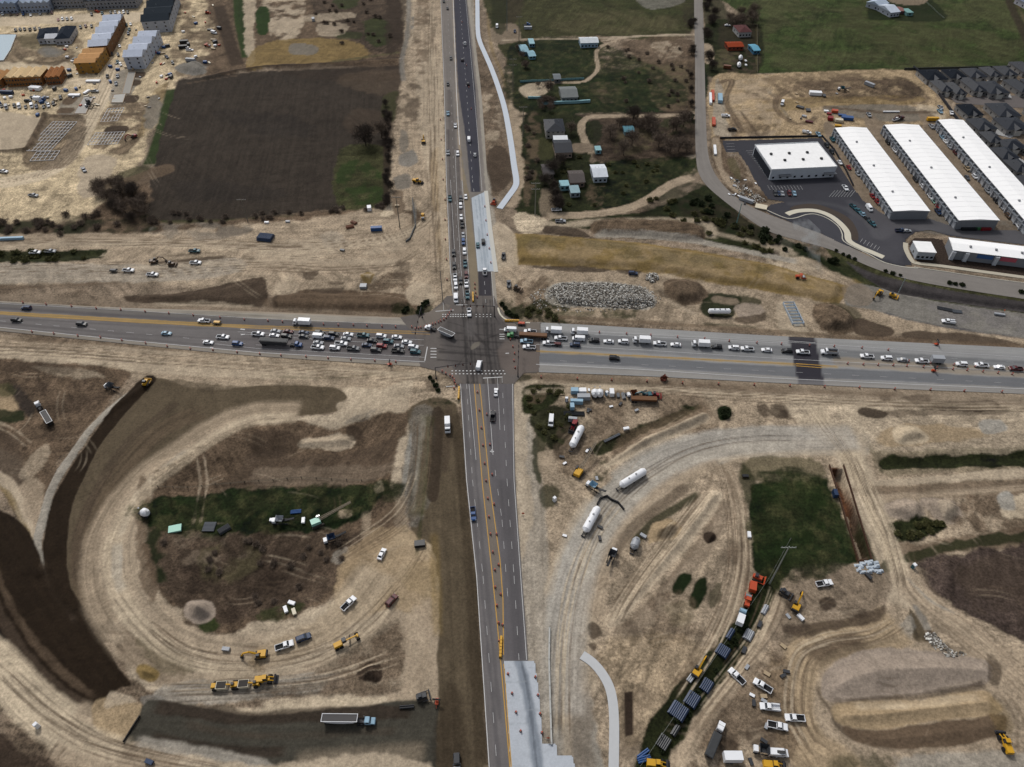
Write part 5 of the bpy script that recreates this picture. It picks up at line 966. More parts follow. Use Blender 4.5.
def m_dozer(c):
    b = MB().box(-1.9,1.7,-.8,.8,.9,1.9,.1,.05); g = MB().box(-1.2,.1,-.75,.75,1.9,2.9,.1,.05); bl = MB().prof([(2.6,.1),(2.4,.6),(2.7,1.2),(2.85,1.2),(2.65,.6),(2.9,.1)],1.8,0)
    a = MB().bar((0,1.6,.6),(2.5,1.6,.5),.2).bar((0,-1.6,.6),(2.5,-1.6,.5),.2)
    return tracks(3.6,1.15,.55,.95) + [('body', M(b,'body',c), (0,0,0), []), ('cab', g.mesh('cab', glass_m), (0,0,0), []), ('push_arm', M(a,'push_arm',c), (0,0,0), []), ('blade', M(bl,'blade',c), (0,0,0), [])]
def m_roller(c):
    b = MB().box(-2.6,-.4,-.85,.85,.9,1.7,.15,.08).box(.4,2.6,-1.15,-.95,.6,1.0).box(.4,2.6,.95,1.15,.6,1.0).box(.2,.5,-1.1,1.1,.6,1.1)
    return [('body', M(b,'body',c), (0,0,0), [('canopy', M(MB().box(-.8,.5,-.8,.8,2.5,2.6),'canopy',c), (0,0,0), [])]), ('drum', MB().cyl((1.6,-.92,.75),(1.6,.92,.75),.75,n=16).mesh('drum', steel), (0,0,0), []), ('canopy_post', MB().bar((-.7,.7,1.6),(-.7,.7,2.5),.08).bar((-.7,-.7,1.6),(-.7,-.7,2.5),.08).bar((.4,.7,1),(.4,.7,2.5),.08).bar((.4,-.7,1),(.4,-.7,2.5),.08).mesh('canopy_post', darkst), (0,0,0), [])] + wheels((-1.7,), .8, .7, .4)
def m_crane(c):
    b = MB().box(-2.2,1.4,-1.3,1.3,1.1,2.4,.1,.1); bo = MB()
    A = Vector((1.0,0,1.9)); B = Vector((13.5,0,4.8))
    for y in (-.45,.45):
        for z in (0,.8): bo.bar(A+Vector((0,y,z)), B+Vector((0,y*.6,z*.5)), .14)
    for k in range(12):
        p = A.lerp(B,k/12); q = A.lerp(B,(k+1)/12); s_ = .45 if k % 2 else -.45; bo.bar(p+Vector((0,s_,0)), q+Vector((0,-s_,.6)), .1); bo.bar(p+Vector((0,-s_,.6)), q+Vector((0,s_,.0)), .1)
    return tracks(4.6,1.5,.7,1.0) + [('house', M(b,'house',c), (0,0,0), []), ('cab', MB().box(.2,1.8,.9,1.7,1.3,2.8,.1,.05).mesh('cab', glass_m), (0,0,0), []), ('lattice_boom', bo.mesh('lattice_boom', mat('boom_metal',(140,128,110))), (0,0,0), []), ('hook_line', MB().bar((13.5,0,5),(13.6,0,1),.08).mesh('hook_line', darkst), (0,0,0), [])]
def m_tank(c, L=11):    # lying silo on skids
    t = MB().cyl((-L/2+1,0,1.9),(L/2-1,0,1.9),1.5,n=20).cyl((-L/2+1,0,1.9),(-L/2,0,1.9),1.5,.5,n=20).cyl((L/2-1,0,1.9),(L/2,0,1.9),1.5,1.0,n=20)
    l = MB()
    for x in (-L/3,0,L/3): l.box(x-.12,x+.12,-1.3,1.3,0,1.0)
    l.bar((-L/2-1.2,-.6,.3),(L/2,-.9,.3),.2).bar((-L/2-1.2,.6,.3),(L/2,.9,.3),.2).bar((-L/2-1.2,-.8,.4),(-L/2-1.2,.8,.4),.3,.5)
    return [('tank', M(t,'tank',c,False), (0,0,0), [('hatch', MB().cyl((1.5,0,3.35),(1.5,0,3.6),.4).cyl((-2,0,3.35),(-2,0,3.6),.3).mesh('hatch', steel), (0,0,0), [])]), ('skid', l.mesh('skid', darkst), (0,0,0), []), ('ladder', MB().bar((0,1.55,.3),(0,1.2,3.4),.06).bar((.5,1.55,.3),(.5,1.2,3.4),.06).mesh('ladder', steel), (0,0,0), [])]
def m_plant(c):         # portable screening / batch plant: hopper, conveyor, engine
    return [('hopper', M(MB().add([(-1.8,-1.4,3.2),(1.2,-1.4,3.2),(1.2,1.4,3.2),(-1.8,1.4,3.2),(-.8,-.6,1.4),(.4,-.6,1.4),(.4,.6,1.4),(-.8,.6,1.4)],[(4,5,1,0),(5,6,2,1),(6,7,3,2),(7,4,0,3),(7,6,5,4)]).box(-1.9,-1.8,-1.5,1.5,3.1,3.3),'hopper',c), (0,0,0), []), ('frame', MB().box(-3.6,3.4,-1.3,-1.1,.7,1.0).box(-3.6,3.4,1.1,1.3,.7,1.0).box(-3.4,-3.1,-1.1,1.1,.7,1.0).bar((-1.7,-1.2,.8),(-1.7,-1.2,3.2),.15).bar((-1.7,1.2,.8),(-1.7,1.2,3.2),.15).bar((1.1,-1.2,.8),(1.1,-1.2,3.2),.15).bar((1.1,1.2,.8),(1.1,1.2,3.2),.15).mesh('frame', darkst), (0,0,0), []),
            ('conveyor', MB().bar((.2,0,1.2),(5.8,0,3.2),.9,.3).mesh('conveyor', mat('belt',(44,44,46))), (0,0,0), []), ('engine_box', M(MB().box(-3.5,-2.0,-1,1,1,2.2,.05,.05),'engine_box','white'), (0,0,0), [])] + wheels((2.2,-2.6), 1.1, .5, .3)
def m_container(c, L=6.0, W=2.4, H=2.4):
    b = MB().box(-L/2,L/2,-W/2,W/2,.12,H,.0,.0)
    for k in range(int(L/.6)): b.box(-L/2+.2+k*.6,-L/2+.42+k*.6,-W/2-.04,W/2+.04,.2,H-.15)
    return [('box', M(b,'box',c), (0,0,0), []), ('door', M(MB().box(-L/2-.06,-L/2-.005,-W/2+.08,-.03,.2,H-.1).box(-L/2-.06,-L/2-.005,.03,W/2-.08,.2,H-.1),'door',c), (0,0,0), []), ('skid', MB().box(-L/2,L/2,-W/2,-W/2+.2,0,.12).box(-L/2,L/2,W/2-.2,W/2,0,.12).mesh('skid', darkst), (0,0,0), [])]
def m_pipes(c, L=6.0, n=6, rows=2, r=.32):
    p = MB()
    for j in range(rows):
        for i in range(n-j): p.cyl((-L/2, (i-(n-1-j)/2)*2*r*1.03, r+.1+j*r*1.75), (L/2, (i-(n-1-j)/2)*2*r*1.03, r+.1+j*r*1.75), r, n=8, cap=True)
    return [('pipe_layer', M(p,'pipe_layer',c), (0,0,0), []), ('bearer', MB().box(-L/3-.1,-L/3+.1,-n*r,n*r,0,.1).box(L/3-.1,L/3+.1,-n*r,n*r,0,.1).mesh('bearer', mat('timber',(150,120,84))), (0,0,0), [])]
def m_barrel(c='orange'):
    return [('drum', M(MB().cyl((0,0,.08),(0,0,.4),.32,.30,n=10).cyl((0,0,.4),(0,0,.72),.29,.26,n=10).cyl((0,0,.72),(0,0,1.05),.25,.22,n=10),'drum',c), (0,0,0), [('stripe', MB().cyl((0,0,.45),(0,0,.56),.305,.3,n=10,cap=False).cyl((0,0,.74),(0,0,.84),.265,.26,n=10,cap=False).mesh('stripe', paint_m('white')), (0,0,0), [])]), ('base', MB().cyl((0,0,0),(0,0,.08),.45,.42,n=10).mesh('base', blk), (0,0,0), [])]
def m_cushion(c='yellow'):
    b = MB()
    for k in range(6): b.box(-3.2+k*1.08,-2.2+k*1.08,-.42,.42,.1,1.0,.04,.08)
    return [('crash_module', M(b,'crash_module',c), (0,0,0), []), ('nose', MB().cyl((3.35,0,.1),(3.35,0,.95),.4,.36,n=12).mesh('nose', paint_m(c)), (0,0,0), []), ('base_rail', MB().box(-3.4,3.6,-.45,.45,0,.1).mesh('base_rail', darkst), (0,0,0), [])]
def m_arrowboard(c='orange'):
    return [('board', MB().box(-.08,.08,-1.2,1.2,1.6,2.8).mesh('board', darkst), (0,0,0), [('lamp', MB().cyl((.08,-.8,2.2),(.12,-.8,2.2),.1).cyl((.08,-.4,2.2),(.12,-.4,2.2),.1).cyl((.08,0,2.2),(.12,0,2.2),.1).cyl((.08,.4,2.2),(.12,.4,2.2),.1).cyl((.08,.8,2.5),(.12,.8,2.5),.1).cyl((.08,.8,1.9),(.12,.8,1.9),.1).mesh('lamp', lampw), (0,0,0), [])]), ('trailer_frame', M(MB().box(-1.0,1.0,-.5,.5,.45,.65).bar((1,0,.5),(2,0,.5),.1).box(-.7,.1,-.4,.4,.65,1.1).bar((0,0,.6),(0,0,1.7),.12),'trailer_frame',c), (0,0,0), [])] + wheels((0,), .65, .3, .18)
def m_sign(c='orange'):
    s_ = MB().add([(.03,0,1.0),(.03,.65,1.65),(.03,0,2.3),(.03,-.65,1.65),(-.03,0,1.0),(-.03,.65,1.65),(-.03,0,2.3),(-.03,-.65,1.65)],[(0,1,2,3),(7,6,5,4),(0,4,5,1),(1,5,6,2),(2,6,7,3),(3,7,4,0)])
    return [('sign_panel', M(s_,'sign_panel',c), (0,0,0), []), ('stand', MB().bar((0,0,0),(0,0,1.0),.07).bar((-.7,0,.03),(.7,0,.03),.07).bar((0,-.7,.03),(0,.7,.03),.07).mesh('stand', darkst), (0,0,0), [])]
def m_person(c='orange'):
    b = MB().cyl((0,.09,0),(0,.1,.85),.07,.11,n=8).cyl((0,-.09,0),(0,-.1,.85),.07,.11,n=8).cyl((0,0,.8),(0,0,1.45),.19,.22,n=10).cyl((0,0,1.45),(0,0,1.58),.08,.07,n=8).dome((0,0,1.6),.11,.16).cyl((0,.25,1.42),(.06,.32,.85),.06,.045,n=6).cyl((0,-.25,1.42),(.06,-.32,.85),.06,.045,n=6)
    return [('body', b.mesh('body', mat('skin_cloth',(60,56,60))), (0,0,0), []), ('vest', M(MB().cyl((0,0,.95),(0,0,1.46),.215,.24,n=10),'vest',c), (0,0,0), []), ('hard_hat', M(MB().dome((0,0,1.66),.14,.14),'hard_hat','white'), (0,0,0), [])]
def m_lighttower(c='white'):
    return [('engine_box', M(MB().box(-1,1,-.6,.6,.5,1.4,.08,.05),'engine_box',c), (0,0,0), []), ('mast', MB().bar((0,0,1.4),(0,0,4.5),.12).bar((0,-.8,4.5),(0,.8,4.5),.1).mesh('mast', steel), (0,0,0), [('lamp', MB().box(-.1,.15,-.8,-.4,4.5,4.8).box(-.1,.15,.4,.8,4.5,4.8).mesh('lamp', lampw), (0,0,0), [])])] + wheels((0,), .75, .32, .2)
def m_portable(c='blue'):
    return [('cabin', M(MB().box(-.58,.58,-.58,.58,.1,2.1,.03,.03),'cabin',c), (0,0,0), [('door', M(MB().box(.56,.6,-.35,.35,.2,1.95),'door','white'), (0,0,0), [])]), ('roof', M(MB().box(-.62,.62,-.62,.62,2.1,2.3,.12,.12),'roof','white'), (0,0,0), [])]
def m_pallet(c='silver', L=2.4, W=1.2, H=.9):
    return [('stack', M(MB().box(-L/2,L/2,-W/2,W/2,.14,H,.02,.02).box(-L/2,L/2,-W/2-.02,-W/2+.0,.3,.34),'stack',c), (0,0,0), []), ('pallet', MB().box(-L/2,L/2,-W/2,W/2,.08,.14).box(-L/2,L/2,-W/2,-W/2+.1,0,.08).box(-L/2,L/2,W/2-.1,W/2,0,.08).mesh('pallet', mat('timber',(150,120,84))), (0,0,0), [])]
MODELS = dict(sedan=m_sedan, suv=m_suv, pickup=m_pickup, utility=m_utility, van=m_van, boxtruck=m_boxtruck, dump=m_dump, tractor=m_tractor, smalltrailer=m_smalltrailer, bus=m_bus, excavator=m_excavator, loader=m_loader, scraper=m_scraper, grader=m_grader, dozer=m_dozer, roller=m_roller,
    crane=m_crane, tank=m_tank, plant=m_plant, container=m_container, pipes=m_pipes, barrel=m_barrel, cushion=m_cushion, arrowboard=m_arrowboard, sign=m_sign, person=m_person, lighttower=m_lighttower, portable=m_portable, pallet=m_pallet,
    bottomtrailer=lambda c, L=12.5: m_trailer('bottom', L, c), flattrailer=lambda c, L=12.5: m_trailer('flat', L, c), bellytrailer=lambda c, L=12.5: m_trailer('belly', L, c), tanktrailer=lambda c, L=12: m_trailer('tank', L, c), boxtrailer=lambda c, L=12: m_trailer('box', L, c))
NAMES = dict(sedan=('sedan_car','car'), suv=('suv_car','car'), pickup=('pickup_truck','pickup'), utility=('utility_truck','truck'), van=('van','van'), boxtruck=('box_truck','truck'), dump=('dump_truck','truck'), tractor=('semi_tractor','truck'), smalltrailer=('small_trailer','trailer'), bus=('bus','bus'),
    excavator=('excavator','excavator'), loader=('wheel_loader','loader'), scraper=('scraper','scraper'), grader=('road_grader','grader'), dozer=('bulldozer','bulldozer'), roller=('road_roller','roller'), crane=('crawler_crane','crane'), tank=('storage_tank','tank'), plant=('screening_plant','machine'), container=('storage_container','container'),
    pipes=('pipe_stack','pipes'), barrel=('traffic_barrel','barrel'), cushion=('crash_cushion','crash cushion'), arrowboard=('arrow_board','sign trailer'), sign=('road_sign','sign'), person=('person','person'), lighttower=('light_tower','light tower'), portable=('portable_toilet','toilet'), pallet=('pallet_stack','pallet'),
    bottomtrailer=('hopper_trailer','trailer'), flattrailer=('flatbed_trailer','trailer'), bellytrailer=('hopper_trailer','trailer'), tanktrailer=('tank_trailer','trailer'), boxtrailer=('box_trailer','trailer'))
_cache = {}
def place(kind, c, px, py, head, label, group=None, z=None, **kw):
    """head: a second spot of the photograph the thing faces, or an angle in radians"""
    key = (kind, c, tuple(sorted(kw.items())))
    if key not in _cache: _cache[key] = MODELS[kind](c, **kw)
    x, y = G(px, py)
    if isinstance(head, (tuple, list)): a = G(px+head[0], py+head[1]); rz = math.atan2(a[1]-y, a[0]-x)
    else: rz = head
    gz = zat(x, y); z = (max(gz, .1) if -.2 < gz < .12 else gz) if z is None else z
    nm, cat = NAMES[kind]; t = empty(nm, (x, y, z), rz); k_ = dict(scraper=.72, tractor=.86, excavator=.85, bottomtrailer=.88, pipes=.86, container=.92, dozer=.9, loader=.9, plant=.9).get(kind, 1); t.scale = (k_,)*3; tag(t, label, cat, group)
    def put(parts, par, far):
        for n, m_, off, ch in parts:
            o = link(bpy.data.objects.new(n, m_), par); o.location = off
            put(ch, o, far)
    put(_cache[key], t, False); return t
# ================================================================== vehicles on the roads
KN = dict(sedan='sedan', suv='SUV', pickup='pickup', utility='crew truck', van='van', boxtruck='box truck')
CW = dict(navy='dark blue', lightblue='pale blue', maroon='dark red')
ORD = 'first second third fourth fifth sixth seventh eighth ninth tenth eleventh twelfth thirteenth fourteenth fifteenth sixteenth seventeenth eighteenth nineteenth twentieth twenty-first twenty-second twenty-third twenty-fourth'.split()
def V(kind, c, px, py, head, label, group=None, **kw):
    return place(kind, c, px, py + .55*ppm(py), head, label, group, **kw)
def queue(items, head, where, group):
    for i, (px, py, k, c) in enumerate(items):
        V(k, c, px, py, head, f'{CW.get(c,c)} {KN[k]}, {ORD[i]} {where}', group)
E = (10, .65); Wd = (-10, -.6); S = (.45, 10); N = (-.5, -10)
gW = 'cars queuing from the west'
queue([(397,337,'sedan','white'),(381.5,336,'suv','white'),(363.5,335.3,'pickup','teal'),(348.5,334.2,'sedan','white'),(334,334,'suv','black'),(320,332.8,'suv','black'),(304,332.3,'sedan','navy'),(288.5,331.4,'sedan','maroon'),(276,331,'sedan','silver')], E, 'from the stop line in the northernmost lane of the western queue', gW)
queue([(407,342,'sedan','white'),(388.5,341.4,'suv','teal'),(372,340.6,'sedan','black'),(346,338.6,'sedan','silver'),(329.5,338,'suv','navy'),(319.5,336.6,'van','white'),(304,336.2,'sedan','charcoal'),(286.8,336.2,'suv','black'),(274.6,335.4,'sedan','white'),(258.5,334,'pickup','white'),(223.4,337,'pickup','white')], E, 'from the stop line in the second lane of the western queue', gW)
queue([(413.5,347,'suv','white'),(399,346,'sedan','silver'),(382,346,'suv','red'),(367,345,'sedan','navy'),(341.5,343.6,'pickup','white'),(318.5,342.6,'sedan','silver')], E, 'from the stop line in the third lane of the western queue', gW)
queue([(415.5,351.8,'suv','teal'),(398,350.8,'pickup','black'),(376,349.8,'suv','charcoal'),(353.5,348.4,'pickup','grey'),(335,347.8,'suv','white'),(318,347.3,'pickup','white')], E, 'from the stop line in the fourth lane of the western queue', gW)
V('tractor','blue',296.5,345,E,'blue semi tractor pulling the dark covered hopper trailer in the western queue'); V('bellytrailer','charcoal',275,343.6,E,'dark covered hopper trailer behind the blue semi tractor',L=13.0)
V('sedan','white',208.7,342.2,E,'white car following behind the western queue in the near lane'); V('suv','blue',238,343.6,E,'blue SUV catching up with the western queue'); V('sedan','lightblue',167,333.2,E,'pale blue car alone on the western road')
V('pickup','white',204.4,320.8,Wd,'white pickup heading west with a small yellow trailer'); V('smalltrailer','yellow',217.5,322.6,Wd,'small trailer with a yellow load behind the westbound pickup')
V('suv','navy',27,308,Wd,'dark blue SUV heading west near the left edge'); V('suv','black',17.5,320,E,'black SUV heading east near the left edge'); V('suv','charcoal',82.5,324,E,'charcoal SUV heading east alone on the western road')
V('boxtruck','white',302.7,323.4,Wd,'white box truck heading west beside the queue',L=5.6)
# turning in the crossing
V('tractor','white',430.5,328.6,(-10,-2.5),'white semi tractor turning west with a grey dump trailer'); V('bottomtrailer','silver',446.6,334.6,(-10,-4.4),'grey dump trailer swinging through the crossing',L=9.6)
V('pickup','white',469.2,312.5,S,'white pickup with a dark bed crossing the northern crosswalk'); V('van','white',479,365.5,(2.5,-10),'white van crossing the southern crosswalk')
V('sedan','white',496,392,(.6,-10),'white car on the south road just below the crossing'); V('pickup','black',492.7,416,(.6,-10),'black pickup with a white roof rack on the south road'); V('pickup','blue',473.2,513.5,(.9,10),'blue pickup heading down the south road alone')
# queue from the east
gE = 'vehicles queuing from the east'
V('tractor','green',513,335.8,Wd,'green semi tractor at the head of the eastern queue'); V('flattrailer','brown',533,336.6,Wd,'flatbed trailer stacked with rusty bars behind the green tractor',L=13.5)
queue([(510.3,330.2,'van','white'),(530,331.6,'pickup','white'),(553.5,332,'boxtruck','white'),(579.5,333,'boxtruck','white')], Wd, 'from the crossing in the northernmost lane of the eastern queue', gE)
queue([(560.5,338.2,'pickup','white'),(578.5,339,'van','white'),(593.8,340.5,'suv','black'),(608.4,341.3,'sedan','white'),(623,341.5,'suv','white'),(641.6,341.4,'boxtruck','white'),(659.3,343.6,'pickup','white'),(675.5,344.5,'sedan','white'),(700.5,345.2,'boxtruck','white'),(716.3,347,'suv','black'),(733.2,347.7,'suv','white'),(746.8,348.8,'pickup','white'),(766.3,349.8,'sedan','white'),(786.3,350.8,'suv','black'),(802.2,352,'pickup','white')], Wd, 'behind the rusty bar trailer in the eastern queue', gE)
V('dump','white',829,352.8,Wd,'white truck with an open bed east of the dark road patch')
queue([(866.3,356.2,'pickup','white'),(885.7,358,'suv','white'),(901.8,359.6,'sedan','silver'),(921,360.9,'pickup','white')], Wd, 'behind the open bed truck in the eastern queue', gE)
V('boxtrailer','silver',935.5,361.6,Wd,'silver box trailer towed by a white pickup in the eastern queue',L=5.2)
queue([(960.6,364,'suv','white'),(980.6,365,'pickup','white'),(998.4,367,'sedan','white'),(1014.8,368.6,'pickup','maroon')], Wd, 'behind the silver box trailer in the eastern queue', gE)
queue([(526.4,341.4,'pickup','lightblue'),(548.8,343.2,'pickup','white')], Wd, 'from the crossing in the lane south of the rusty bar trailer', gE)
V('smalltrailer','maroon',557.5,344,Wd,'small trailer with a dark red load behind a white pickup'); V('suv','navy',574.8,344.7,Wd,'dark blue SUV behind the dark red trailer load'); V('pickup','white',529,347.2,Wd,'white pickup alone in the southernmost lane of the eastern queue')
V('suv','black',614.3,358,(10,.6),'black SUV heading east alone on the eastern road'); V('smalltrailer','orange',521.5,323.6,Wd,'small white and orange trailer beside the horizontal yellow crash cushion')
# north road
gN = 'southbound vehicles on the north road'
queue([(456,298.8,'van','white'),(456,286,'suv','white'),(455.2,277.6,'pickup','white'),(454.2,266,'suv','black'),(453.6,253.2,'suv','black'),(450,198.8,'pickup','teal'),(448,152.7,'pickup','silver'),(448,113.5,'pickup','lightblue'),(448,84.4,'suv','black'),(451,58.6,'suv','charcoal'),(447.5,8.8,'suv','black'),(443.8,1.8,'suv','black')], S, 'from the stop line in the western lane of the north road', gN)
queue([(467.5,295,'pickup','teal'),(466.5,284,'pickup','white'),(466.3,275.2,'suv','maroon'),(465.2,263.8,'pickup','teal'),(464.6,251.6,'suv','white'),(463.4,242,'suv','blue'),(463.3,235,'sedan','silver'),(462.2,224.6,'pickup','black'),(461.2,217,'sedan','white'),(460.7,206,'suv','white'),(460.9,199,'suv','charcoal'),(457.8,154,'suv','white'),(455.4,125.8,'pickup','white')], S, 'from the stop line in the eastern queue of the north road', gN)
V('suv','black',460.7,281,S,'black SUV between the two queues on the north road'); V('sedan','white',465.8,196.8,S,'white car on the gravel median of the north road')
gNB = 'northbound cars on the north road'
for px, py, k, c, lb in ((484.8,271.7,'pickup','white','white pickup driving onto the pale concrete lanes'),(477.8,245,'sedan','teal','teal car on the western pale concrete lane'),(483.3,241.6,'suv','black','black SUV on the eastern pale concrete lane'),(475,155,'sedan','silver','silver car on the dark asphalt above the concrete lanes'),(469,139.8,'van','white','white van on the dark asphalt lanes'),(468,84,'suv','black','black SUV on the dark asphalt, nearer of two'),(462.3,60,'suv','charcoal','charcoal SUV on the dark asphalt lanes'),(465,44,'pickup','white','white pickup farthest up the dark asphalt lanes')):
    V(k, c, px, py, N, lb, gNB)
# ================================================================== barrels, cushions, signs
def row(p, n, label, jitter=.6):
    q = pts(p); d = [0]
    for a, b in zip(q[:-1], q[1:]): d.append(d[-1]+math.dist(a, b))
    rr = random.Random(len(label)*7+n)
    for k in range(n):
        s_ = d[-1]*(k+.5)/n; x = np.interp(s_, d, [a[0] for a in q]); y = np.interp(s_, d, [a[1] for a in q])
        place('barrel', 'orange', x+rr.uniform(-jitter, jitter)*2, y+rr.uniform(-.3,.3), rr.random()*6, label, label.replace('orange traffic barrel', 'orange barrels'))
row('10 302 60 306 160 313 256 321', 10, 'orange traffic barrel along the northern shoulder of the western road')
row('260 321 300 324 400 327.5 418 328', 11, 'orange traffic barrel on the westbound shoulder near the crossing')
row('20 331 100 338 180 348 256 354 330 359 408 363', 17, 'orange traffic barrel along the southern edge of the western road')
row('414 330 430 326 445 320 452 310', 15, 'orange traffic barrel curving round the north-west corner', .2)
row('442 371 452 379 456 390', 8, 'orange traffic barrel scattered at the south-west corner', 1.2)
row('476.8 384 486 484 495 576 499.6 650', 15, 'orange traffic barrel down the median of the south road', .3)
row('486 400 494 500 501 600 503 640', 8, 'orange traffic barrel beside the northbound lane of the south road', .2)
row('534 668 539 706 543 742', 4, 'orange traffic barrel along the east side of the bottom concrete lanes', .2)
row('506 665 514 700 522 741', 4, 'orange traffic barrel on the west side of the bottom concrete lanes', .3)
row('560 331 640 335 768 344 836 347 900 351', 13, 'orange traffic barrel on the northern shoulder of the eastern road')
row('840 364 900 366 960 370 1020 375', 12, 'orange traffic barrel in the tan median of the eastern road')
row('850 357 900 361 1010 370', 7, 'orange traffic barrel right beside the eastern queue')
row('524 377 600 380 700 384 820 387 1018 393', 14, 'orange traffic barrel along the southern edge of the eastern road')
row('484.5 200 488 240 491.5 270', 5, 'orange traffic barrel along the new concrete lanes', .2)
row('440 110 442 150 444.5 200 447 290', 9, 'orange traffic barrel west of the north road', .3)
row('474 282 477 300', 4, 'orange traffic barrel in the median by the upright yellow cushion', .3)
row('461 12 466 60 472 120', 5, 'small orange traffic barrel on the dark northern lanes', .2)
row('508 330 514 352 516 372', 6, 'orange traffic barrel at the south-east corner of the crossing', .6)
place('cushion','yellow',473,298,(-.3,-10),'long yellow crash cushion in the median of the north road'); place('cushion','yellow',511.5,321.5,(10,.2),'long yellow crash cushion at the north-east corner of the crossing')
place('cushion','yellow',458.8,394,(.6,-10),'long yellow crash cushion at the south-west corner of the crossing'); place('cushion','yellow',500.8,648,(.5,-10),'long yellow crash cushion above the bottom concrete lanes'); 
place('arrowboard','orange',933,371.5,(10,.6),'orange arrow board trailer in the tan median of the eastern road'); place('arrowboard','orange',390,365,(-10,-.6),'orange arrow board on the southern verge of the western road'); place('arrowboard','orange',936,345,(-10,-.6),'orange arrow board on the northern shoulder of the eastern road')
place('sign','orange',548,740,(0,10),'orange diamond sign beside the bottom concrete lanes'); place('sign','orange',559,323.5,(-10,0),'orange diamond sign at the edge of the green verge'); place('sign','orange',523,516,(0,10),'orange diamond sign on the gravel east of the south road'); place('sign','orange',1003,313,(-10,-2),'orange diamond sign on the grey unfinished ramp')
place('dozer','orange',494,203,(-4,10),'small orange bulldozer at the top of the pale concrete lanes')
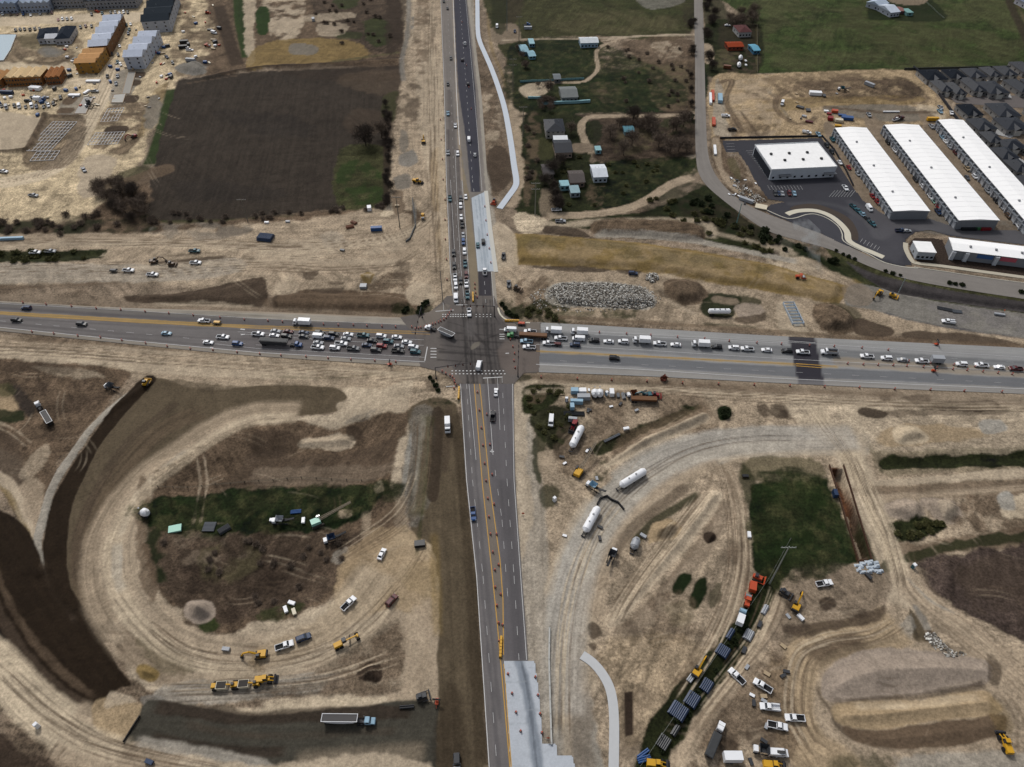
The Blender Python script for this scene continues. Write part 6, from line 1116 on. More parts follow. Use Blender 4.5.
# ================================================================== machines, tanks, pipes and parked trucks on the site
D = lambda dx, dy: (dx, dy)
def site(rows):
    for r in rows:
        kind, c, px, py, hd, label = r[:6]; kw = r[6] if len(r) > 6 else {}; V(kind, c, px, py, hd, label, **kw)
site([
# west band
('pickup','white',36,252.5,(10,0),'white pickup parked on the grass strip left of the silver one'),('pickup','silver',51,251.5,(10,0),'silver pickup parked on the grass strip'),('pickup','silver',34,195.5,(10,1),'silver pickup alone on the sandy lot below the housing site'),
('smalltrailer','charcoal',114,270.5,(10,.3),'dark loaded trailer behind a white pickup on the graded haul road'),('pickup','white',129,270.3,(10,.3),'white pickup towing the dark trailer on the graded haul road'),('pickup','white',153,274.8,(10,.3),'white pickup alone below the towing pickup'),
('pickup','teal',195,251,(10,0),'teal pickup above the brown trench'),('pickup','white',196,262.8,(10,0),'white pickup at the end of the brown trench'),('excavator','brown',155,262,(10,-1),'brown excavator at the left end of the trench'),('dozer','brown',172,264.6,(10,0),'brown bulldozer below the trench'),
('pipes','navy',266,238,(10,1),'large heap of dark blue pipes beside the haul road',dict(L=9.,n=9,rows=3,r=.4)),('pallet','white',267,222.5,(10,0),'white pallet above the dark blue pipe heap'),('pallet','silver',288,221.5,(10,0),'silver pallet right of the dark blue pipe heap'),('container','blue',376.7,229.5,(10,-.5),'blue container on the bare ground left of the north road',dict(L=6.5)),
('container','white',369.5,209,(1,10),'white container at the corner of the ploughed field',dict(L=3.5)),('pipes','rusty',350,226.5,(10,-2),'rusty pipe heap left of the blue container',dict(L=5.,n=5)),('pipes','rusty',354,222.4,(10,4),'rusty bar heap above the rusty pipe heap',dict(L=4.,n=4)),('pallet','grey',342.5,250,(10,2),'grey pallet on the bare ground below the rusty pipes'),
('container','silver',363.6,286.3,(10,0),'silver container beside the yellow sand heap',dict(L=3.5,W=3,H=1.5)),('roller','yellow',423,217,(0,10),'yellow roller west of the north road'),('excavator','yellow',423.5,142,(.5,-10),'yellow excavator on the light track west of the north road'),('loader','yellow',417.5,182,(10,2),'yellow loader by the grey gravel heap'),
('pallet','tan',397,205.5,(10,0),'tan pallet on the white sand patch'),('utility','charcoal',503.5,256,(.4,-10),'dark crew truck on the cream pad beside the embankment'),('utility','grey',508.8,284,(-.6,-10),'grey crew truck parked east of the north road'),('dozer','brown',517,288.6,(10,3),'brown bulldozer right of the grey crew truck'),
# south-west
('tractor','white',39.5,406,(-5,-10),'white semi tractor with a pale dump trailer in the western yard'),('bottomtrailer','cream',49,419.5,(-6,-10),'pale dump trailer in the western yard',dict(L=9.5)),('plant','grey',112.5,388,(10,3),'grey screening machine near the top of the dark stripe'),('dozer','yellow',147,384,(6,-10),'yellow bulldozer at the top of the dark stripe'),
('tank','white',146.5,514,(10,4),'small white tank at the left end of the green plot',dict(L=3.2)),('container','mint',174,525.5,(10,-2),'mint coloured flat container on the green plot',dict(L=4.8,W=3.2,H=.9)),('pipes','grey',207.5,522,(10,0),'grey pipe stack beside the narrow track on the green plot',dict(L=5,n=7,rows=1)),('pipes','charcoal',222.5,524.5,(10,-6),'dark scattered pipe stack on the green plot',dict(L=5,n=5,rows=2)),
('plant','silver',280,517,(10,0),'silver screening machine on the green plot'),('pallet','white',271.5,515,(10,0),'white pallet left of the silver screening machine'),('pipes','blue',294.5,506.5,(10,-1),'blue pipe stack on the green plot',dict(L=4.5,n=3,rows=1)),('pallet','white',302,515.5,(1,-10),'white pallet left of the teal machine'),
('crane','mint',316,518,(10,-4),'teal crawler machine with a raised lattice boom on the green plot'),('plant','navy',331.5,534.5,(10,-3),'dark blue screening machine below the teal crawler'),('sedan','white',382,553.5,(5,-10),'white car on the sandy curve of the ring road'),('container','black',420,543.5,(10,-1),'black container at the end of the grey gravel strip',dict(L=4.0,H=1.6)),
('boxtruck','white',447.7,426,(.3,10),'white water truck on the freshly prepared dark strip',dict(L=4.2,W=1.1)),('pickup','white',349,602.8,(8,-8),'white pickup alone on the ring road'),('suv','navy',304,637,(10,-4),'dark blue SUV beside a white pickup on the ring road'),('pickup','white',285,644.8,(10,-3.4),'white pickup beside the dark blue SUV'),
('suv','maroon',392,599.6,(6,-7),'dark red SUV on the sandy ring road'),('grader','yellow',346,641.5,(10,-5),'yellow and black road grader on the ring road'),('excavator','yellow',261,654,(-10,1),'yellow excavator reaching left above the grey haul track'),('loader','yellow',266,679,(10,-1),'yellow wheel loader on the grey haul track'),
('scraper','yellow',225.5,685.2,(10,-.6),'yellow scraper at the left of the haul track convoy'),('scraper','yellow',247.5,683.6,(10,-.8),'yellow scraper in the middle of the haul track convoy'),('tractor','lightblue',366.5,720.5,(10,0),'pale blue semi tractor on the lower prepared strip'),('bottomtrailer','white',341,719.2,(10,.1),'long white rimmed trailer on the lower prepared strip',dict(L=12.)),
('dozer','charcoal',422,696,(10,-3),'charcoal bulldozer at the right end of the lower bank'),('pipes','black',407,705.5,(10,-.8),'dark pipe pair beside the charcoal bulldozer',dict(L=5.,n=2,rows=1)),('roller','charcoal',457,762,(.3,10),'charcoal roller at the bottom of the dark strip'),('arrowboard','orange',437,700.5,(-1,10),'orange arrow board west of the dark strip'),
('pallet','silver',226.5,648,(10,1),'silver pallet left of the reaching excavator'),('portable','white',38.5,725,(1,1),'white portable toilet on the lower left haul road'),('pallet','navy',150,760.5,(10,4),'dark blue pallet at the bottom left'),('pallet','white',292,602,(3,1),'white pallet on the dark weeds, upper of three'),('pallet','white',286,608.5,(1,3),'white pallet on the dark weeds, left of three'),('pallet','cream',294.5,611,(1,3),'cream pallet on the dark weeds, lowest of three'),
# south-east upper yard
('van','white',551,421,(-1,10),'white van on the grass east of the south road'),('tank','white',576.5,438.5,(5,-10),'large white tank standing nearest the equipment row',dict(L=11.5)),('container','lightblue',574.5,391.5,(10,0),'pale blue container at the top left of the equipment row',dict(L=3.4)),('container','white',582.5,391.8,(10,0),'white container right of the pale blue one',dict(L=3.2)),
('container','silver',583.5,397.6,(10,0),'silver container below the white one',dict(L=5.8)),('container','lightblue',576.5,402.3,(10,.4),'long pale blue container in the equipment row',dict(L=5.6,W=1.6)),('portable','blue',566.5,400,(0,1),'blue portable toilet left of the equipment row'),('container','lightblue',572,407.2,(1,10),'short upright pale blue container in the equipment row',dict(L=2.8,W=1.8)),
('pipes','black',574,412.8,(10,.2),'black pipe stack in the equipment row',dict(L=10,n=4,rows=1)),('container','silver',572.5,420,(10,1),'silver container above the red loader',dict(L=3.8,W=1.4)),('loader','red',573.5,426,(-4,10),'red loader above the large white tank'),('tank','white',594.5,394.5,(1,10),'small white tank, left of the pair in the equipment row',dict(L=3.6)),('tank','white',599.5,394.5,(1,10),'small white tank, right of the pair in the equipment row',dict(L=3.6)),
('portable','lightblue',606.5,394,(1,1),'pale blue portable toilet beside the tank pair'),('container','white',611.5,393.2,(1,10),'white container right of the tank pair',dict(L=3.4,W=2)),('pallet','grey',618,395,(1,10),'grey pallet between white container and brown machines'),('pipes','grey',623.5,395.6,(3,10),'grey pipe stack between the pallet and the brown machines',dict(L=4,n=3)),
('plant','rusty',634,395.2,(10,-1),'rusty screening machine above the long flatbed'),('flattrailer','silver',643.5,400.4,(10,.4),'long flatbed trailer parked below the coloured machines',dict(L=11.5)),('excavator','teal',646.5,395.4,(-10,1),'teal excavator between rusty and red machines'),('dozer','red',655,395.3,(10,1),'red bulldozer at the right of the equipment row'),
('crane','yellow',578.5,472.5,(7,-10),'yellow crane with its boom raised north-east'),('plant','lightblue',593.5,487.5,(10,6),'pale blue concrete plant beside the yellow crane'),('tank','white',632,480,(10,-6.2),'white tank lying on the grey curved road, upper one',dict(L=12.5)),('tank','white',591,521,(5.5,-10),'white tank lying on the grey curved road, lower one',dict(L=11.5)),
('plant','charcoal',611.5,556.5,(-4,10),'charcoal hopper machine inside the curved road'),('tank','silver',634.5,545,(4,-10),'small silver tank beside the tan soil heap',dict(L=4.6)),('pallet','silver',643,535,(10,6),'silver pallet above the small silver tank'),('pallet','white',626,428,(10,-2),'white pallet at the end of the light strip'),('pipes','grey',612,436.5,(10,-5),'grey pipes along the green verge',dict(L=9,n=2,rows=1)),
('portable','white',554.5,499,(1,1),'white portable toilet on the grass by the south road'),('pallet','black',745,475.5,(10,0),'black pallet above the green field'),('pallet','white',749,533.5,(1,10),'white pallet at the left edge of the green field'),('container','navy',834,494,(3,10),'dark blue container beside the sheet pile trench',dict(L=3,W=1.5)),
# along the diagonal ditch
('dozer','orange',757,577.5,(10,4),'orange bulldozer at the top of the diagonal ditch'),('container','orange',752,587,(1,-10),'orange container beside the diagonal ditch',dict(L=3.6)),('roller','orange',747,600,(2,-10),'orange roller beside the diagonal ditch'),('boxtruck','lightblue',740,618,(3,-10),'pale blue box truck beside the diagonal ditch',dict(L=3.4,W=1.1)),
('pipes','navy',730,633,(6,-10),'narrow dark blue pipe stack below the pale blue truck',dict(L=4.5,n=3,rows=2)),('pipes','navy',722.5,650,(6,-10),'square dark blue pipe stack, uppermost along the ditch',dict(L=4.2,n=7,rows=2)),('pipes','silver',749,632.5,(5,-10),'silver pipe stack on the right side of the ditch',dict(L=4.2,n=5,rows=2)),('pipes','silver',765.5,607,(5,-10),'silver pipe stack at the upper right of the ditch',dict(L=4.2,n=3,rows=2)),('pallet','charcoal',760,622,(4,-10),'charcoal pallet on the right side of the ditch'),('pallet','charcoal',744.5,647.5,(4,-10),'charcoal pallet below the silver pipe stack'),
('excavator','yellow',697,670.5,(6,-10),'small yellow excavator between the pipe stacks'),('pipes','silver',690.5,677,(6,-8),'silver pipes beside the small yellow excavator',dict(L=3.,n=3,rows=1)),('pipes','navy',706.5,683.5,(6,-10),'dark blue pipe stack right of the small yellow excavator',dict(L=4.6,n=6,rows=2)),('pipes','navy',692,698,(6,-10),'dark blue pipe stack in the middle of the ditch side',dict(L=5.,n=7,rows=2)),('pipes','navy',678,710,(6,-10),'largest dark blue pipe stack beside the ditch',dict(L=5.2,n=9,rows=2)),
('pipes','charcoal',675.5,728.5,(6,-10),'small charcoal pipe stack below the largest blue stack',dict(L=4.,n=3,rows=2)),('pipes','charcoal',663.5,740,(6,-10),'wide charcoal pipe stack near the bottom of the ditch',dict(L=4.4,n=6,rows=1)),('pipes','blue',643,752,(8,-6),'blue pipes, upper of two at the bottom of the ditch',dict(L=4.6,n=2,rows=1)),('pipes','blue',644,757.5,(10,-3),'blue pipes, lower of two at the bottom of the ditch',dict(L=4.6,n=3,rows=1)),('loader','yellow',657,762,(10,1),'yellow loader at the bottom of the ditch'),
# lower yard
('pickup','white',736.5,674.8,(-8,-8),'white pickup right of the ditch, alone'),('pickup','white',762,685,(-8,-5),'white pickup above the dark puddle of the yard'),('utility','white',769,706,(-10,-1),'white crew truck in the middle of the yard row'),('pickup','white',794,717,(-10,-.6),'white pickup on the loop road beside the yard'),('pickup','white',777,724.8,(10,2),'white pickup below the crew truck'),
('tractor','white',718.5,730,(4,-10),'white semi tractor with a dark trailer in the yard'),('bellytrailer','black',711.5,746,(4,-10),'black trailer behind the white yard tractor',dict(L=7.5)),('boxtrailer','white',731,757.5,(10,0),'white box trailer at the bottom of the yard',dict(L=5.2)),('plant','charcoal',763.5,750,(10,2),'charcoal screening machine at the bottom of the yard'),('van','white',777,752,(10,.5),'white van at the bottom of the yard'),('loader','yellow',773,764,(10,1),'yellow loader at the bottom edge of the yard'),
('pickup','white',823.5,582.8,(10,-1.6),'white pickup above the muddy patch'),('excavator','yellow',795.5,606,(4,-10),'yellow excavator digging beside the muddy patch'),('pallet','white',800,616.5,(1,1),'white pallet below the digging excavator'),('dozer','charcoal',784,592,(10,6),'charcoal bulldozer left of the digging excavator'),('loader','yellow',1004,742,(-4,-10),'yellow wheel loader at the end of the stockpiles'),('pallet','charcoal',868,575.5,(1,1),'charcoal pallet below the trench'),('portable','teal',913,565.6,(1,1),'teal portable toilet beside the haul road'),
# north-east
('suv','navy',633,273.4,(10,.4),'dark blue SUV below the embankment'),('tanktrailer','white',718.5,313.5,(10,0),'white and blue tank trailer in the green hollow',dict(L=10.5)),('roller','orange',799,280.6,(10,.5),'orange roller on the embankment'),('excavator','yellow',878.5,293.5,(-6,6),'yellow excavator at the foot of the embankment'),('dozer','yellow',892,295.8,(10,3),'yellow bulldozer right of the embankment excavator'),('utility','white',947.5,321.5,(-10,-1),'white crew truck on the grey unfinished ramp'),
('pipes','charcoal',946,308,(10,2),'charcoal pipe heap beside the unfinished ramp',dict(L=9,n=4,rows=1)),('pipes','grey',957,310.5,(10,1),'grey pipe heap beside the unfinished ramp',dict(L=5,n=4,rows=1)),('container','silver',999,314,(10,1.5),'silver container beside the unfinished ramp',dict(L=5,W=1.2,H=1)),('pickup','white',556.5,209.8,(10,-.4),'white pickup parked on the farm drive'),('pickup','silver',560.5,221.6,(10,0),'silver pickup on the mound behind the farm drive'),
('van','white',497,26.8,(0,10),'white van on the gravel yard north of the farms'),('pickup','navy',514.8,31.5,(0,10),'dark pickup with a white cab on the gravel yard'),('tractor','blue',527,25,(10,0),'blue tractor unit on the gravel yard'),('container','silver',528,28.6,(10,0),'silver container beside the blue tractor unit',dict(L=7)),
('sedan','white',727.5,25.4,(10,.3),'white car beside the red roofed house'),('tank','white',740,59.5,(.5,10),'white tank, upper of two in the brown farmyard',dict(L=5)),('tank','white',738.5,66.5,(.5,10),'white tank, lower of two in the brown farmyard',dict(L=5)),('pallet','white',745.5,60.8,(1,1),'white pallet, upper of two beside the farmyard tanks'),('pallet','white',745.8,65,(1,1),'white pallet, lower of two beside the farmyard tanks'),('container','rusty',727,67.6,(10,1),'rusty container at the bottom left of the farmyard',dict(L=6)),
('container','orange',712.5,96,(.2,10),'long orange container by the local road, upper',dict(L=18,H=1.6)),('container','white',710.2,99,(.35,10),'long white container by the local road, upper',dict(L=18,W=1.8,H=1.8)),('container','orange',713.5,122,(.2,10),'long orange container by the local road, lower',dict(L=12,H=1.6)),('container','lightblue',719.8,99,(.6,10),'pale blue container beside the long white one',dict(L=13,W=3.2)),('utility','white',725.5,116,(10,.6),'white crew truck by the pale blue container'),('container','white',714.8,150,(.8,10),'long white container beside the asphalt car park',dict(L=13,W=1.8,H=1.2)),('pickup','black',732,129.6,(10,-.5),'black pickup on the gravel below the crew truck'),
('container','silver',746,200.5,(10,3.6),'silver tank container beside the local road',dict(L=9,W=2.2,H=2)),('container','cream',761,206.6,(10,2),'cream flat container at the car park entrance',dict(L=7,W=5,H=.8)),
# building site east
('container','white',815,94,(10,.6),'white container row, left of the sandy building site',dict(L=9,W=4)),('pallet','charcoal',824,95.5,(3,10),'charcoal pallet right of the white container row',dict(L=4,W=2)),('plant','teal',842,90,(10,1),'teal screening machine on the sandy building site'),('container','silver',869,85,(10,4),'silver container on the brown churned soil',dict(L=8)),('van','white',782,103.5,(-3,10),'white van on the sandy building site'),('pickup','silver',868.5,115,(4,6),'silver pickup below the churned soil'),('container','white',891,111.5,(10,0),'low white container on the grey gravel',dict(L=12,W=1,H=.8)),('excavator','maroon',900,118.5,(-10,2),'dark red excavator behind the white storage roofs'),('pickup','white',895.5,119.6,(10,-3),'white pickup left of the dark red excavator'),
('pallet','red',829,113.5,(10,1),'red pallet in the coloured material heap',dict(L=3,W=2)),('pallet','white',826,111,(10,1),'white pallet in the coloured material heap',dict(L=3,W=2)),('pallet','orange',834.5,111.5,(10,1),'orange pallet in the coloured material heap',dict(L=4,W=3,H=1.6)),('container','blue',847,118.5,(10,1),'blue container in the coloured material heap',dict(L=8,W=4,H=2)),('container','red',830,119,(1,10),'round red container in the coloured material heap',dict(L=4,W=3.6,H=2.2)),('pallet','cream',838.5,121,(10,1),'cream pallet in the coloured material heap',dict(L=5,W=3,H=1.8)),('pallet','blue',842,115,(10,1),'blue pallet in the coloured material heap',dict(L=5,W=2)),('pallet','yellow',838,125.5,(10,1),'yellow pallet in the coloured material heap',dict(L=4,W=2)),
('pallet','charcoal',800,107,(10,3),'charcoal pallet, upper one on the sandy spoil',dict(L=5,W=3)),('pallet','charcoal',808,110,(3,10),'charcoal pallet, right one on the sandy spoil',dict(L=4,W=3)),('pallet','maroon',809,121.5,(10,2),'dark red pallet below the sandy spoil',dict(L=5,W=2)),('utility','white',806.5,132.5,(10,2),'white crew truck at the fence of the asphalt car park'),('pallet','silver',804,116,(10,3),'silver pallet on the sandy spoil',dict(L=3,W=2)),
('container','yellow',932,119.8,(10,0),'yellow container behind the right storage building',dict(L=8,W=2.4)),('pickup','silver',940,107.6,(6,6),'silver pickup at the corner of the dark roofed houses'),('pickup','lightblue',939.5,111.5,(6,6),'pale blue pickup below the silver one'),('pickup','white',951,113,(1,6),'white pickup at the fence of the dark roofed houses'),
])
# parked beside the storage buildings
gP = 'cars parked beside the storage buildings'
site2 = [(884.5,134.5,'suv','silver'),(887.5,142.5,'suv','black'),(894.5,150.5,'pickup','white'),(909,167.5,'sedan','white'),(915,179.5,'suv','charcoal'),(922.5,186.8,'suv','white'),(930,197,'pickup','white'),(934.5,202.2,'sedan','mint'),(937.5,206.5,'suv','red'),(937.5,212,'pickup','navy')]
for i, (x, y, k, c) in enumerate(site2): V(k, c, x, y, (7.5, 9.5), f'{CW.get(c,c)} {KN[k]}, {ORD[i]} from the top in the lane between left and middle storage buildings', gP)
site3 = [(931,126.5,'pickup','silver'),(938.5,131.5,'suv','silver'),(942,137.5,'pickup','lightblue'),(945,141.5,'sedan','white'),(949,146.5,'sedan','silver'),(955,152.8,'suv','maroon'),(966.5,168.5,'pickup','tan'),(974.3,176.8,'suv','white'),(966.7,177.5,'sedan','grey'),(987,191,'pickup','silver'),(995.5,200.8,'suv','black'),(1002,207.5,'sedan','silver'),(1007.5,216,'suv','brown'),(1018,226,'pickup','white')]
for i, (x, y, k, c) in enumerate(site3): V(k, c, x, y, (8, 9.5), f'{CW.get(c,c)} {KN[k]}, {ORD[i]} from the top in the lane between middle and right storage buildings', gP)
site4 = [(818,134.5,'pickup','lightblue'),(826.5,145.5,'suv','black'),(831.5,151.8,'suv','black'),(839.5,162.5,'sedan','white'),(832,139.5,'pickup','teal'),(848.5,167.5,'sedan','red'),(857.5,173.8,'sedan','silver'),(844.8,188,'pickup','white'),(868.5,208.5,'van','white'),(872,196,'sedan','red'),(877,202,'suv','red')]
for i, (x, y, k, c) in enumerate(site4): V(k, c, x, y, (6, 8), f'{CW.get(c,c)} {KN[k]}, {ORD[i]} along the gravel lane beside the shop and left storage building', gP)
for i, (x, c, k) in enumerate(((775,'charcoal','suv'),(778.5,'navy','sedan'),(782,'silver','sedan'),(789,'maroon','suv'),(794,'lightblue','sedan'))): V(k, c, x, 193.5, (3, 8), f'{CW.get(c,c)} {KN[k]} in the parking row below the shop, {ORD[i]} from the left', gP)
for i, (x, y, c, k) in enumerate(((853,207,'teal','pickup'),(857,210.5,'teal','pickup'),(862,214.5,'lightblue','pickup'),(867,219,'charcoal','suv'),(871.5,223.5,'teal','pickup'))): V(k, c, x, y, (8, 7), f'{CW.get(c,c)} {KN[k]}, {ORD[i]} along the curved hedge of the car park', gP)
site([('pickup','navy',900,230.5,(10,0),'dark blue pickup at the edge of the bark bed'),('sedan','silver',906.5,230.8,(10,0),'silver car right of the dark blue pickup'),('container','black',968,228.5,(10,0),'black container below the middle storage building',dict(L=9,W=3,H=1.5)),('container','green',976.5,228,(10,0),'green container between the black and red ones',dict(L=4,W=3,H=1.5)),('container','red',984.5,228.6,(10,-.3),'red container below the middle storage building',dict(L=6,W=3,H=1.5)),('portable','white',982,222,(1,1),'white portable toilet behind the red container')])
# housing site: rows of parked cars
gH = 'cars parked on the housing site'
def cars(items, where, head=(0,10)):
    for i, (x, y, k, c) in enumerate(items): V(k, c, x, y, head, f'{CW.get(c,c)} {KN[k]}, {ORD[i]} from the left {where}', gH)
cars([(3,14.4,'suv','white'),(11,14.6,'suv','brown'),(17.6,14.4,'sedan','maroon'),(31,15,'sedan','white'),(40.5,13.8,'pickup','silver'),(48,13,'sedan','black'),(52.2,13,'suv','maroon')], 'in front of the top left townhouses')
cars([(58.5,19.8,'sedan','red'),(63,19.3,'suv','white'),(67.5,19.3,'suv','silver'),(72,19,'suv','white')], 'in the short row on the pale street')
cars([(16,30.4,'suv','black'),(20.7,30,'suv','charcoal'),(25,29.6,'suv','black'),(30.3,29.6,'pickup','black'),(35.3,29.2,'suv','charcoal'),(39.8,28.6,'sedan','black')], 'in the dark row left of the dark roofed building')
cars([(81,27.4,'suv','charcoal'),(86,26.4,'suv','maroon'),(92,26.6,'suv','black')], 'right of the dark roofed building')
cars([(92,14.6,'suv','charcoal'),(102.5,13.2,'pickup','teal'),(111,13,'suv','black'),(115.6,12.7,'suv','silver'),(119.8,12.7,'sedan','white'),(124,12.3,'suv','white'),(128,12.6,'suv','black')], 'below the top middle townhouses')
cars([(122.5,25,'suv','black'),(126.6,25,'pickup','teal'),(131,24.2,'sedan','white'),(129.6,29.6,'pickup','teal'),(128.6,33.6,'suv','navy')], 'between the two white roofed buildings')
cars([(113.5,45,'suv','grey'),(120,46,'sedan','white'),(112,54,'pickup','charcoal'),(118.5,55,'suv','black'),(118,62,'pickup','teal'),(121,64.8,'suv','white')], 'in the lane beside the timber framed building', (3,10))
cars([(2,106,'sedan','black'),(7,107.6,'van','silver'),(15,106,'suv','black'),(19.8,106.6,'van','white'),(26,107,'sedan','charcoal'),(32.4,106.2,'van','white'),(37,107,'suv','navy'),(44,106.8,'sedan','black'),(49,105.6,'suv','white'),(54,104,'suv','black')], 'in the lower row of the sandy lot')
cars([(28.5,101,'suv','black'),(34.8,97.2,'pickup','silver'),(45.8,97.4,'sedan','silver')], 'in the upper row of the sandy lot', (10,-1))
site([('boxtruck','blue',40.2,100.6,(10,0),'blue box truck in the sandy lot',dict(L=5)),('container','navy',7.5,93,(10,.3),'dark blue container on the sandy lot',dict(L=10)),('container','white',36,89,(10,1),'white container above the car rows',dict(L=9,W=4)),('utility','blue',23.4,14.2,(0,10),'large blue crew truck among the top left cars'),('utility','silver',63,8.4,(10,-1),'silver crew truck at the top of the pale street'),('suv','black',61,97.8,(0,10),'black SUV alone right of the sandy lot'),
('pickup','black',107.8,76.4,(0,10),'black pickup with a white roof on the pale street'),('pickup','silver',118,76,(0,10),'silver pickup, upper of two beside the slabs'),('pickup','silver',116.4,83.6,(0,10),'silver pickup, lower of two beside the slabs'),('pallet','white',93.5,81,(10,0),'white timber bundle below the timber framed building',dict(L=10,W=3,H=1)),('pallet','white',74.6,95,(10,0),'white board stack beside the grey slab',dict(L=8,W=3,H=1)),('pallet','white',87,91.8,(6,-4),'white board stack right of the grey slab',dict(L=6,W=2,H=1)),('plant','charcoal',90.6,106.4,(10,0),'charcoal machine on the grey slab'),('pickup','silver',95,91.4,(10,0),'silver pickup near the white board stacks'),
('utility','silver',84.5,170,(4,6),'silver crew truck on the tan pad'),('pickup','white',4,171.6,(10,1),'white pickup at the left edge of the sandy lot'),('excavator','red',134,137,(-8,3),'red excavator at the edge of the housing site'),('container','black',184.5,42.5,(10,-.6),'black container with a white top, upper of the stack',dict(L=7,W=3)),('container','black',183.5,47.6,(10,-.6),'black container, lower of the stack',dict(L=7,W=3)),('pickup','white',190,50.4,(10,0),'white pickup beside the black containers'),('pickup','navy',167,57,(6,6),'dark blue pickup beside the white roofed building'),('suv','charcoal',173,63,(3,6),'charcoal SUV below the dark blue pickup'),
('container','silver',191,60.6,(10,.6),'silver container beside the gravel heap',dict(L=8)),('van','white',214,32.6,(10,3),'white van on the pale track right of the housing site'),('dozer','orange',207.5,13,(10,0),'orange bulldozer at the top of the pale track'),('dozer','orange',97,11.5,(10,2),'orange bulldozer among the top middle cars'),('pallet','charcoal',210,29.6,(10,0),'charcoal pallet beside the white van',dict(L=4,W=2)),('container','lightblue',10,238.8,(10,-.4),'long pale blue container at the left edge above the grass strip',dict(L=16,W=1.6,H=1.6)),('container','silver',313.5,20,(1,10),'silver container in the brown rough ground',dict(L=5)) ,('roller','orange',208,46,(10,1),'orange roller on the rough pale ground')])
# small loose pieces that lie about the site
def scatter(n, box, kinds, label, seed):
    rr = random.Random(seed)
    for k in range(n):
        x = rr.uniform(box[0], box[2]); y = rr.uniform(box[1], box[3]); kd, c, kw = rr.choice(kinds)
        place(kd, c, x, y, rr.random()*6.28, label, label, **kw)
dbk = [('pallet','silver',dict(L=1.8,W=1.0,H=.5)),('pallet','tan',dict(L=2.0,W=1.2,H=.4)),('pallet','white',dict(L=1.6,W=.9,H=.4)),('pallet','charcoal',dict(L=2,W=1,H=.6))]
scatter(26, (60,30,160,110), dbk, 'small material bundle lying on the housing site', 1); scatter(14, (560,386,640,412), dbk, 'small material bundle lying in the equipment row', 2); scatter(14, (740,610,790,767), dbk, 'small material bundle lying in the lower yard', 3)
scatter(14, (728,178,764,204), dbk, 'small material bundle lying west of the shop car park', 4); scatter(8, (790,84,850,124), dbk, 'small material bundle lying on the building site east', 5); scatter(8,(560,440,610,560),dbk,'small material bundle lying west of the grey curved road',6)

tb = [('pallet','tan',dict(L=4,W=1.4,H=.8)),('pallet','white',dict(L=2.4,W=1.6,H=1.2)),('pallet','cream',dict(L=3.6,W=1.2,H=.6)),('container','blue',dict(L=3,W=2,H=1.6)),('pallet','orange',dict(L=2,W=1.2,H=1)),('container','charcoal',dict(L=4,W=2,H=2))]
scatter(46, (60,46,172,84), tb, 'building material stack lying among the townhouses', 11); scatter(22, (0,84,100,116), tb, 'building material stack lying below the timber framed townhouses', 12); scatter(18, (178,0,220,66), tb, 'building material stack lying on the pale rough ground', 13)
# ================================================================== buildings
def frame3(A, B, Cc, h):
    a, b, c = (Vector(G(*q, h)) for q in (A, B, Cc)); u = b-a; L = u.length; u.normalize(); v = c-b; v = v - u*v.dot(u); W = v.length; v.normalize()
    ctr = a + u*L/2 + v*W/2; s = 1 if (u.x*v.y-u.y*v.x) > 0 else -1
    return ctr, L, W, math.atan2(u.y, u.x), s
def roof_mb(kind, L, W, h, rise, ov=.5, n=4):
    m = MB(); l, w = L/2+ov, W/2+ov
    if kind == 'flat': m.box(-l, l, -w, w, h, h+.35)
    elif kind == 'hip':
        k = min(l, w)*.98; r = max(l-k, .05) if l >= w else .05; q = max(w-k, .05)
        m.add([(-l,-w,h),(l,-w,h),(l,w,h),(-l,w,h),(-r,-q,h+rise),(r,-q,h+rise),(r,q,h+rise),(-r,q,h+rise)], [(0,1,5,4),(1,2,6,5),(2,3,7,6),(3,0,4,7),(4,5,6,7),(3,2,1,0)])
    elif kind == 'gable':
        m.add([(-l,-w,h),(l,-w,h),(l,w,h),(-l,w,h),(-l,0,h+rise),(l,0,h+rise)], [(0,1,5,4),(2,3,4,5),(0,4,3),(1,2,5),(3,2,1,0)])
    else:      # a row of cross gables
        for i in range(n):
            x0 = -l+2*l*i/n; x1 = -l+2*l*(i+1)/n; z = rise*(1 if i % 2 == 0 else .72); e = .02*(i % 2)
            m.add([(x0,-w+e,h),(x1,-w+e,h),(x1,w-e,h),(x0,w-e,h),((x0+x1)/2,-w+e,h+z),((x0+x1)/2,w-e,h+z)], [(0,1,4),(1,2,5,4),(2,3,5),(3,0,4,5),(3,2,1,0)])
    return m
